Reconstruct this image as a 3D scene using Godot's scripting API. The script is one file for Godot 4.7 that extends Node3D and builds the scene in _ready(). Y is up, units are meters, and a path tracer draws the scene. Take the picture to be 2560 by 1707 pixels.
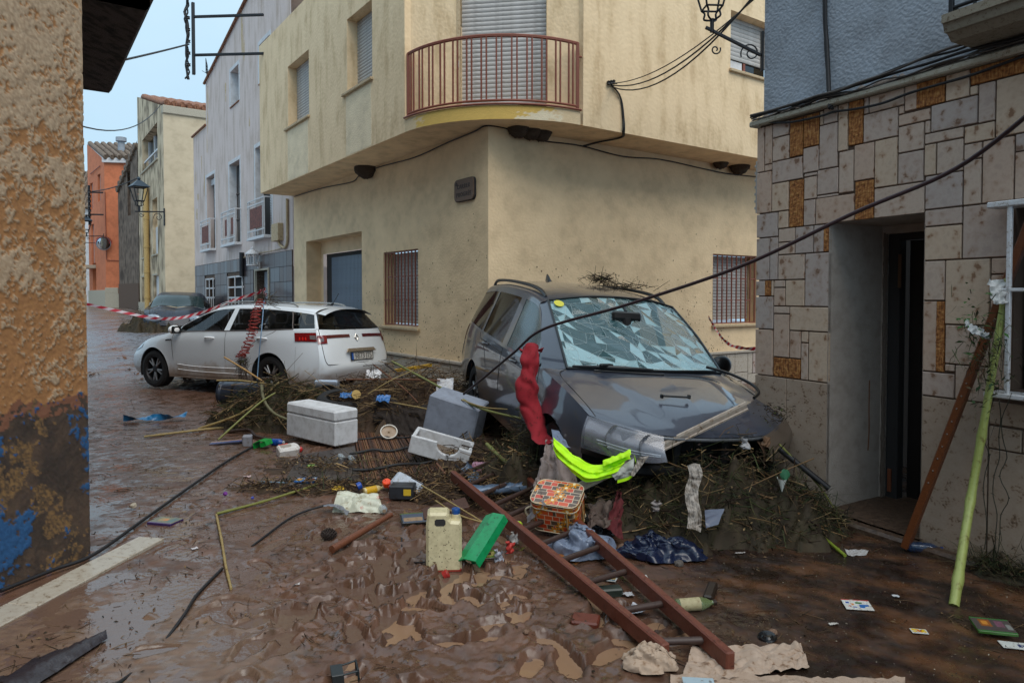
extends Node3D

class MB:  # a mesh being collected: indexed triangles with normals, texture coordinates and colours
	var v := PackedVector3Array()
	var n := PackedVector3Array()
	var t := PackedVector2Array()
	var c := PackedColorArray()
	var ix := PackedInt32Array()
	var col := Color.WHITE
	func vert(p: Vector3, nn: Vector3, uv := Vector2.ZERO) -> int:
		v.append(p); n.append(nn); t.append(uv); c.append(col)
		return v.size() - 1
	func tri(a: Vector3, b: Vector3, d: Vector3) -> void:  # counter-clockwise from outside
		var nn := (b - a).cross(d - a).normalized()
		var k := vert(a, nn); vert(b, nn); vert(d, nn)
		ix.append_array([k, k + 2, k + 1])
	func quad(a: Vector3, b: Vector3, d: Vector3, e: Vector3) -> void:
		var nn := (d - a).cross(e - b).normalized()
		var k := vert(a, nn, Vector2(0, 1)); vert(b, nn, Vector2(1, 1)); vert(d, nn, Vector2(1, 0)); vert(e, nn, Vector2(0, 0))
		ix.append_array([k, k + 2, k + 1, k, k + 3, k + 2])
	func pts(g: Array, flip := false, cols: Array = [], skip = null) -> void:  # a smooth sheet through rows of points
		var nv := g.size()
		var nu: int = g[0].size()
		var k := v.size()
		for j in nv:
			for i in nu:
				var du: Vector3 = g[j][mini(i + 1, nu - 1)] - g[j][maxi(i - 1, 0)]
				var dv: Vector3 = g[mini(j + 1, nv - 1)][i] - g[maxi(j - 1, 0)][i]
				var nn := du.cross(dv).normalized()
				if not cols.is_empty():
					col = cols[j][i]
				vert(g[j][i], -nn if flip else nn, Vector2(i / (nu - 1.0), 1.0 - j / (nv - 1.0)))
		for j in nv - 1:
			for i in nu - 1:
				if skip and skip.call(i, j):
					continue
				var a := k + j * nu + i
				if flip:
					ix.append_array([a, a + 1, a + nu + 1, a, a + nu + 1, a + nu])
				else:
					ix.append_array([a, a + nu + 1, a + 1, a, a + nu, a + nu + 1])
		col = Color.WHITE
	func grid(nu: int, nv: int, f: Callable, flip := false, cf = null, skip = null) -> void:
		var g := []
		var cc := []
		for j in nv + 1:
			var row := PackedVector3Array()
			var cr := PackedColorArray()
			for i in nu + 1:
				row.append(f.call(i / float(nu), j / float(nv)))
				if cf:
					cr.append(cf.call(i / float(nu), j / float(nv)))
			g.append(row)
			if cf:
				cc.append(cr)
		pts(g, flip, cc, skip)
	func box(x: Transform3D, s: Vector3, b := 0.0) -> void:  # centred box, edges chamfered by b
		var h := s / 2.0
		b = minf(b, minf(h.x, minf(h.y, h.z)) * 0.9)
		for ax in 3:
			for sg: float in [-1.0, 1.0]:
				var u := Vector3.ZERO; var w := Vector3.ZERO; var m := Vector3.ZERO
				m[ax] = h[ax] * sg
				u[(ax + 1) % 3] = (h[(ax + 1) % 3] - b) * sg
				w[(ax + 2) % 3] = h[(ax + 2) % 3] - b
				quad(x * (m - u - w), x * (m + u - w), x * (m + u + w), x * (m - u + w))
		if b <= 0.0:
			return
		for ax in 3:
			var a1 := (ax + 1) % 3
			var a2 := (ax + 2) % 3
			for s1: float in [-1.0, 1.0]:
				for s2: float in [-1.0, 1.0]:
					var p := Vector3.ZERO; var q := Vector3.ZERO; var l := Vector3.ZERO
					p[a1] = h[a1] * s1; p[a2] = (h[a2] - b) * s2
					q[a1] = (h[a1] - b) * s1; q[a2] = h[a2] * s2
					l[ax] = h[ax] - b
					if s1 * s2 > 0.0:
						_edge(x, p, q, l)
					else:
						_edge(x, q, p, l)
		for sx: float in [-1.0, 1.0]:
			for sy: float in [-1.0, 1.0]:
				for sz: float in [-1.0, 1.0]:
					var p1 := Vector3(h.x * sx, (h.y - b) * sy, (h.z - b) * sz)
					var p2 := Vector3((h.x - b) * sx, h.y * sy, (h.z - b) * sz)
					var p3 := Vector3((h.x - b) * sx, (h.y - b) * sy, h.z * sz)
					if sx * sy * sz > 0.0:
						tri(x * p1, x * p2, x * p3)
					else:
						tri(x * p1, x * p3, x * p2)
	func _edge(x: Transform3D, p: Vector3, q: Vector3, l: Vector3) -> void:
		quad(x * (p - l), x * (q - l), x * (q + l), x * (p + l))
	func tube(path: PackedVector3Array, r, sides := 6, cap := true) -> void:  # r: one radius or one per point
		var m := path.size()
		var rr := PackedFloat32Array()
		for i in m:
			rr.append(r if r is float else r[i])
		var t0 := (path[1] - path[0]).normalized()
		var up := Vector3.UP if absf(t0.y) < 0.9 else Vector3.RIGHT
		var a := t0.cross(up).normalized()
		var k := v.size()
		for i in m:
			var tt := (path[mini(i + 1, m - 1)] - path[maxi(i - 1, 0)]).normalized()
			a = (a - tt * a.dot(tt)).normalized()
			var b := tt.cross(a)
			for s in sides:
				var an := TAU * s / sides
				var nn := a * cos(an) + b * sin(an)
				vert(path[i] + nn * rr[i], nn)
		for i in m - 1:
			for s in sides:
				var p := k + i * sides + s
				var q := k + i * sides + (s + 1) % sides
				ix.append_array([p, p + sides, q, q, p + sides, q + sides])
		if cap:
			for e: int in [0, m - 1]:
				var nn := (path[0] - path[1]).normalized() if e == 0 else (path[m - 1] - path[m - 2]).normalized()
				var z := vert(path[e], nn)
				var first := v.size()
				for s in sides:
					vert(v[k + e * sides + s], nn)
				for s in sides:
					if e == 0:
						ix.append_array([z, first + s, first + (s + 1) % sides])
					else:
						ix.append_array([z, first + (s + 1) % sides, first + s])
	func rod(a: Vector3, b: Vector3, r: float, sides := 6) -> void:
		tube(PackedVector3Array([a, b]), r, sides)
	func lathe(prof: PackedVector2Array, seg: int, x: Transform3D, smooth := false) -> void:  # x: radius, y: height; listed from the bottom up
		var m := prof.size()
		for i in m - 1:
			var d := prof[i + 1] - prof[i]
			if d.length() < 1e-6:
				continue
			var n0 := Vector2(d.y, -d.x).normalized()
			var na := n0
			var nb := n0
			if smooth:
				if i > 0 and (prof[i] - prof[i - 1]).normalized().dot(d.normalized()) > 0.5:
					var e := prof[i] - prof[i - 1]
					na = (n0 + Vector2(e.y, -e.x).normalized()).normalized()
				if i < m - 2 and (prof[i + 2] - prof[i + 1]).normalized().dot(d.normalized()) > 0.5:
					var e2 := prof[i + 2] - prof[i + 1]
					nb = (n0 + Vector2(e2.y, -e2.x).normalized()).normalized()
			var k := v.size()
			for s in seg + 1:
				var an := TAU * s / seg
				var w := Vector3(cos(an), 0, sin(an))
				vert(x * (w * prof[i].x + Vector3(0, prof[i].y, 0)), (x.basis * (w * na.x + Vector3(0, na.y, 0))).normalized(), Vector2(s / float(seg), 1.0 - i / (m - 1.0)))
				vert(x * (w * prof[i + 1].x + Vector3(0, prof[i + 1].y, 0)), (x.basis * (w * nb.x + Vector3(0, nb.y, 0))).normalized(), Vector2(s / float(seg), 1.0 - (i + 1) / (m - 1.0)))
			for s in seg:
				var p := k + s * 2
				ix.append_array([p, p + 2, p + 1, p + 1, p + 2, p + 3])
	func prism(poly: PackedVector2Array, x: Transform3D, depth: float, b := 0.0) -> void:  # outline in local xy, from z = 0 to depth; front edge chamfered by b
		if Geometry2D.is_polygon_clockwise(poly):
			poly = poly.duplicate(); poly.reverse()
		var inner := poly
		if b > 0.0:
			var off := Geometry2D.offset_polygon(poly, -b, Geometry2D.JOIN_MITER)
			if off.size() == 1 and off[0].size() == poly.size():
				inner = off[0]
				var best := 0
				for i in inner.size():
					if inner[i].distance_to(poly[0]) < inner[best].distance_to(poly[0]):
						best = i
				var turned := PackedVector2Array()
				for i in inner.size():
					turned.append(inner[(i + best) % inner.size()])
				inner = turned
			else:
				b = 0.0
		for side in 2:
			var q := inner if side == 1 else poly
			var z := depth if side == 1 else 0.0
			var k := v.size()
			var nn := (x.basis * Vector3(0, 0, 1 if side == 1 else -1)).normalized()
			for p in q:
				vert(x * Vector3(p.x, p.y, z), nn, p)
			var tr := Geometry2D.triangulate_polygon(q)
			for i in range(0, tr.size(), 3):
				var fl := (q[tr[i + 1]] - q[tr[i]]).cross(q[tr[i + 2]] - q[tr[i]]) > 0.0
				if fl == (side == 1):
					ix.append_array([k + tr[i], k + tr[i + 2], k + tr[i + 1]])
				else:
					ix.append_array([k + tr[i], k + tr[i + 1], k + tr[i + 2]])
		for i in poly.size():
			var p := poly[i]
			var q := poly[(i + 1) % poly.size()]
			quad(x * Vector3(p.x, p.y, 0), x * Vector3(q.x, q.y, 0), x * Vector3(q.x, q.y, depth - b), x * Vector3(p.x, p.y, depth - b))
			if b > 0.0:
				var p2 := inner[i]
				var q2 := inner[(i + 1) % poly.size()]
				quad(x * Vector3(p.x, p.y, depth - b), x * Vector3(q.x, q.y, depth - b), x * Vector3(q2.x, q2.y, depth), x * Vector3(p2.x, p2.y, depth))
	func add(o: MB, x := Transform3D()) -> void:
		var k := v.size()
		for i in o.v.size():
			v.append(x * o.v[i]); n.append((x.basis * o.n[i]).normalized()); t.append(o.t[i]); c.append(o.c[i])
		for i in o.ix:
			ix.append(k + i)
	func mesh() -> ArrayMesh:
		var a := []
		a.resize(Mesh.ARRAY_MAX)
		a[Mesh.ARRAY_VERTEX] = v; a[Mesh.ARRAY_NORMAL] = n; a[Mesh.ARRAY_TEX_UV] = t; a[Mesh.ARRAY_COLOR] = c; a[Mesh.ARRAY_INDEX] = ix
		var m := ArrayMesh.new()
		m.add_surface_from_arrays(Mesh.PRIMITIVE_TRIANGLES, a)
		return m

var M := {}     # materials
var T := {}     # textures
var rng := RandomNumberGenerator.new()
var fn := FastNoiseLite.new()
var taken := {}

func rf(a: float, b: float) -> float:
	return rng.randf_range(a, b)

func nz(x: float, y: float, z := 0.0) -> float:  # smooth noise of about one unit per metre, -1 to 1
	return fn.get_noise_3d(x, y, z)

func PV(a: Array) -> PackedVector3Array:
	return PackedVector3Array(a)

func P2(a: Array) -> PackedVector2Array:
	return PackedVector2Array(a)

func BE(v: Vector3) -> Basis:
	return Basis.from_euler(v)

func V2(x: float, y: float) -> Vector2:
	return Vector2(x, y)

func V(x: float, y: float, z: float) -> Vector3:
	return Vector3(x, y, z)

func numbered(called: String) -> String:
	var k: int = taken.get(called, 0)
	taken[called] = k + 1
	return called if k == 0 else "%s_%03d" % [called, k]

func obj(called: String, m, material: Material, parent: Node3D = self, label := "", category := "", group := "", kind := "") -> MeshInstance3D:
	var o := MeshInstance3D.new()
	o.mesh = m.mesh() if m is MB else m
	if m is TextMesh:
		o.material_override = material
	else:
		o.set_surface_override_material(0, material)
	if parent == self:
		o.name = numbered(called)
		add_child(o)
	else:
		var k := 0
		for ch in parent.get_children():
			if ch.get_meta("base", "") == called:
				k += 1
		o.set_meta("base", called)
		o.name = called if k == 0 else "%s_%03d" % [called, k]
		parent.add_child(o, true)
	tag(o, label, category, group, kind)
	return o

func tag(o: Node3D, label := "", category := "", group := "", kind := "") -> void:
	if label: o.set_meta("label", label)
	if category: o.set_meta("category", category)
	if group: o.set_meta("group", group)
	if kind: o.set_meta("kind", kind)

func thing(called: String, label: String, category: String, at := Vector3.ZERO, group := "", basis := Basis()) -> Node3D:
	var o := Node3D.new()
	o.name = numbered(called)
	add_child(o)
	o.transform = Transform3D(basis, at)
	tag(o, label, category, group)
	return o

func struct(called: String, m: MB, material: Material) -> MeshInstance3D:
	return obj(called, m, material, self, "", "", "", "structure")

func xf(at: Vector3, yaw := 0.0, pitch := 0.0, roll := 0.0) -> Transform3D:  # degrees
	return Transform3D(Basis.from_euler(Vector3(deg_to_rad(pitch), deg_to_rad(yaw), deg_to_rad(roll))), at)

func along(a: Vector3, b: Vector3, up := Vector3.UP) -> Transform3D:  # x axis from a to b, origin halfway
	var x := (b - a).normalized()
	var z := x.cross(up).normalized()
	return Transform3D(Basis(x, z.cross(x).normalized(), z), (a + b) / 2.0)

func spline(p: PackedVector3Array, per := 8) -> PackedVector3Array:
	var o := PackedVector3Array()
	for i in p.size() - 1:
		for k in per:
			o.append(p[i].cubic_interpolate(p[i + 1], p[maxi(i - 1, 0)], p[mini(i + 2, p.size() - 1)], k / float(per)))
	o.append(p[p.size() - 1])
	return o

func sag(a: Vector3, b: Vector3, drop: float, m := 14) -> PackedVector3Array:
	var o := PackedVector3Array()
	for i in m + 1:
		var k := i / float(m)
		o.append(a.lerp(b, k) - V(0, drop * 4.0 * k * (1.0 - k), 0))
	return o

# ---- textures and materials

func noise_bytes(w: int, h: int, freq: float, seed_: int, kind := 0, oct := 4) -> PackedByteArray:  # seamless, 0 to 255; kind 1 is cellular
	var f := FastNoiseLite.new()
	f.seed = seed_
	f.noise_type = FastNoiseLite.TYPE_CELLULAR if kind == 1 else FastNoiseLite.TYPE_SIMPLEX_SMOOTH
	f.frequency = freq / w
	f.fractal_octaves = oct
	f.fractal_type = FastNoiseLite.FRACTAL_NONE if oct < 2 else FastNoiseLite.FRACTAL_FBM
	var im := f.get_seamless_image(w, h)
	im.convert(Image.FORMAT_L8)
	return im.get_data()

func stretched(b: PackedByteArray, w: int, h: int, w2: int, h2: int) -> PackedByteArray:
	var im := Image.create_from_data(w, h, false, Image.FORMAT_L8, b)
	im.resize(w2, h2, Image.INTERPOLATE_CUBIC)
	return im.get_data()

func image_tex(w: int, h: int, bytes: PackedByteArray, fmt := Image.FORMAT_RGB8) -> ImageTexture:
	return ImageTexture.create_from_image(Image.create_from_data(w, h, false, fmt, bytes))

func grey_tex(w: int, h: int, b: PackedByteArray) -> ImageTexture:
	return image_tex(w, h, b, Image.FORMAT_L8)

func mixed(n_: int, a: PackedByteArray, b: PackedByteArray, k: float) -> PackedByteArray:
	var o := PackedByteArray()
	o.resize(n_)
	for i in n_:
		o[i] = clampi(int(a[i] + (b[i] - 127.5) * k), 0, 255)
	return o

func tinted(n_: int, b: PackedByteArray, stops: Array) -> PackedByteArray:  # stops: [byte, Color] in rising order
	var lut := []
	for i in 256:
		var k := 0
		while k < stops.size() - 2 and i > stops[k + 1][0]:
			k += 1
		var f := clampf((i - stops[k][0]) / maxf(1.0, stops[k + 1][0] - stops[k][0]), 0, 1)
		var q: Color = stops[k][1].lerp(stops[k + 1][1], f)
		lut.append([int(q.r * 255), int(q.g * 255), int(q.b * 255)])
	var o := PackedByteArray()
	o.resize(n_ * 3)
	for i in n_:
		var e: Array = lut[b[i]]
		o[i * 3] = e[0]; o[i * 3 + 1] = e[1]; o[i * 3 + 2] = e[2]
	return o

func rgb(r: int, g: int, b: int) -> Color:
	return Color8(r, g, b)

func mat(c: Color, rough := 0.8, o := {}) -> StandardMaterial3D:
	var m := StandardMaterial3D.new()
	m.albedo_color = c
	m.roughness = rough
	m.metallic_specular = o.get("spec", 0.5)
	m.metallic = o.get("metal", 0.0)
	if o.has("tex"):
		m.albedo_texture = o.tex
	if o.has("bump"):
		m.heightmap_enabled = true
		m.heightmap_texture = o.bump
		m.heightmap_scale = o.get("relief", 0.5)
	if o.has("rtex"):
		m.roughness_texture = o.rtex
	if o.has("tile"):  # metres per repeat
		m.uv1_triplanar = true
		m.uv1_world_triplanar = o.get("world", false)
		var q = o.tile
		m.uv1_scale = V(1.0 / q, 1.0 / q, 1.0 / q) if (q is float or q is int) else V(1.0 / q.x, 1.0 / q.y, 1.0 / q.z)
		m.uv1_offset = o.get("offset", Vector3.ZERO)
		m.uv1_triplanar_sharpness = 4.0
	if o.has("coat"):
		m.clearcoat_enabled = true
		m.clearcoat = o.coat
		m.clearcoat_roughness = o.get("coat_rough", 0.03)
	if o.has("back"):
		m.backlight_enabled = true
		m.backlight = o.back
	if o.get("vc", false):
		m.vertex_color_use_as_albedo = true
	if o.get("glass", false):
		m.transparency = BaseMaterial3D.TRANSPARENCY_ALPHA
	if o.has("sheen"):
		m.rim_enabled = true
		m.rim = o.sheen
	return m

func lin(c: Color) -> Color:  # vertex colours are linear
	return c.srgb_to_linear()

func camera_and_light() -> void:
	var cam := Camera3D.new()
	cam.name = "camera"
	add_child(cam)
	cam.position = V(0, 1.65, 0)
	cam.rotation_degrees = V(-1.6, 0, 0)
	cam.projection = Camera3D.PROJECTION_FRUSTUM
	cam.near = 0.05
	cam.far = 400.0
	cam.size = 0.04877  # a 24 mm lens on full frame, shifted down a little as in the photograph
	cam.frustum_offset = V2(0, -0.001789)
	cam.current = true
	var e := Environment.new()
	e.background_mode = Environment.BG_SKY
	var sky := Sky.new()
	var w := 1024
	var h := 512
	var cl := noise_bytes(w, h, 3.0, 77, 0, 5)
	var bytes := PackedByteArray()
	bytes.resize(w * h * 3)
	for y in h:
		var el := 1.0 - y / (h * 0.5)  # 1 overhead, 0 at the horizon
		for x in w:
			var k := (cl[y * w + x] / 255.0 - 0.5) * 0.10
			var q := clampf(el, 0, 1)
			var c := Color(0.624, 0.745, 0.83).lerp(Color(0.80, 0.89, 0.955), smoothstep(0.0, 0.75, q))
			var i := (y * w + x) * 3
			bytes[i] = clampi(int((c.r + k * 1.3) * 255), 0, 255)
			bytes[i + 1] = clampi(int((c.g + k) * 255), 0, 255)
			bytes[i + 2] = clampi(int((c.b + k * 0.6) * 255), 0, 255)
	var pm := PanoramaSkyMaterial.new()
	pm.panorama = image_tex(w, h, bytes)
	pm.energy_multiplier = 1.0
	sky.sky_material = pm
	e.sky = sky
	e.background_energy_multiplier = 1.0
	e.tonemap_mode = Environment.TONE_MAPPER_LINEAR
	e.tonemap_exposure = 1.42
	e.sdfgi_enabled = true
	e.ssao_enabled = true
	e.ssil_enabled = true
	var we := WorldEnvironment.new()
	we.name = "world"
	we.environment = e
	add_child(we)
	var sun := DirectionalLight3D.new()  # the brighter part of the overcast, behind the camera to the right
	sun.name = "overcast_sun"
	sun.light_energy = 0.5
	sun.light_color = Color(1.0, 0.97, 0.93)
	sun.light_angular_distance = 50.0
	sun.shadow_enabled = true
	add_child(sun)
	sun.look_at_from_position(V(4, 10, 6), V(0, 0, 0))

func make_textures() -> void:
	fn.noise_type = FastNoiseLite.TYPE_SIMPLEX_SMOOTH
	fn.frequency = 1.0
	fn.fractal_octaves = 3
	fn.seed = 5
	var q := 512
	var fine := noise_bytes(q, q, 60.0, 1, 0, 4)
	var grain := noise_bytes(q, q, 150.0, 2, 0, 3)
	var broad := noise_bytes(q, q, 4.0, 3, 0, 5)
	var mid := noise_bytes(q, q, 14.0, 4, 0, 5)
	var cell := noise_bytes(q, q, 30.0, 5, 1, 1)
	T.fine = grey_tex(q, q, fine)
	T.grain = grey_tex(q, q, grain)
	T.mid = grey_tex(q, q, mid)
	T.cell = grey_tex(q, q, cell)
	T.rough = grey_tex(q, q, mixed(q * q, stretched(mid, q, q, q, q), grain, 0.5))
	# render: cream with rain streaks (tall tile, so that the streaks run down)
	var streak := stretched(noise_bytes(512, 128, 16.0, 8, 0, 5), 512, 128, 512, 512)
	var sb := mixed(q * q, streak, broad, 0.9)
	sb = mixed(q * q, sb, fine, 0.25)
	T.streak = image_tex(q, q, tinted(q * q, sb, [[0, Color(0.84, 0.81, 0.77)], [70, Color(0.93, 0.92, 0.90)], [130, Color(0.98, 0.975, 0.97)], [255, Color(1, 1, 1)]]))
	# faint mottling for anything painted or plastered
	T.mottle = image_tex(q, q, tinted(q * q, mixed(q * q, broad, mid, 0.6), [[0, Color(0.86, 0.85, 0.84)], [128, Color(0.955, 0.95, 0.945)], [255, Color(1, 1, 1)]]))
	# dirt: brown specks and smears over a pale surface
	T.dirt = image_tex(q, q, tinted(q * q, mixed(q * q, mid, fine, 0.7), [[0, Color(0.50, 0.42, 0.35)], [40, Color(0.78, 0.72, 0.66)], [80, Color(0.95, 0.935, 0.92)], [255, Color(1, 1, 1)]]))
	T.smear = image_tex(q, q, tinted(q * q, mixed(q * q, broad, mid, 0.8), [[0, Color(0.62, 0.54, 0.46)], [34, Color(0.80, 0.74, 0.68)], [70, Color(0.93, 0.915, 0.90)], [255, Color(1, 1, 1)]]))
	# travertine: pale, with rusty veins
	var vein := stretched(noise_bytes(512, 256, 9.0, 12, 0, 5), 512, 256, 512, 512)
	T.stone = image_tex(q, q, tinted(q * q, mixed(q * q, vein, mid, 0.9), [[0, Color(0.66, 0.54, 0.45)], [24, Color(0.82, 0.74, 0.68)], [52, Color(0.93, 0.895, 0.865)], [110, Color(0.97, 0.95, 0.94)], [170, Color(1, 0.99, 0.98)], [255, Color(0.94, 0.925, 0.92)]]))
	var fib := stretched(noise_bytes(512, 64, 40.0, 15, 0, 4), 512, 64, 512, 512)
	T.ochre = image_tex(q, q, tinted(q * q, mixed(q * q, fib, mid, 0.8), [[0, Color(0.52, 0.38, 0.26)], [120, Color(0.80, 0.63, 0.46)], [190, Color(0.92, 0.80, 0.64)], [255, Color(1, 0.93, 0.82)]]))
	# wood: fibres along x
	var wood := stretched(noise_bytes(64, 512, 40.0, 18, 0, 4), 64, 512, 512, 512)
	T.wood = image_tex(q, q, tinted(q * q, mixed(q * q, wood, mid, 0.4), [[0, Color(0.45, 0.40, 0.36)], [128, Color(0.82, 0.80, 0.78)], [255, Color(1, 1, 1)]]))
	T.wood_h = grey_tex(q, q, wood)
	# foam: cells
	T.foam = grey_tex(q, q, noise_bytes(q, q, 70.0, 21, 1, 1))
	# the old walls far up the street
	var sm := mixed(q * q, broad, streak, 1.0)
	T.grime = image_tex(q, q, tinted(q * q, sm, [[0, Color(0.42, 0.40, 0.38)], [90, Color(0.75, 0.73, 0.71)], [140, Color(0.95, 0.94, 0.93)], [255, Color(1, 1, 1)]]))
	# mud tones
	T.mud = image_tex(q, q, tinted(q * q, mixed(q * q, mid, fine, 0.8), [[0, Color(0.55, 0.52, 0.50)], [128, Color(0.86, 0.85, 0.84)], [255, Color(1, 1, 1)]]))
	T.wet = grey_tex(q, q, tinted_grey(q * q, mixed(q * q, mid, broad, 0.8), [[0, 38], [90, 52], [140, 92], [255, 170]]))

func tinted_grey(n_: int, b: PackedByteArray, stops: Array) -> PackedByteArray:
	var o := PackedByteArray()
	o.resize(n_)
	for i in n_:
		var k := 0
		while k < stops.size() - 2 and b[i] > stops[k + 1][0]:
			k += 1
		o[i] = int(lerpf(stops[k][1], stops[k + 1][1], clampf((b[i] - stops[k][0]) / float(stops[k + 1][0] - stops[k][0]), 0, 1)))
	return o

func make_materials() -> void:
	M.cream = mat(rgb(238, 210, 170), 0.92, {"tex": T.streak, "tile": V(4.0, 5.0, 4.0), "bump": T.fine, "relief": 0.5})
	M.cream_clean = mat(rgb(240, 220, 186), 0.92, {"tex": T.mottle, "tile": 2.2, "bump": T.fine, "relief": 0.5})
	M.cream_low = mat(rgb(242, 212, 170), 0.92, {"tex": T.mottle, "tile": 3.1, "bump": T.fine, "relief": 0.4})
	M.soffit = mat(rgb(242, 212, 170), 0.92, {"tex": T.mottle, "tile": 2.3, "bump": T.fine, "relief": 0.3})
	M.cream_vc = mat(Color.WHITE, 0.9, {"vc": true, "bump": T.fine, "relief": 0.4, "tile": 1.0})
	M.sill = mat(rgb(196, 174, 140), 0.8, {"tex": T.dirt, "tile": 1.0, "bump": T.grain, "relief": 0.1})
	M.shutter = mat(rgb(186, 182, 178), 0.5, {"tex": T.mottle, "tile": 0.9})
	M.gap = mat(rgb(52, 46, 42), 0.9)
	M.dark = mat(rgb(46, 44, 44), 0.9)
	M.rust_brown = mat(rgb(132, 70, 50), 0.55, {"tex": T.mottle, "tile": 0.4})
	M.garage = mat(rgb(104, 118, 134), 0.45, {"tex": T.mottle, "tile": 1.1})
	M.pink = mat(rgb(212, 195, 188), 0.92, {"tex": T.streak, "tile": V(3.4, 7.0, 3.4), "bump": T.fine, "relief": 0.5})
	M.white_plaster = mat(rgb(214, 214, 216), 0.9, {"tex": T.mottle, "tile": 1.7, "bump": T.fine, "relief": 0.2})
	M.dark_tile = mat(rgb(74, 62, 62), 0.35, {"tex": T.mottle, "tile": 0.5})
	M.dark_tile2 = mat(rgb(60, 54, 58), 0.3, {"tex": T.mottle, "tile": 0.4})
	M.dark_tile3 = mat(rgb(88, 74, 70), 0.4, {"tex": T.mottle, "tile": 0.45})
	M.white_metal = mat(rgb(206, 208, 212), 0.45, {"tex": T.dirt, "tile": 0.5})
	M.rusty_panel = mat(rgb(128, 70, 56), 0.7, {"tex": T.grime, "tile": 0.6})
	M.house_c = mat(rgb(208, 190, 160), 0.92, {"tex": T.grime, "tile": V(5.0, 6.0, 5.0), "bump": T.fine, "relief": 0.4})
	M.house_c2 = mat(rgb(206, 190, 162), 0.92, {"tex": T.mottle, "tile": 3.7, "bump": T.fine, "relief": 0.4})
	M.house_d = mat(rgb(122, 108, 96), 0.95, {"tex": T.grime, "tile": V(3.0, 4.0, 3.0), "bump": T.mid, "relief": 0.8})
	M.house_e = mat(rgb(206, 122, 84), 0.9, {"tex": T.mottle, "tile": 2.9, "bump": T.fine, "relief": 0.3})
	M.house_f = mat(rgb(214, 216, 218), 0.9, {"tex": T.mottle, "tile": 2.9})
	M.roof_tile = mat(rgb(128, 112, 98), 0.9, {"tex": T.grime, "tile": 0.9, "bump": T.fine, "relief": 0.5})
	M.roof_tile2 = mat(rgb(160, 110, 84), 0.9, {"tex": T.grime, "tile": 0.7, "bump": T.fine, "relief": 0.5})
	M.glass = mat(Color(0.05, 0.07, 0.08), 0.05, {"spec": 0.6})
	M.iron = mat(rgb(34, 36, 40), 0.5, {"metal": 0.4})
	M.cable = mat(rgb(26, 24, 26), 0.6)
	M.stucco_grey = mat(rgb(160, 168, 178), 0.95, {"tex": T.mottle, "tile": 1.9, "bump": T.fine, "relief": 0.6})
	M.joint = mat(rgb(92, 74, 62), 0.95, {"bump": T.grain, "tile": 0.3, "relief": 0.2})
	M.stones = []
	for k in 5:
		M.stones.append(mat([rgb(190, 170, 154), rgb(182, 164, 152), rgb(196, 174, 152), rgb(178, 164, 156), rgb(188, 164, 146)][k], 0.75, {"tex": T.stone, "tile": 0.9, "world": true, "offset": V(k * 0.37, k * 0.61, k * 0.23), "bump": T.grain, "relief": 0.12}))
	M.stone_ochre = mat(rgb(184, 146, 100), 0.85, {"tex": T.ochre, "tile": 0.5, "world": true, "bump": T.mid, "relief": 0.8})
	M.stone_low = mat(rgb(166, 146, 128), 0.8, {"tex": T.dirt, "tile": 1.3, "world": true, "bump": T.grain, "relief": 0.15})
	M.plinth = mat(rgb(188, 178, 164), 0.8, {"tex": T.dirt, "tile": 0.6, "bump": T.grain, "relief": 0.15})
	M.trim = mat(rgb(178, 172, 156), 0.85, {"tex": T.dirt, "tile": 0.5, "bump": T.grain, "relief": 0.2})
	M.reveal = mat(rgb(168, 156, 146), 0.9, {"tex": T.mottle, "tile": 0.9, "bump": T.fine, "relief": 0.25})
	M.mud_floor = mat(rgb(96, 74, 58), 0.5, {"tex": T.mud, "tile": 0.8, "bump": T.mid, "relief": 0.6})
	M.nest = mat(rgb(96, 80, 66), 1.0, {"tex": T.mud, "tile": 0.15, "bump": T.cell, "relief": 1.2})

const CORNER := Vector3(-0.338, 0, -10.0)
const DL := Vector3(-0.578, 0, -0.816)
const NL := Vector3(-0.816, 0, 0.578)
const ER := Vector3(0.816, 0, -0.578)
const NR := Vector3(0.578, 0, 0.816)
const S0 := Vector3(2.045, 0, -5.821)
const DS := Vector3(0.466, 0, 0.885)
const NS := Vector3(-0.885, 0, 0.466)
const OV := 0.78

func LP(s: float, h: float, o := 0.0) -> Vector3:  # on the street front of the houses on the left: metres from the corner, height, metres proud
	return CORNER + DL * s + NL * o + V(0, h, 0)

func RP(s: float, h: float, o := 0.0) -> Vector3:  # on the side of the corner house that faces us
	return CORNER + ER * s + NR * o + V(0, h, 0)

func QP(s: float, h: float, o := 0.0) -> Vector3:  # on the stone-clad front at the right
	return S0 + DS * s + NS * o + V(0, h, 0)

func face(mb: MB, a: Vector3, b: Vector3, c: Vector3, d: Vector3, outward: Vector3) -> void:
	if (c - a).cross(d - b).dot(outward) < 0.0:
		mb.quad(a, d, c, b)
	else:
		mb.quad(a, b, c, d)

func cuts(lo: float, hi: float, more: Array) -> Array:
	var o := [lo, hi]
	for m in more:
		if m > lo + 1e-4 and m < hi - 1e-4 and not o.has(m):
			o.append(m)
	o.sort()
	return o

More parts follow.
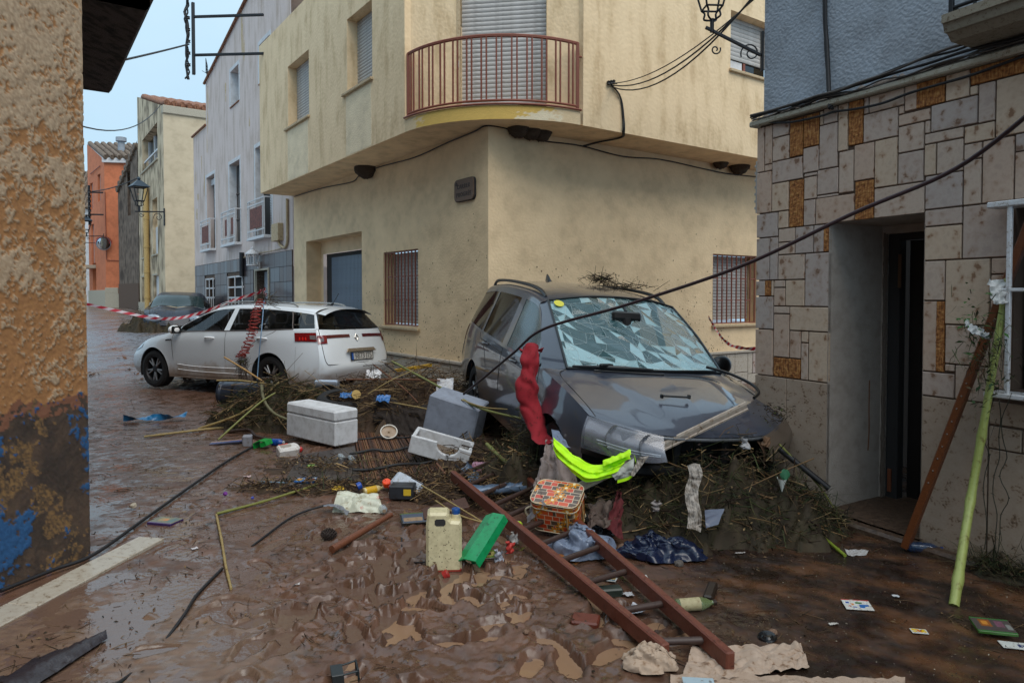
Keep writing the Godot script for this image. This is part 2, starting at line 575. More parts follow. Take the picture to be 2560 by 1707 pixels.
# a wall in the plane P with rectangular openings [s0, h0, s1, h1, depth]; their reveals run inwards
func wall(mb: MB, P: Callable, s0: float, s1: float, h0: float, h1: float, holes := [], o := 0.0, top = null) -> void:
	var out: Vector3 = P.call(0.0, 0.0, 1.0) - P.call(0.0, 0.0, 0.0)
	var ss := []
	var hh := []
	for q in holes:
		ss.append_array([q[0], q[2]]); hh.append_array([q[1], q[3]])
	var cs := cuts(s0, s1, ss)
	var ch := cuts(h0, h1, hh)
	for i in cs.size() - 1:
		for j in ch.size() - 1:
			var ms: float = (cs[i] + cs[i + 1]) / 2
			var mh: float = (ch[j] + ch[j + 1]) / 2
			var open := false
			for q in holes:
				if ms > q[0] and ms < q[2] and mh > q[1] and mh < q[3]:
					open = true
			if open:
				continue
			var ta: float = ch[j + 1]
			var tb: float = ch[j + 1]
			if top and j == ch.size() - 2:
				ta = top.call(cs[i]); tb = top.call(cs[i + 1])
			face(mb, P.call(cs[i], ch[j], o), P.call(cs[i + 1], ch[j], o), P.call(cs[i + 1], tb, o), P.call(cs[i], ta, o), out)
	var along_: Vector3 = P.call(1.0, 0.0, 0.0) - P.call(0.0, 0.0, 0.0)
	for q in holes:
		var e: float = o - q[4]
		face(mb, P.call(q[0], q[1], o), P.call(q[0], q[3], o), P.call(q[0], q[3], e), P.call(q[0], q[1], e), along_)
		face(mb, P.call(q[2], q[1], o), P.call(q[2], q[3], o), P.call(q[2], q[3], e), P.call(q[2], q[1], e), -along_)
		face(mb, P.call(q[0], q[3], o), P.call(q[2], q[3], o), P.call(q[2], q[3], e), P.call(q[0], q[3], e), Vector3.DOWN)
		face(mb, P.call(q[0], q[1], o), P.call(q[2], q[1], o), P.call(q[2], q[1], e), P.call(q[0], q[1], e), Vector3.UP)

# a box standing on the plane P: from s0 to s1, h0 to h1, o0 to o1
func slab(mb: MB, P: Callable, s0: float, s1: float, h0: float, h1: float, o0: float, o1: float, b := 0.004) -> void:
	var x: Vector3 = P.call(1.0, 0.0, 0.0) - P.call(0.0, 0.0, 0.0)
	var z: Vector3 = P.call(0.0, 0.0, 1.0) - P.call(0.0, 0.0, 0.0)
	var y: Vector3 = P.call(0.0, 1.0, 0.0) - P.call(0.0, 0.0, 0.0)
	if x.cross(y).dot(z) < 0.0:
		x = -x
	mb.box(Transform3D(Basis(x, y, z), P.call((s0 + s1) / 2, (h0 + h1) / 2, (o0 + o1) / 2)), V(absf(s1 - s0), absf(h1 - h0), absf(o1 - o0)), b)

func slab_part(called: String, parent: Node3D, m: Material, P: Callable, s0: float, s1: float, h0: float, h1: float, o0: float, o1: float, b := 0.004) -> MeshInstance3D:
	var mb := MB.new()
	slab(mb, P, s0, s1, h0, h1, o0, o1, b)
	return obj(called, mb, m, parent)

# a roller shutter: curved slats with dark lines between them, each slat a piece of its own
func shutter(parent: Node3D, P: Callable, s0: float, s1: float, h0: float, h1: float, o: float, pitch := 0.062, m: Material = M.shutter) -> MeshInstance3D:
	var back := MB.new()
	slab(back, P, s0, s1, h0, h1, o - 0.03, o - 0.012, 0.0)
	var sh := obj("shutter", back, M.gap, parent)
	var one := MB.new()
	var w := absf(s1 - s0)
	var x: Vector3 = P.call(1.0, 0.0, 0.0) - P.call(0.0, 0.0, 0.0)
	var z: Vector3 = P.call(0.0, 0.0, 1.0) - P.call(0.0, 0.0, 0.0)
	if x.cross(Vector3.UP).dot(z) < 0.0:
		x = -x
	one.grid(1, 4, func(u: float, v: float): return V((u - 0.5) * w, (v - 0.5) * (pitch - 0.004), 0.009 * (1.0 - pow(v * 2.0 - 1.0, 2)) - 0.004))
	var me := one.mesh()
	var k := int((h1 - h0) / pitch)
	for i in k:
		var sl := obj("slat", me, m, sh)
		sl.transform = Transform3D(Basis(x, Vector3.UP, z), P.call((s0 + s1) / 2, h1 - (i + 0.5) * pitch, o))
	return sh

# an iron window grille: upright bars, with short links at two heights as in the photograph
func grille(parent: Node3D, P: Callable, s0: float, s1: float, h0: float, h1: float, o: float, n_: int) -> void:
	var g := MB.new()
	slab(g, P, s0, s1, h0, h0 + 0.02, o - 0.008, o + 0.008, 0.002)
	slab(g, P, s0, s1, h1 - 0.02, h1, o - 0.008, o + 0.008, 0.002)
	for s: float in [s0 + 0.006, s1 - 0.006]:
		slab(g, P, s - 0.006, s + 0.006, h0, h1, o - 0.006, o + 0.006, 0.002)
	for i in n_ - 1:
		var a := lerpf(s0 + 0.015, s1 - 0.015, i / (n_ - 1.0))
		var b := lerpf(s0 + 0.015, s1 - 0.015, (i + 1) / (n_ - 1.0))
		var h := lerpf(h0, h1, 0.66) if i % 2 == 0 else lerpf(h0, h1, 0.34)
		slab(g, P, a - 0.018, b + 0.018, h - 0.011, h + 0.011, o - 0.013, o + 0.013, 0.002)
	var gr := obj("window_grille", g, M.rust_brown, parent)
	var bar := MB.new()
	bar.rod(V(0, 0, 0), V(0, h1 - h0, 0), 0.0135, 7)
	var bm := bar.mesh()
	for i in n_:
		var q := obj("bar", bm, M.rust_brown, gr)
		q.position = P.call(lerpf(s0 + 0.015, s1 - 0.015, i / (n_ - 1.0)), h0, o)

func ledge(parent: Node3D, P: Callable, s0: float, s1: float, h: float, o0: float, o1: float, m: Material = M.sill) -> void:
	slab_part("sill", parent, m, P, s0, s1, h - 0.05, h, o0, o1, 0.008)

func arc_point(th: float, h: float, inset := 0.0) -> Vector3:  # on the rounded corner of the upper storeys
	var c := CORNER + (NL + NR) * (OV - 1.83)
	return c + (NL * cos(th) + NR * sin(th)) * (1.83 - inset) + V(0, h, 0)

func corner_house() -> void:
	var t := thing("corner_house", "large cream rendered corner house with rounded balcony and brown window grilles", "house")
	var lo := MB.new()
	wall(lo, LP, 0.0, 8.55, -0.4, 4.1, [[4.48, -0.4, 7.68, 2.93, 0.35], [2.14, 1.13, 3.5, 2.46, 0.24]])
	wall(lo, LP, 4.48, 7.68, 2.64, 2.93, [], -0.35)
	wall(lo, LP, 7.52, 7.68, -0.4, 2.64, [], -0.35)
	wall(lo, RP, 0.0, 9.0, -0.4, 4.1, [[4.93, 1.14, 6.24, 2.44, 0.24]])
	obj("lower_wall", lo, M.cream_low, t)
	# soffit
	var so := MB.new()
	var N := 24
	# between the two straight fronts and the curve
	face(so, LP(8.55, 4.08), LP(1.05, 4.08), LP(1.05, 4.08, OV), LP(8.55, 4.08, OV), Vector3.DOWN)
	face(so, RP(9, 4.08), RP(1.05, 4.08), RP(1.05, 4.08, OV), RP(9, 4.08, OV), Vector3.DOWN)
	for i in N:
		var a := arc_point(PI / 2 * i / N, 4.08)
		var b := arc_point(PI / 2 * (i + 1) / N, 4.08)
		var q := LP(lerpf(1.05, 0, i / (N / 2.0)), 4.08) if i < N / 2 else RP(lerpf(0, 1.05, (i - N / 2) / (N / 2.0)), 4.08)
		var q2 := LP(lerpf(1.05, 0, (i + 1) / (N / 2.0)), 4.08) if i < N / 2 else RP(lerpf(0, 1.05, (i + 1 - N / 2) / (N / 2.0)), 4.08)
		face(so, q, q2, b, a, Vector3.DOWN)
	obj("soffit", so, M.soffit, t)
	# upper storeys
	var up := MB.new()
	var top := 7.5
	wall(up, LP, 1.05, 8.55, 4.08, top, [[5.17, 5.2, 6.46, 6.47, 0.2], [2.2, 5.18, 3.24, 6.42, 0.2]], OV)
	wall(up, RP, 1.1, 9.0, 4.08, top, [[4.37, 5.49, 5.6, 6.47, 0.2]], OV)
	face(up, LP(8.55, 4.08, OV), LP(8.55, top, OV), LP(8.55, top, -6), LP(8.55, 4.08, -6), DL)
	# the flat wall behind the balcony
	var A := LP(1.05, 0, OV - 0.1)
	var B := RP(1.1, 0, OV - 0.1)
	var bx := (B - A).normalized()
	var bz := bx.cross(Vector3.UP)
	var BP := func(s: float, h: float, o: float): return A + bx * s + bz * o + V(0, h, 0)
	var bw := A.distance_to(B)
	var sa := bw * 0.302
	var sb := bw * 0.812
	wall(up, BP, 0, bw, 4.08, 6.95, [[sa, 4.3, sb, 6.95, 0.14]])
	wall(up, BP, 0, bw, 6.95, top)
	face(up, A + V(0, 4.08, 0), A + V(0, top, 0), LP(1.05, top, OV), LP(1.05, 4.08, OV), -DL)
	face(up, B + V(0, 4.08, 0), B + V(0, top, 0), RP(1.1, top, OV), RP(1.1, 4.08, OV), -ER)
	face(up, LP(8.55, top, OV), LP(1.05, top, OV), LP(1.05, top, -6), LP(8.55, top, -6), Vector3.UP)
	face(up, RP(9, top, OV), RP(1.1, top, OV), RP(1.1, top, -6), RP(9, top, -6), Vector3.UP)
	face(up, A + V(0, top - 0.01, 0), B + V(0, top - 0.01, 0), RP(1.1, top - 0.01, -2), LP(1.05, top - 0.01, -2), Vector3.UP)
	obj("upper_wall", up, M.cream, t)
	shutter(t, BP, sa, sb, 4.42, 6.95, -0.13, 0.0655)
	slab_part("door_gap", t, M.dark, BP, sa, sb, 4.3, 4.42, -0.16, -0.15, 0.0)
	for e in [[sa - 0.05, sa], [sb, sb + 0.012]]:
		slab_part("shutter_guide", t, M.sill, BP, e[0], e[1], 4.3, 6.95, -0.13, 0.012, 0.003)
	slab_part("cable_clip", t, M.shutter, BP, sa - 0.04, sa - 0.015, 5.0, 5.1, 0.012, 0.022, 0.003)
	# the slab of the balcony: yellow paint on its curved edge, worn at both ends
	var ed := MB.new()
	ed.grid(90, 14, func(u: float, v: float): return arc_point(PI / 2 * u, 4.08 + 0.19 * v, 0.0), false, func(u: float, v: float):
		var k := nz(u * 14.0, v * 2.5, 3.0) * 0.10 + nz(u * 60.0, v * 9.0, 1.0) * 0.04
		var wear := u + k
		var c := rgb(222, 184, 100)
		if wear < 0.13 or wear > 0.86: c = rgb(226, 200, 160)
		elif wear > 0.70 and v < 0.52 + nz(u * 30.0, 7.0) * 0.3 + (wear - 0.70) * 2.0: c = rgb(234, 218, 186)
		return lin(c.darkened(0.05 + 0.05 * nz(u * 40.0, v * 6.0, 9.0))))
	obj("balcony_edge", ed, M.cream_vc, t)
	var fl := MB.new()
	for i in N:
		fl.tri(arc_point(PI / 2 * i / N, 4.27), arc_point(PI / 2 * (i + 1) / N, 4.27), A.lerp(B, 0.5) + V(0, 4.27, 0))
	fl.tri(arc_point(PI / 2, 4.27), B + V(0, 4.27, 0), A.lerp(B, 0.5) + V(0, 4.27, 0))
	fl.tri(A + V(0, 4.27, 0), arc_point(0, 4.27), A.lerp(B, 0.5) + V(0, 4.27, 0))
	obj("balcony_floor", fl, M.sill, t)
	var nose := MB.new()
	var pth := PackedVector3Array()
	for i in 41:
		pth.append(arc_point(PI / 2 * i / 40.0, 4.285, -0.015))
	nose.tube(pth, 0.016, 6)
	obj("balcony_nosing", nose, M.rust_brown, t)
	# railing
	var ra := MB.new()
	var p1 := PackedVector3Array()
	var p2 := PackedVector3Array()
	for i in 41:
		p1.append(arc_point(PI / 2 * i / 40.0, 5.23, 0.05))
		p2.append(arc_point(PI / 2 * i / 40.0, 4.35, 0.05))
	for dy: float in [0.0, 0.016]:
		var pp := PackedVector3Array()
		for q in p1:
			pp.append(q + V(0, dy - 0.008, 0))
		ra.tube(pp, 0.017, 6)
	ra.tube(p2, 0.017, 6)
	for th: float in [0.008, PI / 2 - 0.008]:
		ra.box(Transform3D(Basis(), arc_point(th, 4.775, 0.05)), V(0.045, 0.91, 0.045), 0.004)
	ra.rod(arc_point(PI / 2 - 0.008, 5.05, 0.05), RP(1.2, 5.05, OV - 0.03), 0.014)
	var rail := obj("balcony_railing", ra, M.rust_brown, t)
	var bal := MB.new()
	bal.box(xf(V(0, 0.44, 0)), V(0.022, 0.88, 0.022), 0.003)
	var bm := bal.mesh()
	for i in 13:
		for k in 2:
			var th := PI / 2 * (0.035 + 0.93 * (i + 0.34 * k) / 12.34)
			var b := obj("baluster", bm, M.rust_brown, rail)
			b.position = arc_point(th, 4.35, 0.05)
			b.rotation.y = atan2((NL * cos(th) + NR * sin(th)).x, (NL * cos(th) + NR * sin(th)).z)
	# windows above
	for q in [[5.25, 6.5], [2.25, 3.3]]:  # cleaner render under the sills
		var pc := PackedVector2Array()
		for k in 22: pc.append(V2(-q[0] + nz(k * 0.5, q[0]) * 0.03, 4.1 + k * 0.049))
		for k in 22: pc.append(V2(-q[1] + nz(k * 0.5, q[1] + 5.0) * 0.03, 5.13 - k * 0.049))
		var cp := MB.new()
		cp.prism(pc, Transform3D(Basis(-DL, Vector3.UP, NL), LP(0, 0, OV - 0.01)), 0.0125)
		obj("clean_patch", cp, M.cream_clean, t)
	for q in [[5.17, 6.46, 5.2, 6.47], [2.2, 3.24, 5.18, 6.42]]:
		var wi := MB.new()
		slab(wi, LP, q[0], q[1], q[2], q[3], OV - 0.24, OV - 0.215, 0.0)
		var win := obj("window", wi, M.dark, t)
		shutter(win.get_parent(), LP, q[0] + 0.01, q[1] - 0.01, q[2] + 0.02, q[3], OV - 0.19, 0.056)
		ledge(t, LP, q[0] - 0.03, q[1] + 0.17, q[2], OV - 0.2, OV + 0.05)
	var wr := MB.new()
	slab(wr, RP, 4.37, 5.6, 5.49, 6.47, OV - 0.24, OV - 0.215, 0.0)
	obj("window", wr, M.glass, t)
	shutter(t, RP, 4.38, 5.59, 5.74, 6.47, OV - 0.185, 0.072)
	slab_part("curtain", t, M.white_plaster, RP, 4.62, 4.95, 5.5, 5.74, OV - 0.213, OV - 0.205, 0.0)
	slab_part("window_frame", t, M.white_metal, RP, 4.585, 4.62, 5.5, 5.74, OV - 0.214, OV - 0.19, 0.003)
	slab_part("window_frame", t, M.rust_brown, RP, 4.97, 5.03, 5.5, 5.74, OV - 0.214, OV - 0.19, 0.003)
	ledge(t, RP, 4.33, 5.65, 5.49, OV - 0.2, OV + 0.05)
	rng.seed = 83  # mud thrown up against the lower walls
	var sp := MB.new()
	for k in 900:
		var P: Callable = LP if k % 2 else RP
		var r := rf(0.004, 0.013)
		var o: Vector3 = P.call(0, 0, 0.003) - P.call(0, 0, 0)
		var c: Vector3 = P.call(rf(0.0, 5.5), 0.55 + absf(rng.randfn(0, 0.75)), 0.0) + o
		var ax: Vector3 = P.call(r, 0, 0) - P.call(0, 0, 0)
		face(sp, c - ax, c - V(0, r * 1.6, 0), c + ax, c + V(0, r, 0), o)
	obj("mud_splash", sp, mat(rgb(92, 70, 54), 0.9), t, "", "", "", "stuff")
	# ground floor
	shutter(t, LP, 2.16, 3.48, 1.18, 2.44, -0.2, 0.06)
	grille(t, LP, 2.15, 3.49, 1.15, 2.45, -0.03, 11)
	ledge(t, LP, 2.08, 3.6, 1.125, -0.2, 0.06)
	shutter(t, RP, 4.95, 6.22, 1.22, 2.42, -0.2, 0.06)
	grille(t, RP, 4.94, 6.23, 1.15, 2.43, -0.03, 10)
	ledge(t, RP, 4.9, 6.3, 1.135, -0.2, 0.06)
	# garage door of upright ribs
	var gb := MB.new()
	slab(gb, LP, 4.48, 7.54, -0.4, 2.64, -0.47, -0.44, 0.0)
	var gd := obj("garage_door", gb, M.dark, t)
	var rib := MB.new()
	rib.box(Transform3D(Basis(), V(0, 1.4, 0)), V(0.066, 2.9, 0.03), 0.006)
	var rm := rib.mesh()
	for i in 36:
		var r := obj("rib", rm, M.garage, gd)
		r.transform = Transform3D(Basis(-DL, Vector3.UP, NL), LP(4.52 + i * 0.0745, -0.3, -0.425))
	# plinth of cut stone
	for side in 2:
		var P: Callable = LP if side == 0 else RP
		var hi := 0.62 if side == 0 else 0.59
		var to := 4.44 if side == 0 else 9.0
		var pb := MB.new()
		slab(pb, P, 0.0, to, -0.4, hi, 0.0, 0.03, 0.0)
		var pl := obj("plinth", pb, M.joint, t)
		slab_part("plinth_cap", pl, M.plinth, P, -0.06 if side == 1 else 0.0, to, hi, hi + 0.045, 0.0, 0.075, 0.006)
		var s := 0.02
		rng.seed = 40 + side
		while s < to - 0.1:
			var w := minf(rf(0.16, 0.42), to - 0.02 - s)
			var h := hi - 0.012
			var low := -0.1
			while h > low:
				var dh := rf(0.12, 0.4)
				if rf(0, 1) < 0.3 and w > 0.25:
					slab_part("stone", pl, M.plinth, P, s, s + w * 0.45, maxf(h - dh, low), h, 0.03, 0.046 + rf(0, 0.005), 0.004)
					slab_part("stone", pl, M.stones[rng.randi() % 5], P, s + w * 0.45 + 0.012, s + w, maxf(h - dh, low), h, 0.03, 0.046 + rf(0, 0.005), 0.004)
				else:
					slab_part("stone", pl, M.plinth, P, s, s + w, maxf(h - dh, low), h, 0.03, 0.046 + rf(0, 0.005), 0.004)
				h -= dh + 0.012
			s += w + 0.012

func street_sign() -> void:
	var t := thing("street_sign", "square brown wooden street name plaque on the cream wall", "sign", LP(0.597, 3.245, 0.0), "", Basis(-DL, Vector3.UP, NL))
	var rr := func(w: float, h: float, r: float) -> PackedVector2Array:
		var p := PackedVector2Array()
		for k in 4:
			for i in 5:
				var a := PI / 2 * (k + i / 4.0)
				p.append(V2((w / 2 - r) * (1 if k == 0 or k == 3 else -1) + r * cos(a), (h / 2 - r) * (1 if k < 2 else -1) + r * sin(a)))
		return p
	var b := MB.new()
	b.prism(rr.call(0.56, 0.335, 0.07), xf(V(0, 0, 0.0)), 0.035, 0.0)
	obj("backing", b, M.dark, t)
	var f := MB.new()
	f.prism(rr.call(0.55, 0.325, 0.065), xf(V(0, 0, 0.035)), 0.012, 0.004)
	obj("plaque", f, mat(rgb(132, 104, 82), 0.6, {"tex": T.wood, "tile": V(0.25, 0.09, 0.25), "bump": T.wood_h, "relief": 0.2}), t)
	var ink := mat(rgb(52, 40, 34), 0.7)
	for q in [["CARRER", 0.052, -0.005], ["PROGRÉS", -0.068, 0.0]]:
		var tm := lettering(q[0], 0.062, 0.003)
		var o := obj("lettering", tm, ink, t)
		o.position = V(q[2], q[1], 0.0475)
		o.scale = V(1.15, 1, 1)
	var em := MB.new()
	for k in 3:
		em.box(xf(V(-0.205 + k * 0.02 - 0.02, 0.098 + (0.016 if k == 1 else 0.0), 0.049), 0, 0, 45 if k == 1 else 0), V(0.018, 0.024, 0.003), 0.0)
	em.box(xf(V(-0.205, 0.08, 0.049)), V(0.05, 0.008, 0.003), 0.0)
	obj("emblem", em, ink, t)

func lettering(s: String, size: float, depth := 0.002, bold := true, font := "Droid Sans") -> TextMesh:
	var tm := TextMesh.new()
	var f := SystemFont.new()
	f.font_names = PackedStringArray([font])
	f.font_weight = 700 if bold else 400
	tm.font = f
	tm.text = s
	tm.font_size = 64
	tm.pixel_size = size / 46.0
	tm.depth = depth
	tm.curve_step = 1.0
	return tm

func guard(parent: Node3D, s0: float, s1: float, double: bool) -> void:  # a low window guard with a rusty panel in it
	var g := MB.new()
	var o := 0.2
	for h: float in [3.25, 3.42, 4.12, 4.25]:
		slab(g, LP, s0, s1, h, h + 0.035, o - 0.012, o + 0.012, 0.003)
	slab(g, LP, s0 - 0.03, s1 + 0.03, 3.2, 3.258, 0.02, o + 0.03, 0.004)
	for s: float in [s0, s1]:
		for h: float in [3.25, 4.25]:
			slab(g, LP, s - 0.012, s + 0.012, h, h + 0.03, 0.02, o, 0.003)
	var gr := obj("window_guard", g, M.white_metal, parent)
	var bars := [s0, s0 + 0.16, s1 - 0.16, s1] if not double else [s0, s0 + 0.14, (s0 + s1) / 2 - 0.1, (s0 + s1) / 2 - 0.02, (s0 + s1) / 2 + 0.06, s1 - 0.14, s1]
	for b in bars:
		slab_part("bar", gr, M.white_metal, LP, b - 0.014, b + 0.014, 3.28, 4.26, o - 0.012, o + 0.012, 0.003)
	for s: float in [(s0 + s1) / 2 - 0.2, (s0 + s1) / 2 + 0.25]:
		slab_part("bar", gr, M.white_metal, LP, s - 0.01, s + 0.01, 3.28, 3.43, o - 0.01, o + 0.01, 0.003)
	if double:
		for c: float in [s0 + 0.2, (s0 + s1) / 2 + 0.12]:
			slab_part("panel", gr, M.rusty_panel, LP, c, c + 0.26, 3.52, 4.02, o - 0.006, o + 0.006, 0.003)
	else:
		slab_part("panel", gr, M.rusty_panel, LP, s0 + 0.22, s1 - 0.22, 3.5, 4.06, o - 0.006, o + 0.006, 0.003)

func pink_house() -> void:
	var t := thing("pink_house", "tall peeling pinkish house with dark tiled base and small window guards", "house")
	var w := MB.new()
	var rake := func(s: float): return 9.04 + (17.82 - s) * 0.19 if s < 17.82 else 9.04
	var fr := [[16.65, 3.25, 17.9, 5.79, 0.22], [13.4, 3.24, 14.66, 5.75, 0.22], [10.25, 3.22, 11.75, 5.77, 0.22]]
	var sm := [[13.4, 7.48, 14.4, 8.55, 0.3], [10.28, 7.42, 11.27, 8.46, 0.3]]
	wall(w, LP, 8.55, 17.82, 2.8, 9.04, fr + sm, 0.02)
	wall(w, LP, 8.55, 17.82, 9.04, 9.05, [], 0.02, rake)
	wall(w, LP, 17.82, 19.98, 2.8, 7.58, [], 0.02)
	face(w, LP(17.82, 2.8, 0.02), LP(17.82, 9.04, 0.02), LP(17.82, 9.6, -6), LP(17.82, 2.8, -6), DL)
	face(w, LP(19.98, 0, 0.02), LP(19.98, 7.58, 0.02), LP(19.98, 7.58, -6), LP(19.98, 0, -6), DL)
	face(w, LP(17.82, 7.58, 0.02), LP(19.98, 7.58, 0.02), LP(19.98, 7.58, -6), LP(17.82, 7.58, -6), Vector3.UP)
	face(w, LP(8.55, 10.8, 0.02), LP(17.82, 9.04, 0.02), LP(17.82, 9.04, -6), LP(8.55, 10.8, -6), Vector3.UP)
	obj("wall", w, M.pink, t)
	# roof edge of tiles
	var re := MB.new()
	re.tube(PV([LP(8.55, 10.82, 0.06), LP(17.86, 9.06, 0.06)]), 0.05, 6)
	re.tube(PV([LP(17.8, 7.62, 0.05), LP(20.05, 7.62, 0.05)]), 0.045, 6)
	obj("roof_edge", re, M.roof_tile2, t)
	# white surrounds
	for q in fr + sm:
		var a := MB.new()
		var b := 0.11
		slab(a, LP, q[0] - b, q[0], q[1], q[3], 0.02, 0.028, 0.0)
		slab(a, LP, q[2], q[2] + b, q[1], q[3], 0.02, 0.028, 0.0)
		slab(a, LP, q[0] - b, q[2] + b, q[3], q[3] + b, 0.02, 0.028, 0.0)
		for e: float in [q[0] + 0.006, q[2] - 0.006]:
			slab(a, LP, e - 0.006, e + 0.006, q[1] + 0.004, q[3] - 0.004, -q[4] + 0.03, 0.022, 0.0)
		obj("window_surround", a, M.white_plaster, t)
	for i in 3:
		var q: Array = fr[i]
		slab_part("window", t, M.dark if i != 1 else M.glass, LP, q[0], q[2], q[1], q[3], -0.235, -0.205, 0.0)
		if i == 1:
			for s: float in [q[0] + 0.04, q[0] + 0.62]:
				slab_part("window_frame", t, mat(rgb(70, 58, 50), 0.5), LP, s - 0.035, s + 0.035, q[1], q[3], -0.205, -0.17, 0.003)
			for h: float in [q[1] + 0.8, q[1] + 1.6]:
				slab_part("window_frame", t, mat(rgb(70, 58, 50), 0.5), LP, q[0], q[2], h, h + 0.05, -0.205, -0.175, 0.003)
			slab_part("curtain", t, M.white_plaster, LP, q[0] + 0.1, q[0] + 0.55, q[1] + 0.1, q[3] - 0.3, -0.2, -0.195, 0.0)
		else:
			# a hanging blind of thin laths
			var la := MB.new()
			var k := int((q[3] - q[1] - 0.3) / 0.045)
			for j in k:
				slab(la, LP, q[0], q[0] + 0.75, q[1] + j * 0.045, q[1] + j * 0.045 + 0.03, -0.17, -0.155, 0.0)
			obj("blind", la, M.white_metal, t)
			slab_part("blind_box", t, M.white_metal, LP, q[0], q[2], q[3] - 0.26, q[3] - 0.05, -0.2, -0.12, 0.004)
	for q in sm:
		slab_part("window", t, M.white_plaster, LP, q[0], q[2], q[1], q[3], -0.3, -0.28, 0.0)
		slab_part("sill", t, M.roof_tile2, LP, q[0] - 0.02, q[2] + 0.02, q[1] - 0.035, q[1], -0.2, 0.05, 0.003)
	guard(t, 16.55, 18.02, false)
	guard(t, 13.3, 15.0, true)
	guard(t, 10.3, 11.9, false)
	# dark tiles of the ground floor
	var tb := MB.new()
	wall(tb, LP, 8.62, 19.98, -0.3, 2.8, [[10.57, -0.3, 11.78, 2.37, 0.25], [13.07, 0.3, 14.82, 2.29, 0.2], [16.83, 0.3, 18.0, 2.29, 0.2]], 0.0)
	var base := obj("tiled_base", tb, M.joint, t)
	rng.seed = 61
	var tm := [M.dark_tile, M.dark_tile2, M.dark_tile3]
	var s := 8.63
	var ci := 0
	while s < 19.95:
		var wd := minf(rf(0.24, 0.5), 19.96 - s)
		var h := 2.785
		while h > 0.4:
			var c := s + wd / 2
			var blocked := false
			for q in [[10.57, 2.37, 11.78], [13.07, 2.29, 14.82], [16.83, 2.29, 18.0]]:
				if s + wd > q[0] and s < q[2] and h - 0.37 < q[1]:
					blocked = true
			if not blocked:
				slab_part("tile", base, tm[rng.randi() % 3], LP, s, s + wd - 0.008, h - 0.372, h, 0.0, 0.026 + rf(0, 0.006), 0.003)
			h -= 0.38
		s += wd
		ci += 1
	# the door, and two window grilles in the base
	slab_part("door_frame", t, M.trim, LP, 10.5, 10.57, 0.2, 2.42, -0.2, 0.06, 0.004)
	slab_part("door_frame", t, M.trim, LP, 11.78, 11.85, 0.2, 2.42, -0.2, 0.06, 0.004)
	slab_part("door_frame", t, M.trim, LP, 10.57, 11.78, 2.37, 2.42, -0.2, 0.06, 0.004)
	slab_part("door", t, M.white_metal, LP, 10.6, 11.1, 0.2, 2.36, -0.16, -0.12, 0.006)
	slab_part("door", t, M.stucco_grey, LP, 11.12, 11.77, 0.2, 2.36, -0.24, -0.2, 0.006)
	for q in [[13.07, 14.82], [16.83, 18.0]]:
		slab_part("window", t, M.dark, LP, q[0], q[1], 0.3, 2.29, -0.19, -0.15, 0.0)
		var g := MB.new()
		for h: float in [2.24, 1.92, 1.6, 1.2, 0.8]:
			slab(g, LP, q[0], q[1], h, h + 0.05, 0.02, 0.05, 0.003)
		var gr := obj("window_grille", g, M.white_metal, t)
		for k in 5:
			var x: float = lerpf(q[0] + 0.02, q[1] - 0.02, k / 4.0)
			slab_part("bar", gr, M.white_metal, LP, x - 0.02, x + 0.02, 0.5 if k in [0, 2, 4] else 0.8, 2.29 if k in [0, 2, 4] else 1.6, 0.05, 0.075, 0.003)
	# meter box with its conduit, and a vent pipe
	slab_part("meter_box", t, M.sill, LP, 9.3, 9.86, 3.06, 3.5, 0.02, 0.16, 0.01)
	var c := MB.new()
	c.tube(spline(PV([LP(8.86, 4.05, 0.06), LP(8.86, 3.4, 0.06), LP(8.88, 3.0, 0.06), LP(9.1, 2.87, 0.06), LP(9.4, 2.95, 0.07), LP(9.5, 3.06, 0.08)])), 0.035, 6)
	c.tube(spline(PV([LP(9.0, 2.88, 0.05), LP(10.2, 2.85, 0.05), LP(11.9, 2.86, 0.05), LP(13.0, 2.8, 0.05)])), 0.012, 5)
	obj("conduit", c, M.sill, t)
	var vp := MB.new()
	vp.rod(LP(13.03, 2.25, 0.09), LP(13.03, 2.95, 0.09), 0.07, 8)
	obj("vent_pipe", vp, M.iron, t)
	# patches where the render has come away
	var pa := MB.new()
	rng.seed = 9
	for q in [[17.5, 8.5, 0.06, 0.4], [17.6, 7.7, 0.05, 0.5], [17.7, 6.9, 0.06, 0.3], [19.6, 6.0, 0.05, 0.25], [19.3, 5.3, 0.1, 0.16], [15.0, 8.2, 0.07, 0.2], [15.0, 7.9, 0.05, 0.12], [13.0, 9.3, 0.12, 0.5], [12.8, 8.8, 0.08, 0.35], [18.2, 5.7, 0.05, 0.4], [19.5, 4.7, 0.12, 0.18], [12.3, 6.6, 0.06, 0.15], [18.6, 6.4, 0.04, 0.3]]:
		var poly := PackedVector2Array()
		for k in 14:
			var a := TAU * k / 14.0
			poly.append(V2(cos(a) * q[2], sin(a) * q[3]) * rf(0.6, 1.3))
		pa.prism(poly, Transform3D(Basis(-DL, Vector3.UP, NL), LP(q[0], q[1], 0.015)), 0.009)
	obj("bare_patch", pa, M.sill, t)

func tiled_roof(mb: MB, a: Vector3, b: Vector3, down: Vector3, n_: int) -> void:  # rows of half-round tiles from the ridge a-b down the slope
	for i in n_:
		var p := a.lerp(b, (i + 0.5) / n_)
		mb.tube(PV([p, p + down]), a.distance_to(b) / n_ * 0.42, 7)

const UNIT := 1.36  # these houses are drawn in units of 1.36 m

func up_h(h: float) -> float:
	return (h - 0.437) * UNIT

func HP(s: float, h: float, o := 0.0) -> Vector3:  # on the front of the cream house
	return LP(25.312 + (s - 16.4) * UNIT, up_h(h), 0.195 + (o - 1.6) * UNIT)

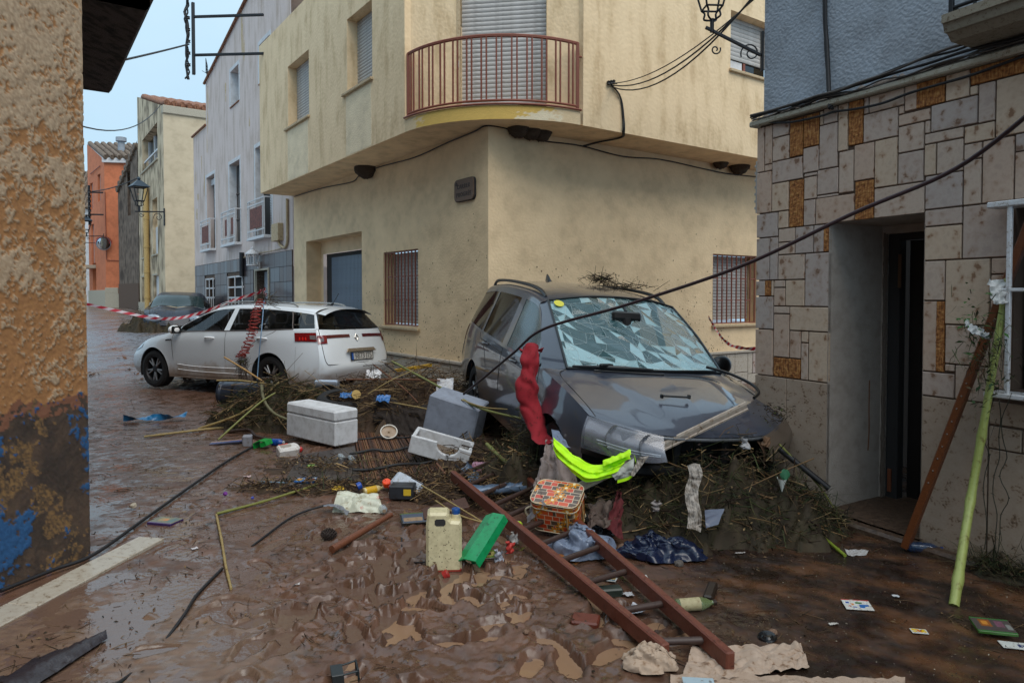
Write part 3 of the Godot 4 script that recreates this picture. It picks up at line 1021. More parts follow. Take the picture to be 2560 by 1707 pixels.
func cream_house() -> void:
	var t := thing("cream_house", "narrow cream three storey house beside the pink house up the street", "house")
	var o := 1.6
	var FP := func(s: float, h: float, k: float): return HP(16.4, h, o) + (ER * s + NR * k) * UNIT
	var w := MB.new()
	var top := func(s: float): return 7.73 + (s - 16.4) * 0.28
	wall(w, HP, 16.4, 22.1, 0.9, 7.7, [[17.55, 6.25, 20.95, 7.45, 0.3], [17.75, 3.1, 18.76, 5.0, 0.18], [20.2, 3.1, 21.2, 5.0, 0.18], [17.64, 0.9, 18.7, 2.38, 0.12], [19.95, 0.9, 21.42, 2.38, 0.12]], o)
	wall(w, HP, 16.4, 22.1, 7.7, 7.72, [], o, top)
	face(w, HP(22.1, 0.9, o), HP(22.1, 9.32, o), HP(22.1, 9.32, o - 7), HP(22.1, 0.9, o - 7), DL)
	obj("wall", w, M.house_c, t)
	var g := MB.new()
	wall(g, FP, 0.0, 4.0, 0.3, 7.5)
	obj("side_wall", g, M.house_c2, t)
	var ev := MB.new()
	slab(ev, FP, -0.02, 4.0, 7.5, 7.76, -0.2, 0.06, 0.02)
	obj("eave", ev, M.trim, t)
	var r := MB.new()
	tiled_roof(r, HP(22.1, 9.36, o - 0.1), HP(22.1, 9.36, o - 5), ((DL * -5.7 + V(0, -1.6, 0)) * UNIT), 16)
	tiled_roof(r, FP.call(0.0, 7.84, 0.06), FP.call(4.0, 7.84, 0.06), (NR * -0.5 + V(0, 0.1, 0)) * UNIT, 18)
	obj("roof", r, M.roof_tile2, t)
	slab_part("window", t, M.glass, HP, 17.55, 20.95, 6.25, 7.45, o - 0.3, o - 0.27, 0.0)
	for s: float in [17.7, 18.65, 19.6, 20.9]:
		slab_part("window_frame", t, M.white_metal, HP, s - 0.05, s + 0.05, 6.25, 7.4, o - 0.27, o - 0.2, 0.003)
	for h: float in [6.3, 6.6]:
		slab_part("window_rail", t, M.white_metal, HP, 17.55, 20.95, h, h + 0.06, o - 0.1, o - 0.05, 0.003)
	slab_part("sill", t, M.trim, HP, 17.45, 21.05, 6.19, 6.25, o - 0.2, o + 0.06, 0.004)
	for q in [[17.75, 18.76], [20.2, 21.2]]:
		slab_part("window_panel", t, M.cream_low, HP, q[0], q[1], 4.06, 5.0, o - 0.18, o - 0.14, 0.0)
		slab_part("window_shutter", t, M.white_metal, HP, q[0], q[1], 3.12, 4.06, o - 0.15, o - 0.09, 0.004)
		slab_part("sill", t, M.trim, HP, q[0] - 0.05, q[1] + 0.05, 3.05, 3.1, o - 0.1, o + 0.06, 0.004)
	for q in [[17.64, 18.7], [19.95, 21.42]]:
		slab_part("shutter", t, M.white_metal, HP, q[0], q[1], 1.3, 2.38, o - 0.12, o - 0.08, 0.0)
		slab_part("lintel", t, M.trim, HP, q[0] - 0.05, q[1] + 0.05, 2.38, 2.44, o, o + 0.05, 0.004)
	var p := MB.new()
	p.rod(HP(19.5, 1.0, o + 0.1), HP(19.5, 5.52, o + 0.1), 0.13, 8)
	for h: float in [1.6, 2.5, 3.4, 4.4]:
		p.rod(HP(19.5, h, o + 0.1), HP(19.5, h + 0.08, o + 0.1), 0.15, 8)
	obj("drain_pipe", p, mat(rgb(196, 166, 106), 0.6, {"tex": T.dirt, "tile": 0.8}), t)
	slab_part("base_course", t, M.trim, HP, 19.3, 22.1, 0.8, 1.45, o, o + 0.06, 0.01)

func upper_street_houses() -> void:
	# the old grey wall with a raked top, between the cream and the orange house
	var a := V(-20.63, 0, -38.49)
	var b := V(-22.68, 0, -40.6)
	var x := (a - b).normalized()
	var GP := func(s: float, h: float, o: float): return b + (x * s + x.cross(Vector3.UP) * o) * UNIT + V(0, up_h(h), 0)
	var L := a.distance_to(b) / UNIT
	var t := thing("grey_barn", "old grey brown barn wall with sloping top next to the orange house", "building")
	var w := MB.new()
	wall(w, GP, -0.25, L + 0.3, 0.9, 6.2, [[1.1, 5.0, 1.5, 6.2, 0.2]], 0.0)
	wall(w, GP, -0.25, L + 0.3, 6.2, 6.21, [[1.1, 6.2, 1.5, 6.21, 0.2]], 0.0, func(s: float): return 6.1 + (s + 0.25) * 0.66)
	face(w, GP.call(-0.25, 0.9, 0), GP.call(-0.25, 6.1, 0), GP.call(-0.25, 6.1, -5), GP.call(-0.25, 0.9, -5), -x)
	obj("wall", w, M.house_d, t)
	slab_part("window", t, mat(rgb(150, 110, 92), 0.9, {"tex": T.mottle, "tile": 0.6}), GP, 1.1, 1.5, 5.0, 6.0, -0.2, -0.14, 0.0)
	slab_part("window", t, M.dark, GP, 1.1, 1.5, 6.0, 6.6, -0.2, -0.14, 0.0)
	slab_part("base_course", t, M.joint, GP, -0.25, L + 0.3, 0.9, 2.2, 0.0, 0.03, 0.0)
	var r := MB.new()
	tiled_roof(r, GP.call(-0.25, 6.14, 0.1), GP.call(L + 0.3, 7.75, 0.1), -x.cross(Vector3.UP) * 5.4 + V(0, 0.27, 0), 9)
	obj("roof", r, M.roof_tile, t)
	# orange house
	t = thing("orange_house", "bright orange rendered house with mossy tiled roof at the street end", "house")
	var c := V(-24.06, 0, -41.48)
	var fx := V(0.985, 0, -0.17)
	var EP := func(s: float, h: float, o: float): return c + (fx * s + fx.cross(Vector3.UP) * o) * UNIT + V(0, up_h(h), 0)
	var lx := (c - V(-27.1, 0, -44.88)).normalized()
	var KP := func(s: float, h: float, o: float): return c + (-lx * s + lx.cross(Vector3.UP) * o) * UNIT + V(0, up_h(h), 0)
	w = MB.new()
	wall(w, EP, 0, 3.5, 0.9, 7.5)
	wall(w, KP, 0, 3.36, 0.9, 7.4, [[0.75, 5.9, 1.3, 7.1, 0.15], [2.3, 5.7, 2.9, 6.9, 0.15], [2.2, 3.0, 2.8, 5.0, 0.15], [1.9, 1.0, 2.6, 3.2, 0.2]])
	wall(w, KP, 0, 3.36, 7.4, 7.41, [], 0.0, func(s: float): return 7.6 + s * 0.36)
	obj("wall", w, M.house_e, t)
	for q in [[0.75, 5.9, 1.3, 7.1], [2.3, 5.7, 2.9, 6.9], [2.2, 3.0, 2.8, 5.0]]:
		slab_part("window", t, M.stucco_grey, KP, q[0], q[2], q[1], q[3], -0.15, -0.1, 0.0)
	slab_part("door", t, M.trim, KP, 1.9, 2.6, 1.0, 3.2, -0.2, -0.14, 0.0)
	w = MB.new()
	slab(w, EP, -0.03, 3.5, 0.9, 1.8, -0.1, 0.05, 0.01)
	slab(w, KP, -0.04, 3.36, 0.9, 1.95, -0.1, 0.05, 0.01)
	slab(w, EP, -0.03, 0.5, 1.8, 2.05, -0.1, 0.05, 0.01)
	obj("stone_base", w, M.trim, t)
	slab_part("eave", t, M.white_plaster, EP, -0.05, 3.5, 7.46, 7.66, -0.2, 0.12, 0.01)
	r = MB.new()
	var dn: Vector3 = EP.call(0.0, 7.66, 0.16) - KP.call(3.36, 8.82, 0.0)
	tiled_roof(r, KP.call(3.36, 8.84, 0.0), KP.call(3.36, 8.84, 0.0) + fx * 5.7, dn, 15)
	obj("roof", r, M.roof_tile, t)
	var ch := MB.new()
	ch.rod(EP.call(0.35, 7.7, -1.0), EP.call(0.35, 8.6, -1.0), 0.19, 10)
	ch.rod(EP.call(0.35, 8.6, -1.0), EP.call(0.35, 8.78, -1.0), 0.3, 10)
	obj("chimney", ch, M.stucco_grey, t)
	var cd := MB.new()
	cd.tube(PV([EP.call(0.03, 6.2, 0.04), EP.call(0.05, 3.3, 0.04), EP.call(0.07, 3.24, 0.04), EP.call(1.4, 3.2, 0.04)]), 0.022, 5)
	cd.tube(PV([EP.call(0.95, 7.5, 0.04), EP.call(0.95, 6.5, 0.04), EP.call(1.05, 6.4, 0.04)]), 0.03, 5)
	cd.rod(KP.call(0.6, 7.4, 0.04), KP.call(2.6, 7.3, 0.04), 0.025, 5)
	obj("conduit", cd, M.rust_brown, t)
	# balcony on its street side
	var ba := MB.new()
	slab(ba, KP, 1.9, 3.2, 2.95, 3.1, 0.0, 0.5, 0.01)
	var bal := obj("balcony", ba, M.trim, t)
	for k in 12:
		var q := MB.new()
		q.rod(KP.call(1.95 + k * 0.11, 3.1, 0.46), KP.call(1.95 + k * 0.11, 4.1, 0.46), 0.014, 5)
		obj("bar", q, M.iron, bal)
	var tr := MB.new()
	tr.rod(KP.call(1.92, 4.1, 0.46), KP.call(3.2, 4.1, 0.46), 0.02, 5)
	tr.rod(KP.call(1.92, 4.1, 0.46), KP.call(1.92, 4.1, 0.0), 0.02, 5)
	obj("handrail", tr, M.iron, bal)
	# white house behind it
	t = thing("white_house", "white house with dark tiled roof half hidden at the street's far end", "house")
	w = MB.new()
	w.box(xf(V(-32.5, 4.4, -51.0), 0), V(6.3, 7.1, 4.1), 0.0)
	obj("wall", w, M.house_f, t)
	r = MB.new()
	tiled_roof(r, V(-35.6, 10.7, -50.9), V(-29.4, 10.7, -50.9), V(0, -2.9, 2.2), 22)
	obj("roof", r, M.roof_tile, t)

func left_house() -> void:
	var c := V(-2.696, 0, -4.427)
	var away := V(-0.306, 0, 0.952).normalized()  # the face that we see runs towards us
	var out := V(0.952, 0, 0.306)
	var t := thing("left_house", "old left house wall of flaking ochre plaster with blue paint below", "house")
	var w := MB.new()
	var mk := func(u: float, v: float) -> Array:
		var s := u * 1.7
		var h := v * 4.6 - 0.1
		var big := nz(s * 1.6, h * 1.6, 2.0)
		var med := nz(s * 5.0, h * 4.0, 4.0)
		var fi := nz(s * 17.0, h * 15.0, 6.0)
		var vf := nz(s * 45.0, h * 40.0, 8.0)
		var line := 1.02 + nz(s * 6.0, 3.0) * 0.07
		var rel := fi * 0.003 + vf * 0.0025
		var col: Color
		if h > line:  # ochre wash, with the paler rough coat over it in patches
			var k := med * 0.45 + big * 0.45 + fi * 0.5 + vf * 0.5 + nz(s * 90.0, h * 80.0, 12.0) * 0.25 + clampf((h - 1.8) * 0.22, -0.35, 0.5)
			var oc := rgb(168, 120, 74).lerp(rgb(146, 102, 64), clampf(0.5 + vf, 0, 1))
			var pale := rgb(186, 162, 134).lerp(rgb(158, 132, 104), clampf(0.5 + vf * 1.2, 0, 1))
			col = pale if k > 0.02 else oc
			rel += 0.005 if k > 0.02 else 0.0
		else:
			var k2 := nz(s * 4.5 + 9.0, h * 2.6, 11.0) * 0.75 + fi * 0.4 + vf * 0.2 + big * 0.3
			col = rgb(88, 70, 56).lerp(rgb(58, 48, 42), clampf(0.5 + med + vf * 0.5, 0, 1))
			if nz(s * 3.0, h * 3.0, 21.0) + fi * 0.4 > 0.22:
				col = rgb(134, 102, 62).lerp(col, clampf(0.4 + vf, 0, 1))
			if k2 > 0.24:
				col = rgb(46, 92, 138).lerp(rgb(34, 74, 116), clampf(0.5 + vf, 0, 1))
				rel += 0.003
			elif h > line - 0.09 and fi > -0.1:
				col = rgb(126, 84, 62)
		return [rel, col]
	w.grid(190, 520, func(u: float, v: float):
		var q: Array = mk.call(u, v)
		return c + away * (u * 1.7) + out * q[0] + V(0, v * 4.6 - 0.1, 0), false, func(u: float, v: float): return lin(mk.call(u, v)[1]))
	obj("wall", w, mat(Color.WHITE, 0.92, {"vc": true, "bump": T.fine, "relief": 0.35, "tile": 0.35}), t)
	var b := MB.new()
	var far_ := c + DL * 9.0
	face(b, c + V(0, -0.1, 0), c + V(0, 7, 0), far_ + V(0, 7, 0), far_ + V(0, -0.1, 0), -NL)
	face(b, c + V(0, 4.49, 0), c + away * 1.7 + V(0, 4.49, 0), c + away * 1.7 + V(0, 7, 0), c + V(0, 7, 0), out)
	var ne := c + away * 1.7
	face(b, ne + V(0, -0.1, 0), ne + V(0, 7, 0), V(-3.9, 7, 7), V(-3.9, -0.1, 7), V(1, 0, 0))
	face(b, c + V(0, 7, 0), far_ + V(0, 7, 0), far_ + NL * 6 + V(0, 7, 0), V(-9, 7, 7), Vector3.UP)
	obj("side_wall", b, M.house_d, t)
	# the balcony slab over the street
	var s := MB.new()
	var BP := func(q: float, h: float, o: float): return V(-3.01, 0, -5.82) + DL * q - NL * o + V(0, h, 0)
	var prof := P2([V2(-0.62, 4.0), V2(0.0, 4.0), V2(0.03, 4.04), V2(0.03, 4.12), V2(0.08, 4.16), V2(0.08, 4.26), V2(-0.62, 4.26)])
	s.prism(prof, Transform3D(Basis(-NL, Vector3.UP, DL), V(-3.01, 0, -5.82)), 2.85, 0.0)
	s.prism(P2([V2(-0.62, 4.12), V2(0.1, 4.12), V2(0.1, 4.26), V2(-0.62, 4.26)]), Transform3D(Basis(-NL, Vector3.UP, DL), V(-3.01, 0, -5.82) - DL * 0.05), 0.05, 0.0)
	obj("balcony", s, mat(rgb(88, 78, 74), 0.95, {"tex": T.grime, "tile": 1.2, "bump": T.fine, "relief": 0.4}), t)

func stone_house() -> void:
	var t := thing("stone_house", "house at the right clad in pale rectangular stones under grey render", "house")
	var DW := 0.62  # depth of the doorway
	var w := MB.new()
	wall(w, QP, 0.0, 0.68, -0.3, 3.06, [], -0.014)
	wall(w, QP, 0.68, 1.4, 2.2, 3.06, [], -0.014)
	wall(w, QP, 1.4, 4.2, -0.3, 3.06, [[1.93, 1.1, 3.3, 2.17, 0.2]], -0.014)
	face(w, QP(0, -0.3, -0.014), QP(0, 3.06, -0.014), QP(0, 3.06, -6), QP(0, -0.3, -6), -DS)
	obj("wall", w, M.joint, t)
	# the cladding: [s0, s1, h0, h1, kind]; kind 1 ochre, 2 half ochre, 3 plain lower panel
	var st := [[-0.02,0.05,2.68,3.04,0],[0.06,0.13,2.735,3.04,0],[0.06,0.13,2.68,2.725,0],[0.14,0.30,2.935,3.04,0],[0.14,0.30,2.745,2.925,0],[0.31,0.43,2.75,3.04,1],[0.44,0.575,2.8,3.04,1],[0.585,0.61,2.94,3.04,0],[0.62,0.73,2.94,3.05,0],[0.585,0.735,2.61,2.93,0],[0.745,0.82,2.715,3.05,0],[0.83,0.94,2.74,3.05,1],[0.95,1.2,2.74,2.93,0],[0.95,0.98,2.94,3.05,0],[0.99,1.24,2.94,3.05,0],[1.25,1.51,2.89,3.05,2],[1.52,1.66,2.89,3.05,0],[1.21,1.24,2.88,2.93,0],[1.21,1.42,2.8,2.87,0],[1.21,1.38,2.62,2.79,0],[1.43,1.71,2.715,2.88,0],[1.39,1.42,2.715,2.79,0],[1.39,1.63,2.645,2.705,0],[1.67,1.71,2.89,2.94,0],[1.67,2.3,2.95,3.05,1],[1.72,1.81,2.71,2.94,0],[1.82,2.12,2.605,2.94,0],[1.64,1.81,2.6,2.7,0],[1.21,1.38,2.41,2.61,0],[1.39,1.46,2.44,2.635,0],[1.47,1.63,2.44,2.635,0],[1.64,1.74,2.5,2.59,0],[1.64,1.74,2.22,2.49,0],[1.75,1.92,2.22,2.59,0],[1.93,2.06,2.5,2.595,0],[1.93,2.3,2.22,2.49,0],[2.07,2.4,2.5,2.595,0],[0.14,0.43,2.57,2.735,0],[0.44,0.575,2.605,2.79,0],[0.45,0.56,2.575,2.595,0],[0.57,0.745,2.42,2.6,0],[0.755,0.87,2.41,2.705,0],[0.88,1.03,2.48,2.73,0],[1.04,1.2,2.41,2.73,0],[-0.02,0.13,2.34,2.67,0],[0.14,0.3,2.34,2.56,0],[0.31,0.44,2.2,2.56,1],[0.45,0.56,2.4,2.565,0],[0.45,0.55,2.2,2.39,0],[0.56,0.88,2.2,2.39,0],[0.57,0.745,2.395,2.41,0],[0.89,1.03,2.2,2.47,1],[1.04,1.39,2.2,2.4,0],[-0.02,0.195,2.14,2.33,0],[0.205,0.3,2.2,2.33,0],[-0.02,0.115,1.79,2.13,0],[0.125,0.2,1.79,2.13,0],[0.21,0.365,2.09,2.19,0],[0.21,0.365,1.99,2.08,0],[0.375,0.535,1.99,2.19,0],[0.545,0.68,1.99,2.19,2],[0.21,0.46,1.79,1.98,0],[0.47,0.68,1.58,1.98,0],[-0.02,0.13,1.66,1.78,2],[0.14,0.16,1.66,1.78,0],[0.17,0.275,1.73,1.78,0],[0.17,0.275,1.58,1.72,0],[0.285,0.46,1.58,1.78,0],[-0.02,0.16,1.39,1.65,0],[0.17,0.32,1.52,1.57,0],[0.17,0.32,1.17,1.51,0],[0.33,0.68,1.39,1.57,0],[-0.02,0.16,1.01,1.38,0],[0.33,0.43,1.17,1.38,0],[0.44,0.5,1.3,1.38,0],[0.44,0.5,1.01,1.29,0],[0.51,0.68,1.01,1.38,0],[0.17,0.43,1.01,1.16,1],[-0.02,0.3,-0.1,1.0,3],[0.304,0.68,-0.1,1.0,3],[1.4,1.63,2.41,2.43,0],[1.4,1.63,2.22,2.43,0],[1.4,1.63,2.11,2.21,0],[1.4,1.63,1.89,2.1,0],[1.64,1.92,1.89,2.21,0],[1.4,1.53,1.63,1.88,0],[1.54,1.8,1.48,1.88,0],[1.81,1.92,1.79,1.88,0],[1.81,1.92,1.48,1.78,0],[1.4,1.535,1.17,1.62,2],[1.545,1.8,1.23,1.47,0],[1.545,1.6,1.18,1.22,0],[1.61,1.8,1.01,1.22,0],[1.81,1.92,1.1,1.47,0],[1.4,1.6,1.01,1.16,0],[1.4,1.805,-0.1,1.0,3],[1.815,2.5,0.885,1.02,3],[1.815,1.99,0.74,0.87,3],[2.0,2.5,0.74,0.87,3],[1.815,2.5,-0.1,0.73,3],[3.31,4.2,-0.1,3.05,3],[2.51,3.3,-0.1,1.02,3],[2.31,3.3,2.22,3.05,0]]
	rng.seed = 3
	for q in st:
		if q[2] == 2.41 and q[0] == 1.4:
			continue
		var m: Material = M.stones[rng.randi() % 5]
		if q[4] == 1: m = M.stone_ochre
		if q[4] == 3: m = M.stone_low
		if q[4] == 2:
			var half: float = lerpf(q[0], q[1], 0.62)
			if q[1] - q[0] > 0.2: half = lerpf(q[0], q[1], 0.3)
			var mb := MB.new()
			slab(mb, QP, half, q[1], q[2], q[3], -0.03, 0.0005, 0.003)
			obj("stone", mb, M.stone_ochre, t)
			slab_part("stone", t, m, QP, q[0], half, q[2], q[3], -0.03, 0.0, 0.003)
			continue
		slab_part("stone", t, m, QP, q[0], q[1], q[2], q[3], -0.03, rf(-0.001, 0.003), 0.0035)
	# band of trim, and the grey render above it, set back a little
	var tr := MB.new()
	slab(tr, QP, -0.07, 4.2, 3.055, 3.1, -0.06, 0.05, 0.01)
	obj("trim_band", tr, M.trim, t)
	var le := MB.new()
	le.grid(160, 4, func(u: float, v: float):
		var s := u * 4.0 - 0.05
		return QP(s, 3.1 + (0.02 + 0.05 * absf(nz(s * 5.0, 2.0)) + 0.02 * nz(s * 22.0, 4.0)) * sin(v * PI) + 0.01 * v, lerpf(0.045, -0.055, v)))
	obj("crumbling_ledge", le, mat(rgb(126, 116, 108), 0.95, {"tex": T.dirt, "tile": 0.25, "bump": T.mid, "relief": 1.0}), t)
	var u := MB.new()
	wall(u, QP, 0.0, 4.2, 3.05, 7.6, [[2.0, 3.32, 3.2, 5.4, 0.2]], -0.05)
	face(u, QP(0, 3.05, -0.05), QP(0, 7.6, -0.05), QP(0, 7.6, -6), QP(0, 3.05, -6), -DS)
	face(u, QP(0, 7.6, -0.05), QP(4.2, 7.6, -0.05), QP(4.2, 7.6, -6), QP(0, 7.6, -6), Vector3.UP)
	face(u, QP(4.2, -0.3, -0.05), QP(4.2, 7.6, -0.05), QP(4.2, 7.6, -6), QP(4.2, -0.3, -6), DS)
	wall(u, QP, 4.2, 12.0, -0.3, 7.6, [], -0.02)  # the front runs on beside and behind the camera
	obj("upper_wall", u, M.stucco_grey, t)
	slab_part("balcony_door", t, M.dark, QP, 2.0, 3.2, 3.32, 5.4, -0.25, -0.2, 0.0)
	# the doorway
	var r := MB.new()
	face(r, QP(0.68, -0.1, 0.002), QP(0.68, 2.2, 0.002), QP(0.68, 2.2, -DW), QP(0.68, -0.1, -DW), DS)
	face(r, QP(1.4, -0.1, 0.002), QP(1.4, 2.2, 0.002), QP(1.4, 2.2, -DW), QP(1.4, -0.1, -DW), -DS)
	face(r, QP(0.68, 2.2, 0.002), QP(1.4, 2.2, 0.002), QP(1.4, 2.2, -DW), QP(0.68, 2.2, -DW), Vector3.DOWN)
	wall(r, QP, 0.68, 1.4, -0.1, 2.2, [[0.7, -0.1, 1.4, 2.14, 0.2]], -DW)
	obj("doorway", r, M.reveal, t)
	var fr := MB.new()
	fr.grid(3, 90, func(a: float, b: float):
		var hh := b * 2.15
		return QP(0.684 + a * 0.03 + nz(hh * 9.0, a * 2.0) * 0.007, hh, -DW - 0.02 + 0.03 * sin(a * PI) + nz(hh * 25.0, a * 3.0, 5.0) * 0.006), false)
	obj("broken_frame_edge", fr, mat(rgb(104, 92, 82), 0.95, {"bump": T.mid, "tile": 0.2, "relief": 0.8}), t)
	slab_part("door_frame", t, M.dark, QP, 0.705, 0.8, 0.05, 2.14, -DW - 0.12, -DW - 0.04, 0.005)
	slab_part("door_frame", t, M.dark, QP, 0.8, 1.4, 2.09, 2.14, -DW - 0.12, -DW - 0.04, 0.005)
	var dm := mat(rgb(26, 22, 21), 0.6, {"tex": T.wood, "tile": V(0.5, 0.5, 0.5)})
	for k in 6:
		slab_part("door_board", t, dm, QP, 0.8 + k * 0.102, 0.8 + k * 0.102 + 0.1, 0.07, 2.09, -DW - 0.19, -DW - 0.165 + 0.001 * (k % 2), 0.003)
	slab_part("latch_plate", t, mat(rgb(96, 70, 50), 0.5, {"metal": 0.4}), QP, 0.79, 0.815, 1.72, 1.98, -DW - 0.045, -DW - 0.03, 0.003)
	slab_part("hinge", t, mat(rgb(120, 66, 40), 0.6), QP, 0.73, 0.76, 0.12, 0.3, -DW - 0.04, -DW - 0.025, 0.003)
	var fl := MB.new()
	fl.grid(16, 16, func(a: float, b: float): return QP(0.66 + a * 0.76, 0.055 + nz(a * 3.0, b * 3.0) * 0.008 + b * 0.02, 0.02 - b * 0.9), false)
	obj("threshold_floor", fl, M.mud_floor, t)
	slab_part("step", t, M.mud_floor, QP, 0.3, 1.9, -0.12, 0.05, 0.02, 0.12, 0.02)
	# rust run on the reveal, a real trail of iron stain
	var ru := MB.new()
	ru.tube(spline(PV([QP(0.6805, 1.0, -0.485), QP(0.6805, 0.8, -0.483), QP(0.6805, 0.6, -0.488), QP(0.6805, 0.45, -0.478)])), 0.005, 5)
	obj("rust_run", ru, mat(rgb(112, 70, 40), 0.9), t)
	# window with a white frame and grille
	slab_part("window", t, mat(rgb(170, 176, 184), 0.4, {"tex": T.mottle, "tile": 0.6}), QP, 1.93, 3.3, 1.1, 2.17, -0.2, -0.17, 0.0)
	var gl := MB.new()
	slab(gl, QP, 1.86, 3.3, 2.165, 2.2, 0.02, 0.16, 0.006)
	slab(gl, QP, 1.86, 3.3, 1.065, 1.095, 0.0, 0.16, 0.006)
	slab(gl, QP, 1.94, 3.3, 1.68, 1.7, 0.12, 0.15, 0.004)
	var g := obj("window_grille", gl, M.white_metal, t)
	for k in 8:
		slab_part("bar", g, M.white_metal, QP, 1.965 + k * 0.14, 1.99 + k * 0.14, 1.09, 2.17, 0.125, 0.15, 0.004)
	slab_part("window_frame", t, M.white_metal, QP, 1.95, 2.02, 1.1, 2.17, -0.17, -0.1, 0.005)
	slab_part("window_frame", t, M.white_metal, QP, 2.4, 2.47, 1.1, 2.17, -0.17, -0.1, 0.005)
	# balcony above
	var ba := MB.new()
	var prof := P2([V2(-0.1, 3.16), V2(0.26, 3.16), V2(0.3, 3.2), V2(0.33, 3.2), V2(0.345, 3.25), V2(0.36, 3.25), V2(0.36, 3.3), V2(-0.1, 3.3)])
	ba.prism(prof, Transform3D(Basis(NS, Vector3.UP, -DS), QP(4.2, 0, 0)), 2.5)
	var bl := obj("balcony", ba, mat(rgb(142, 134, 118), 0.9, {"tex": T.dirt, "tile": 0.45, "bump": T.fine, "relief": 0.5}), t)
	var rb := MB.new()
	for h: float in [3.33, 4.1]:
		rb.rod(QP(1.74, h, 0.33), QP(4.2, h, 0.33), 0.011, 6)
		rb.rod(QP(1.74, h, 0.33), QP(1.74, h, 0.0), 0.011, 6)
	obj("handrail", rb, M.iron, bl)
	for k in 9:
		var q := MB.new()
		if k == 0:
			q.box(Transform3D(Basis(DS, Vector3.UP, -NS), QP(1.74, 3.7, 0.33)), V(0.024, 0.82, 0.024), 0.002)
		else:
			q.rod(QP(1.74 + k * 0.13, 3.3, 0.33), QP(1.74 + k * 0.13, 4.1, 0.33), 0.009, 6)
		obj("bar", q, M.iron, bl)
	var sc := MB.new()
	for k in 5:
		var p := PackedVector3Array()
		for i in 26:
			var a := i / 25.0 * TAU * 1.15
			p.append(QP(1.87 + k * 0.26 + cos(a) * 0.085 * (1.0 - i * 0.02), 3.5 + sin(a) * 0.13 * (1.0 - i * 0.02), 0.33))
		sc.tube(p, 0.007, 5)
	obj("scroll", sc, M.iron, bl)
	# edge-on louvre at the far corner
	var lv := MB.new()
	slab(lv, QP, -0.055, -0.02, 2.35, 2.78, -0.1, -0.02, 0.003)
	for k in 7:
		slab(lv, QP, -0.062, -0.05, 2.38 + k * 0.058, 2.40 + k * 0.058, -0.09, -0.015, 0.002)
	obj("louvre", lv, M.shutter, t)

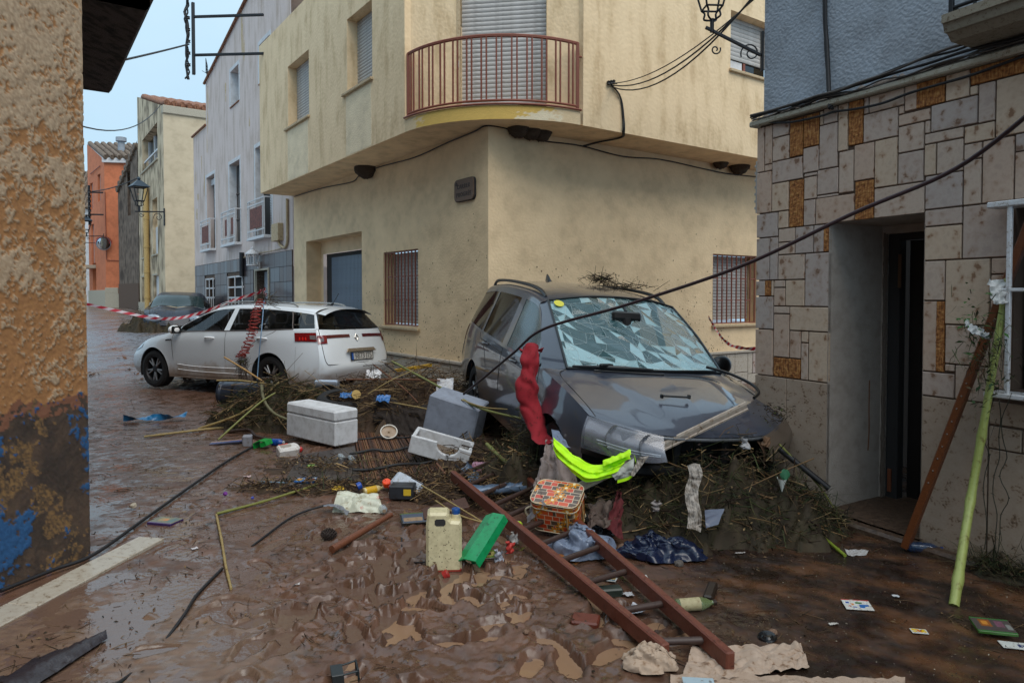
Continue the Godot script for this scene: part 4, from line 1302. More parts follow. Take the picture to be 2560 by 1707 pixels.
func wall_lantern(called: String, label: String, foot: Vector3, out: Vector3, size: float, group := "") -> Node3D:
	# iron street lantern on a scrolled wall bracket; foot is where the bracket meets the wall
	var side := out.cross(Vector3.UP).normalized()
	var t := thing(called, label, "street lantern", foot, group, Basis(out, Vector3.UP, -side))
	var b := MB.new()
	b.box(xf(V(0.012, 0, 0)), V(0.024, 0.42, 0.05) * size, 0.003)
	b.box(xf(V(0.33, 0.1, 0) * size, 0, 0, -4 if size > 0.9 else 25), V(0.66, 0.03, 0.03) * size, 0.003)
	for q in [[0.14, 0.0, 0.11, 1.0], [0.52, 0.03, 0.055, -1.0]]:
		var p := PackedVector3Array()
		for i in 30:
			var k := i / 29.0
			var a := -0.4 + k * TAU * 1.2
			var rr: float = q[2] * (1.0 - 0.75 * k)
			p.append(V(q[0] + cos(a * q[3]) * rr * (1.0 if q[3] > 0 else -1.0), q[1] - 0.02 + sin(a * q[3]) * rr, 0) * size)
		b.tube(p, 0.008 * size, 5)
	obj("bracket", b, M.iron, t)
	var top := V(0.56, 0.135 if size > 0.9 else 0.24, 0) * size
	var l := MB.new()
	l.rod(top - V(0, 0.05, 0) * size, top + V(0, 0.09, 0) * size, 0.022 * size, 8)
	var lo := 0.085 * size
	var hi := 0.155 * size
	var y0 := 0.2 * size
	var y1 := 0.52 * size
	for k in 4:
		var a := PI / 4 + PI / 2 * k
		var e := PI / 4 + PI / 2 * (k + 1)
		var w0 := V(cos(a), 0, sin(a)) * 1.414
		var w1 := V(cos(e), 0, sin(e)) * 1.414
		l.rod(top + w0 * lo + V(0, y0, 0), top + w0 * hi + V(0, y1, 0), 0.011 * size, 5)
		l.rod(top + w0 * lo + V(0, y0, 0), top + w1 * lo + V(0, y0, 0), 0.011 * size, 5)
		l.rod(top + w0 * hi + V(0, y1, 0), top + w1 * hi + V(0, y1, 0), 0.014 * size, 5)
		l.tube(spline(PV([top + V(0, 0.07, 0) * size, top + w0 * lo * 0.75 + V(0, 0.1, 0) * size, top + w0 * lo * 0.7 + V(0, 0.16, 0) * size, top + w0 * lo + V(0, y0, 0)]), 5), 0.011 * size, 5)
	obj("lantern_frame", l, M.iron, t)
	var r := MB.new()
	for k in 4:
		var a := PI / 4 + PI / 2 * k
		var w0 := V(cos(a), 0, sin(a)) * 1.414
		var w1 := V(cos(a + PI / 2), 0, sin(a + PI / 2)) * 1.414
		face(r, top + w0 * hi * 1.25 + V(0, y1 + 0.01, 0), top + w1 * hi * 1.25 + V(0, y1 + 0.01, 0), top + w1 * 0.05 * size + V(0, y1 + 0.15 * size, 0), top + w0 * 0.05 * size + V(0, y1 + 0.15 * size, 0), w0 + w1 + V(0, 1, 0))
		r.tri(top + w0 * 0.05 * size + V(0, y1 + 0.15 * size, 0), top + V(0, y1 + 0.19 * size, 0), top + w1 * 0.05 * size + V(0, y1 + 0.15 * size, 0))
	face(r, top + V(hi, 0, hi) * 1.25 + V(0, y1 + 0.008, 0), top + V(-hi, 0, hi) * 1.25 + V(0, y1 + 0.008, 0), top + V(-hi, 0, -hi) * 1.25 + V(0, y1 + 0.008, 0), top + V(hi, 0, -hi) * 1.25 + V(0, y1 + 0.008, 0), Vector3.DOWN)
	r.lathe(P2([V2(0.0, 0.0), V2(0.035, 0.01), V2(0.04, 0.04), V2(0.02, 0.06), V2(0.0, 0.09)]), 8, Transform3D(Basis().scaled(V(size, size, size)), top + V(0, y1 + 0.17 * size, 0)))
	obj("lantern_roof", r, mat(rgb(44, 58, 70), 0.4, {"metal": 0.3}), t)
	return t

func street_fittings() -> void:
	var big := wall_lantern("street_lantern", "large black iron lantern on a scrolled bracket by the grey wall", QP(-0.01, 3.72, -0.05), V(-1, 0, 0.06).normalized(), 0.78)
	big.position.y = 3.68
	wall_lantern("street_lantern", "blue roofed wall lantern on the cream house", HP(16.38, 4.2, 1.6), V(-0.7, 0, 0.7).normalized(), 1.8)
	wall_lantern("street_lantern", "small dark wall lantern on the orange house", V(-24.1, 5.05, -41.4), V(-0.8, 0, 0.6).normalized(), 1.55)
	# white porch lantern over the door
	var t := thing("porch_lantern", "white porch lantern above the door in the dark tiles", "lantern", LP(11.35, 2.42, 0.03), "", Basis(-DL, Vector3.UP, NL))
	var b := MB.new()
	b.box(xf(V(0, 0.1, 0.03)), V(0.1, 0.2, 0.06), 0.01)
	b.box(xf(V(0, 0.14, 0.12)), V(0.05, 0.03, 0.2), 0.006)
	obj("bracket", b, M.white_metal, t)
	b = MB.new()
	b.lathe(P2([V2(0.1, 0.08), V2(0.17, 0.1), V2(0.17, 0.13), V2(0.13, 0.13)]), 6, xf(V(0, -0.02, 0.2)))
	for k in 6:
		var a := TAU * k / 6
		b.rod(V(cos(a) * 0.14, 0.1, 0.2 + sin(a) * 0.14), V(cos(a) * 0.16, 0.38, 0.2 + sin(a) * 0.16), 0.018, 5)
	b.lathe(P2([V2(0.2, 0.38), V2(0.2, 0.41), V2(0.1, 0.5), V2(0.05, 0.52), V2(0.05, 0.56), V2(0, 0.6)]), 6, xf(V(0, 0, 0.2)))
	obj("lantern_body", b, M.white_metal, t)
	# traffic mirror
	t = thing("traffic_mirror", "round traffic mirror with red hood on the orange house", "mirror", V(-23.96, 4.78, -41.1), "", BE(V(0.1, 0.75, 0)))
	b = MB.new()
	b.lathe(P2([V2(0, 0), V2(0.36, 0.0), V2(0.4, 0.03), V2(0.36, 0.05)]), 24, Transform3D(Basis(V(1, 0, 0), V(0, 0, 1), V(0, -1, 0)), V(0, 0, 0)))
	obj("rim", b, M.stucco_grey, t)
	b = MB.new()
	b.lathe(P2([V2(0.35, 0.04), V2(0.24, 0.075), V2(0.12, 0.092), V2(0.0, 0.098)]), 24, Transform3D(Basis(V(1, 0, 0), V(0, 0, 1), V(0, -1, 0)), V(0, 0, 0)), true)
	obj("mirror_face", b, mat(rgb(210, 215, 220), 0.06, {"metal": 1.0}), t)
	b = MB.new()
	b.grid(16, 2, func(u: float, v: float):
		var a := PI * (0.0 + u)
		return V(cos(a) * (0.42 + 0.01 * v), sin(a) * (0.42 + 0.01 * v), v * 0.2))
	obj("hood", b, mat(rgb(196, 66, 56), 0.5), t)
	# iron frame with power lines on the roof line of the pink house
	t = thing("cable_frame", "grey steel cable frame projecting from the pink house roofline", "bracket", LP(8.55, 7.2, 0.78))
	var A := LP(9.35, 7.05, 2.05) - t.position
	var i2 := MB.new()
	i2.box(Transform3D(Basis(-DL, Vector3.UP, NL), A + V(0, 0.6, 0)), V(0.07, 1.66, 0.07), 0.008)
	obj("upright", i2, M.iron, t)
	for h: float in [0.22, 1.1]:
		var rr := MB.new()
		var p0 := A + V(0, h, 0)
		var p1 := LP(8.2, 7.02 + h, 0.77) - t.position
		var xx := along(p0, p1)
		rr.box(xx, V(p0.distance_to(p1), 0.055, 0.055), 0.006)
		obj("arm", rr, M.iron, t)
	var cb := MB.new()
	rng.seed = 11
	for k in 4:
		var pp := PackedVector3Array()
		for i in 16:
			pp.append(A + V(-0.13 + rf(-0.05, 0.05), -0.35 + i * 0.17, 0.05 + rf(-0.05, 0.05)))
		cb.tube(spline(pp, 3), 0.02, 5)
	for i in 5:
		cb.lathe(P2([V2(0, 0), V2(0.05, 0.01), V2(0.035, 0.04), V2(0.05, 0.06), V2(0, 0.08)]), 8, xf(A + V(-0.1, -0.05 + i * 0.27, 0.04)))
	obj("insulator_cluster", cb, M.cable, t)
	# the smaller frame on the orange house
	t = thing("cable_frame", "small rusty cable frame on the front of the orange house", "bracket", V(-24.75, 6.2, -41.1), "", Basis().scaled(V(1.36, 1.36, 1.36)))
	i2 = MB.new()
	i2.box(xf(V(0, 0.6, 0)), V(0.07, 1.7, 0.07), 0.006)
	i2.box(xf(V(0.25, 1.15, -0.05), 10), V(0.6, 0.06, 0.06), 0.006)
	i2.box(xf(V(0.25, 0.2, -0.05), 10), V(0.6, 0.06, 0.06), 0.006)
	for i in 6:
		i2.lathe(P2([V2(0, 0), V2(0.08, 0.01), V2(0.05, 0.07), V2(0.08, 0.1), V2(0, 0.14)]), 8, xf(V(0.06, 0.1 + i * 0.2, 0.08)))
	obj("frame", i2, M.iron, t)
	# television aerial
	t = thing("tv_aerial", "thin television aerial rising behind the cream house roof", "aerial", LP(18.25, 7.75, -0.3))
	b = MB.new()
	b.rod(V(0, -0.3, 0), V(0, 2.1, 0), 0.025, 6)
	b.rod(V(-0.25, 1.85, 0), V(0.75, 2.15, 0.2), 0.015, 5)
	for k in 7:
		var p := V(-0.25, 1.85, 0).lerp(V(0.75, 2.15, 0.2), k / 6.0)
		b.rod(p + V(0.02, 0, -0.22), p + V(-0.02, 0, 0.22), 0.009, 4)
	for k in 5:
		b.rod(V(-0.3, 1.75 + k * 0.11, -0.3), V(-0.1, 1.82 + k * 0.11, 0.3), 0.01, 4)
	for k in 3:
		b.rod(V(-0.3 + k * 0.1, 1.72 + k * 0.03, -0.3 + k * 0.3), V(-0.3 + k * 0.1, 2.2 + k * 0.03, -0.3 + k * 0.3), 0.01, 4)
	obj("aerial", b, M.iron, t)

func nest(label: String, at: Vector3, r: float) -> void:
	var b := MB.new()
	b.grid(16, 10, func(u: float, v: float):
		var a := u * TAU
		var e := v * PI * 0.55
		var d := V(cos(a) * sin(e), -cos(e), sin(a) * sin(e))
		return at + d * r * (1.0 + 0.16 * nz(d.x * 3.0 + at.x * 9.0, d.y * 3.0, d.z * 3.0)) + V(0, r * 0.12, 0), true)
	tag(obj("swallow_nest", b, M.nest), label, "nest", "swallow nests under the overhang")

func nests_and_cables() -> void:
	nest("mud swallow nest under the overhang above the garage", LP(4.0, 4.06, 0.12), 0.22)
	for q in [[0.44, "left"], [0.66, "middle"], [0.86, "right"]]:
		nest("mud swallow nest under the balcony, %s one of the joined three" % q[1], RP(q[0], 4.08, 0.12), 0.16)
	nest("small mud swallow nest near the right end of the overhang", RP(4.98, 4.1, 0.12), 0.15)
	nest("wider mud swallow nest furthest right under the overhang", RP(5.5, 4.1, 0.14), 0.2)
	# cable along the joint of wall and soffit
	var c := MB.new()
	rng.seed = 21
	var p := PackedVector3Array()
	for q in [[8.4, 4.05], [6.6, 4.02], [4.9, 3.93], [4.5, 4.0], [3.6, 4.03], [2.2, 3.98], [1.1, 4.03], [0.35, 4.05], [0.0, 4.07]]:
		p.append(LP(q[0], q[1], 0.03))
	for q in [[0.3, 4.07], [0.5, 4.0], [1.0, 3.98], [1.7, 4.0], [2.6, 3.94], [3.5, 3.99], [4.6, 3.95], [5.3, 3.93], [6.2, 3.96]]:
		p.append(RP(q[0], q[1], 0.03))
	c.tube(spline(p, 6), 0.011, 5)
	c.tube(spline(PV([RP(1.75, 4.0, 0.03), RP(1.9, 4.05, 0.2), RP(2.0, 4.06, 0.6), RP(1.86, 4.1, OV + 0.02), RP(1.86, 4.3, OV + 0.02), RP(1.8, 4.6, OV + 0.02), RP(1.62, 4.74, OV + 0.02)]), 6), 0.013, 5)
	c.tube(spline(PV([RP(1.78, 4.0, 0.03), RP(1.93, 4.05, 0.2), RP(2.02, 4.06, 0.6), RP(1.89, 4.1, OV + 0.02), RP(1.88, 4.3, OV + 0.02), RP(1.83, 4.55, OV + 0.02), RP(1.7, 4.66, OV + 0.05), RP(1.66, 4.72, OV + 0.02)]), 6), 0.01, 5)
	tag(obj("wall_cable", c, M.cable), "dark cable following the joint under the overhang with a rising branch", "cable")
	var k := MB.new()
	for i in 3:
		k.lathe(P2([V2(0, 0), V2(0.03, 0.01), V2(0.02, 0.03), V2(0.03, 0.05), V2(0, 0.07)]), 8, xf(RP(1.56 + i * 0.05, 4.72 + 0.015 * i, OV + 0.03)))
	k.rod(RP(1.55, 4.75, OV), RP(1.7, 4.76, OV + 0.06), 0.012, 5)
	tag(obj("insulator", k, M.cable), "small cluster of dark insulators on the cream upper wall", "insulator")
	# three wires from there across to the lantern
	for i in 3:
		var w := MB.new()
		w.tube(sag(RP(1.65, 4.76 - 0.03 * i, OV + 0.04), QP(-0.02, 4.12 + 0.02 * i, 0.02), 0.16 + 0.07 * i), 0.0065 if i == 0 else 0.009, 5)
		tag(obj("overhead_wire", w, M.cable), ["thin topmost", "thicker middle", "lowest sagging"][i] + " wire from the cream wall to the grey wall", "wire", "wires over the alley")
	# far spans at the left
	var f := MB.new()
	f.tube(sag(LP(9.35, 7.5, 2.15), V(-4.9, 4.19, -7.2) + V(-0.6, 0.0, -1.0), 0.02), 0.02, 5)
	tag(obj("overhead_wire", f, M.cable), "black cable rising from the left house to the steel frame", "wire")
	f = MB.new()
	f.tube(sag(HP(16.2, 7.7, 1.7), V(-9.0, 5.2, -14.0), 0.6), 0.018, 5)
	tag(obj("overhead_wire", f, M.cable), "thin cable sagging in front of the cream house roof", "wire")
	f = MB.new()
	f.tube(sag(V(-24.6, 6.4, -40.9), V(-29.2, 6.2, -36.7), 0.1), 0.04, 5)
	f.tube(sag(V(-24.5, 7.8, -41.0), HP(22.0, 6.3, 1.5), 0.15), 0.03, 5)
	tag(obj("overhead_wire", f, M.cable), "dark cables tied to the frame on the orange house", "wire")
	# cables on the stone house
	var h := MB.new()
	h.tube(spline(PV([QP(0.585, 5.2, -0.02), QP(0.598, 3.9, -0.02), QP(0.625, 3.5, -0.02), QP(0.68, 3.12, 0.02), QP(0.72, 3.03, 0.06)]), 6), 0.016, 6)
	h.tube(spline(PV([QP(0.575, 5.2, -0.02), QP(0.61, 3.8, -0.018), QP(0.615, 3.5, -0.02), QP(0.69, 3.1, 0.02), QP(0.74, 3.02, 0.06)]), 6), 0.012, 6)
	tag(obj("drop_cable", h, M.cable), "twisted black cable hanging down the grey rendered wall", "cable")
	for j in 6:
		var g := MB.new()
		var pp := PackedVector3Array()
		rng.seed = 31 + j
		var o0 := 0.03 + 0.008 * j
		for i in 15:
			var s := -0.03 + i * 0.165
			var dip := 0.0
			if j < 2:
				dip = -0.03 * sin(clampf((s - 0.7) / 0.9, 0, 1) * PI)
			pp.append(QP(s, 3.115 + 0.012 * (j % 3) + rf(-0.012, 0.012) + dip + (0.05 if j >= 4 and s > 0.9 else 0.0) * minf(1.0, (s - 0.9) * 2.0), o0 + rf(0, 0.01)))
		g.tube(spline(pp, 4), 0.006 + 0.002 * (j % 3), 5)
		tag(obj("ledge_cable", g, M.cable if j % 2 == 0 else mat(rgb(70, 64, 60), 0.7)), ["innermost thin", "second grey", "middle thick", "fourth grey", "fifth rising", "outermost rising"][j] + " cable of the loose bunch along the stone house ledge", "cable", "loose cables along the ledge")
	var sgc := MB.new()
	var sp := PackedVector3Array()
	for q in [[0.02, 3.09], [0.3, 3.02], [0.6, 3.0], [0.72, 3.005], [0.9, 2.985], [1.1, 2.975], [1.3, 2.995], [1.5, 3.0], [1.7, 3.005], [1.95, 3.03], [2.3, 3.06], [2.8, 3.08]]:
		sp.append(QP(q[0], q[1], 0.025))
	sgc.tube(spline(sp, 5), 0.009, 6)
	tag(obj("facade_cable", sgc, M.cable), "black cable stapled across the top row of cladding stones", "cable")

func street(x: float, z: float) -> float:  # the street on the left climbs away from us
	return (0.072 * clampf(-z - 12.2, 0.0, 8.6) + 0.019 * maxf(0.0, -z - 20.8)) * clampf((2.5 - x) / 3.0, 0.0, 1.0)

var pits := FastNoiseLite.new()

func bump01(x: float, z: float, cx: float, cz: float, rx: float, rz: float) -> float:
	var d := V2((x - cx) / rx, (z - cz) / rz).length()
	return clampf(1.6 - d * 1.25, 0.0, 1.0)

func trodden(x: float, z: float) -> float:  # where boots have churned the mud
	var k := bump01(x, z, -0.62, -3.95, 1.05, 1.15) + 0.45 * bump01(x, z, -2.9, -8.2, 1.6, 2.6) + 0.35 * bump01(x, z, -2.1, -5.6, 0.9, 1.2) + 0.4 * bump01(x, z, 0.25, -3.2, 0.6, 0.5)
	return clampf(k + nz(x * 1.3, z * 1.3, 30.0) * 0.35 * minf(1.0, k * 3.0), 0.0, 1.0)

func low(x: float, z: float) -> float:  # the ground without its small relief
	return street(x, z) + 0.066 * bump01(x, z, -4.7, -11.9, 3.3, 2.0) + nz(x * 0.5, z * 0.5) * 0.018

func gh(x: float, z: float) -> float:  # height of the ground
	if z < -16.0 or z > 0.5 or x < -14.0 or x > 5.0:
		return street(x, z)
	var h := low(x, z) + nz(x * 2.1, z * 2.1, 4.0) * 0.007
	var k := trodden(x, z)
	if k > 0.02:
		h += print_h(x, z)
		var c := pits.get_noise_2d(x * 1.2 + nz(x * 2.6, z * 2.6, 7.0) * 0.3, z * 0.9 + nz(x * 2.6, z * 2.6, 17.0) * 0.3)  # -1 in the middle of a cell
		var bowl := clampf((c + 1.0) / (0.42 + 0.22 * nz(x * 1.9, z * 1.9, 27.0)), 0.0, 1.0)
		h += k * (bowl * bowl * (3.0 - 2.0 * bowl) * 0.018 - 0.010)
		h += k * nz(x * 34.0, z * 34.0, 8.0) * 0.0045
		h += k * (absf(nz(x * 5.0, z * 5.0, 9.0)) * 0.035 + nz(x * 14.0, z * 14.0, 3.0) * 0.012 - 0.006)
	h += nz(x * 24.0, z * 24.0, 2.0) * 0.0016 + maxf(0.0, nz(x * 9.0, z * 9.0, 12.0) - 0.35) * 0.02 * (0.4 + k)
	return h

var prints := {}

func make_prints() -> void:  # boot prints, most of them in the churned middle
	rng.seed = 24
	for i in 190:
		var p := V(rng.randfn(-0.6, 0.55), 0, rng.randfn(-3.95, 0.6))
		if i > 120: p = V(lerpf(-0.6, -2.3, (i - 120) / 70.0) + rng.randfn(0, 0.35), 0, lerpf(-4.4, -8.5, (i - 120) / 70.0) + rng.randfn(0, 0.4))
		if i > 175: p = V(rng.randfn(0.35, 0.3), 0, rng.randfn(-3.2, 0.3))
		var e := [p.x, p.z, rf(0, TAU), rf(0.10, 0.15), rf(0.042, 0.062), rf(0.022, 0.05)]
		for dx in [-1, 0, 1]:
			for dz in [-1, 0, 1]:
				var key := Vector2i(int(floor(p.x / 0.25)) + dx, int(floor(p.z / 0.25)) + dz)
				if not prints.has(key): prints[key] = []
				prints[key].append(e)

func print_h(x: float, z: float) -> float:
	var low_ := 0.0
	var rim := 0.0
	for e in prints.get(Vector2i(int(floor(x / 0.25)), int(floor(z / 0.25))), []):
		var c := cos(e[2])
		var s := sin(e[2])
		var a: float = ((x - e[0]) * c + (z - e[1]) * s) / e[3]
		var b: float = (-(x - e[0]) * s + (z - e[1]) * c) / (e[4] * (1.0 + 0.18 * sin(a * 2.0)))
		var d := sqrt(a * a + b * b) + nz(x * 12.0, z * 12.0, e[0]) * 0.16
		if d < 1.0: low_ = minf(low_, -e[5] * smoothstep(1.0, 0.72, d))
		elif d < 1.7: rim += e[5] * 0.32 * (1.0 - absf(d - 1.2) / 0.5) if d > 0.7 else 0.0
	return low_ if low_ < -0.004 else low_ + minf(rim, 0.035)

func on(p: Vector3, up := 0.0) -> Vector3:
	return V(p.x, gh(p.x, p.z) + p.y + up, p.z)

func mud_colour(x: float, z: float) -> Color:
	var fine := nz(x * 14.0, z * 14.0, 1.0)
	var med := nz(x * 3.2, z * 3.2, 2.0)
	var big := nz(x * 0.8, z * 0.8, 3.0)
	var c := rgb(108, 78, 62).lerp(rgb(80, 58, 46), clampf(0.5 + med * 0.7 + fine * 0.35, 0, 1))
	# leaf mould and clods
	var clod := nz(x * 7.0, z * 7.0, 14.0) * 0.6 + fine * 0.35 + big * 0.3
	if clod > 0.34:
		c = c.lerp(rgb(52, 40, 32), clampf((clod - 0.34) * 6.0, 0, 0.85))
	# smooth cement in the left foreground, with a skin of silt
	var cem := bump01(x, z, -2.0, -3.0, 1.1, 1.05) + med * 0.25
	if cem > 0.3:
		c = c.lerp(rgb(122, 98, 80).lerp(rgb(100, 80, 66), clampf(0.5 + nz(x * 9.0, z * 30.0, 8.0), 0, 1)), clampf((cem - 0.3) * 2.0, 0, 0.9))
	# black leaf silt drying in streaks at the right
	var right := clampf((x - 0.55 + (z + 4.0) * 0.10) * 1.4, 0, 1) * clampf((z + 7.5) * 0.8, 0, 1)
	if right > 0.0:
		var flow := nz(x * 1.6 + z * 1.1, z * 3.6 - x * 2.4, 5.0) + med * 0.4 + fine * 0.3
		var q := rgb(36, 28, 25).lerp(rgb(92, 62, 42), clampf(0.42 + flow * 1.1, 0, 1))
		c = c.lerp(q, right * 0.92)
	# wet asphalt farther up, under thinner mud
	var far_ := clampf((-z - 12.0) * 0.5, 0, 1) * clampf((2.0 - x), 0, 1)
	if far_ > 0.0:
		var a := rgb(112, 112, 118)
		if med * 0.7 + big + fine * 0.3 > 0.42 - 0.03 * (-z - 14.0): a = rgb(112, 92, 78)
		if clod > 0.25: a = rgb(92, 66, 52)
		c = c.lerp(a, far_)
	return c

func ground() -> void:
	make_prints()
	pits.noise_type = FastNoiseLite.TYPE_CELLULAR
	pits.cellular_return_type = FastNoiseLite.RETURN_DISTANCE
	pits.frequency = 4.6
	pits.seed = 12
	var xs := []
	var x := -46.0
	while x < 16.0:
		xs.append(x)
		x += 0.0165 if absf(x - 0.3) < 2.9 else (0.05 if x > -7.5 and x < 5.0 else (0.25 if x > -20 else 0.9))
	var zs := []
	var z := 8.0
	while z > -62.0:
		zs.append(z)
		z -= 0.5 if z > -2.0 else (0.0135 if z > -4.4 else (0.021 if z > -6.0 else (0.04 if z > -13.0 else (0.12 if z > -17.0 else 0.8))))
	var g := []
	var cc := []
	for zz: float in zs:
		var row := PackedVector3Array()
		var cr := PackedColorArray()
		for xx: float in xs:
			row.append(V(xx, gh(xx, zz), zz))
			cr.append(lin(mud_colour(xx, zz)))
		g.append(row)
		cc.append(cr)
	var m := MB.new()
	m.pts(g, false, cc)
	var mm := mat(Color.WHITE, 1.0, {"vc": true, "rtex": T.wet, "tile": 1.9, "bump": T.mid, "relief": 0.5, "spec": 0.5})
	struct("mud_ground", m, mm)
	# muddy water standing in the footprints: one level sheet that shows only where the mud lies lower
	var w := MB.new()
	w.grid(60, 60, func(u: float, v: float):
		return V(-2.6 + u * 3.6, low(-2.6 + u * 3.6, -2.5 - v * 3.9) - 0.017 + nz(u * 3.0, v * 3.0, 50.0) * 0.004, -2.5 - v * 3.9))
	struct("puddle", w, mat(rgb(140, 110, 86), 0.04, {"spec": 0.5}))
	# a film of running water over the smoother mud: it shows between the higher patches
	var f := MB.new()
	f.grid(150, 150, func(u: float, v: float):
		var px := -5.6 + u * 6.2
		var pz := -2.5 - v * 9.5
		var k := bump01(px, pz, -2.3, -7.2, 2.6, 3.4) + 0.9 * bump01(px, pz, -1.75, -3.6, 0.9, 1.5) + 0.25 * nz(px * 1.1, pz * 0.7, 71.0)
		return V(px, low(px, pz) + 0.0005 - 0.02 * (1.0 - clampf(k * 1.3, 0, 1)) + 0.003 * nz(px * 0.9, pz * 0.9, 72.0), pz))
	struct("water_film", f, mat(rgb(100, 78, 66), 0.07, {"spec": 0.5, "bump": T.mid, "tile": 0.8, "relief": 0.12}))
	# the pale strip of pavement slabs
	var k := thing("kerb_strip", "pale stone strip of slabs along the foot of the blue painted wall", "kerb")
	var a := V(-2.66, 0, -3.3)
	var b := V(-2.46, 0, -4.66)
	var d := (b - a).normalized()
	var side := d.cross(Vector3.UP)
	var sm := mat(rgb(176, 168, 154), 0.35, {"tex": T.dirt, "tile": 0.8, "world": true, "bump": T.grain, "relief": 0.1})
	var s := 0.0
	for L: float in [0.38, 0.33, 0.36, 0.36]:
		var mb := MB.new()
		mb.box(Transform3D(Basis(side, Vector3.UP, -d), a + d * (s + L / 2) + V(0, -0.012, 0)), V(0.19, 0.06, L - 0.004), 0.004)
		obj("slab", mb, sm, k)
		s += L

func surf(rows: Array, u: float, v: float) -> Vector3:  # a smooth surface through rows of control points
	var nr: int = rows.size()
	var nc: int = rows[0].size()
	var i := clampi(int(floor(u)), 0, nc - 2)
	var j := clampi(int(floor(v)), 0, nr - 2)
	var q := []
	for dj in [-1, 0, 1, 2]:
		var r: PackedVector3Array = rows[clampi(j + dj, 0, nr - 1)]
		q.append(r[i].cubic_interpolate(r[i + 1], r[maxi(i - 1, 0)], r[mini(i + 2, nc - 1)], u - i))
	return q[1].cubic_interpolate(q[2], q[0], q[3], v - j)

func line_of(f: Array, y: Array, x: Array) -> PackedVector3Array:  # control points given as distance ahead, height, distance from the middle
	var o := PackedVector3Array()
	for i in f.size():
		o.append(V(x[i], y[i], -f[i]))
	return o

func flipx(p: Vector3, s: float) -> Vector3:
	return V(p.x * s, p.y, p.z)

# a sheet over part of a surface, on the given side (1 right, -1 left), lifted by off along its normal
func sheet(mb: MB, rows: Array, side: float, u0: float, u1: float, v0: float, v1: float, nu: int, nv: int, off := 0.0, tint = null, skip = null, move = null) -> void:
	var g := []
	var cc := []
	for j in nv + 1:
		var r := PackedVector3Array()
		var cr := PackedColorArray()
		for i in nu + 1:
			var u := lerpf(u0, u1, i / float(nu))
			var v := lerpf(v0, v1, j / float(nv))
			var p := surf(rows, u, v)
			if off != 0.0:
				var nn := (surf(rows, u + 0.02, v) - surf(rows, u - 0.02, v)).cross(surf(rows, u, v + 0.02) - surf(rows, u, v - 0.02)).normalized()
				if nn.dot(V(p.x + 0.001, p.y - 0.7, p.z * 0.4)) < 0.0:
					nn = -nn
				p += nn * off
			if move:
				p = move.call(p)
			r.append(flipx(p, side))
			if tint:
				cr.append(tint.call(flipx(p, side)))
		g.append(r)
		cc.append(cr)
	var a: Vector3 = g[nv / 2][mini(nu / 2 + 1, nu)] - g[nv / 2][nu / 2]
	var b: Vector3 = g[mini(nv / 2 + 1, nv)][nu / 2] - g[nv / 2][nu / 2]
	var m: Vector3 = g[nv / 2][nu / 2]
	mb.pts(g, a.cross(b).dot(V(m.x, m.y - 0.7, m.z * 0.4)) < 0.0, cc if tint else [], skip)

func seam(mb: MB, rows: Array, side: float, uv: Array, r := 0.0035) -> void:  # a shut line
	var p := PackedVector3Array()
	for q in uv:
		p.append(flipx(surf(rows, q[0], q[1]), side))
	mb.tube(spline(p, 5), r, 5)

func wheel(parent: Node3D, at: Vector3, side: float, r: float, rim_m: Material, turn := 0.0) -> void:
	var x := Transform3D(BE(V(0, turn, 0)) * Basis(V(0, 0, 1), V(side, 0, 0), V(0, side, 0)), at)
	var t := MB.new()
	t.lathe(P2([V2(r * 0.66, -0.1), V2(r * 0.95, -0.1), V2(r, -0.07), V2(r, 0.07), V2(r * 0.95, 0.1), V2(r * 0.8, 0.108), V2(r * 0.67, 0.1), V2(r * 0.64, 0.07)]), 40, x)
	var w := obj("wheel", t, M.tyre, parent)
	var m := MB.new()
	m.lathe(P2([V2(r * 0.60, -0.05), V2(r * 0.62, 0.07), V2(r * 0.66, 0.098), V2(r * 0.68, 0.098), V2(r * 0.68, 0.09)]), 40, x)
	m.lathe(P2([V2(r * 0.62, -0.03), V2(0.0, -0.03)]), 24, x)
	m.lathe(P2([V2(0.07, 0.02), V2(0.07, 0.07), V2(0.05, 0.085), V2(0, 0.088)]), 16, x)
	obj("rim", m, M.dark_alloy, w)
	for k in 5:
		var a := TAU * k / 5.0 + 0.3
		for e: float in [-0.11, 0.11]:
			var s := MB.new()
			var d0 := V(cos(a + e * 0.6), 0, sin(a + e * 0.6)) * 0.055
			var d1 := V(cos(a + e * 1.6), 0, sin(a + e * 1.6)) * r * 0.64
			var mid := (d0 + d1) / 2
			var dir := (d1 - d0).normalized()
			s.box(x * Transform3D(Basis(dir, Vector3.UP, dir.cross(Vector3.UP)), mid + V(0, 0.068, 0)), V(d0.distance_to(d1), 0.03, 0.026), 0.006)
			obj("spoke", s, rim_m, w)

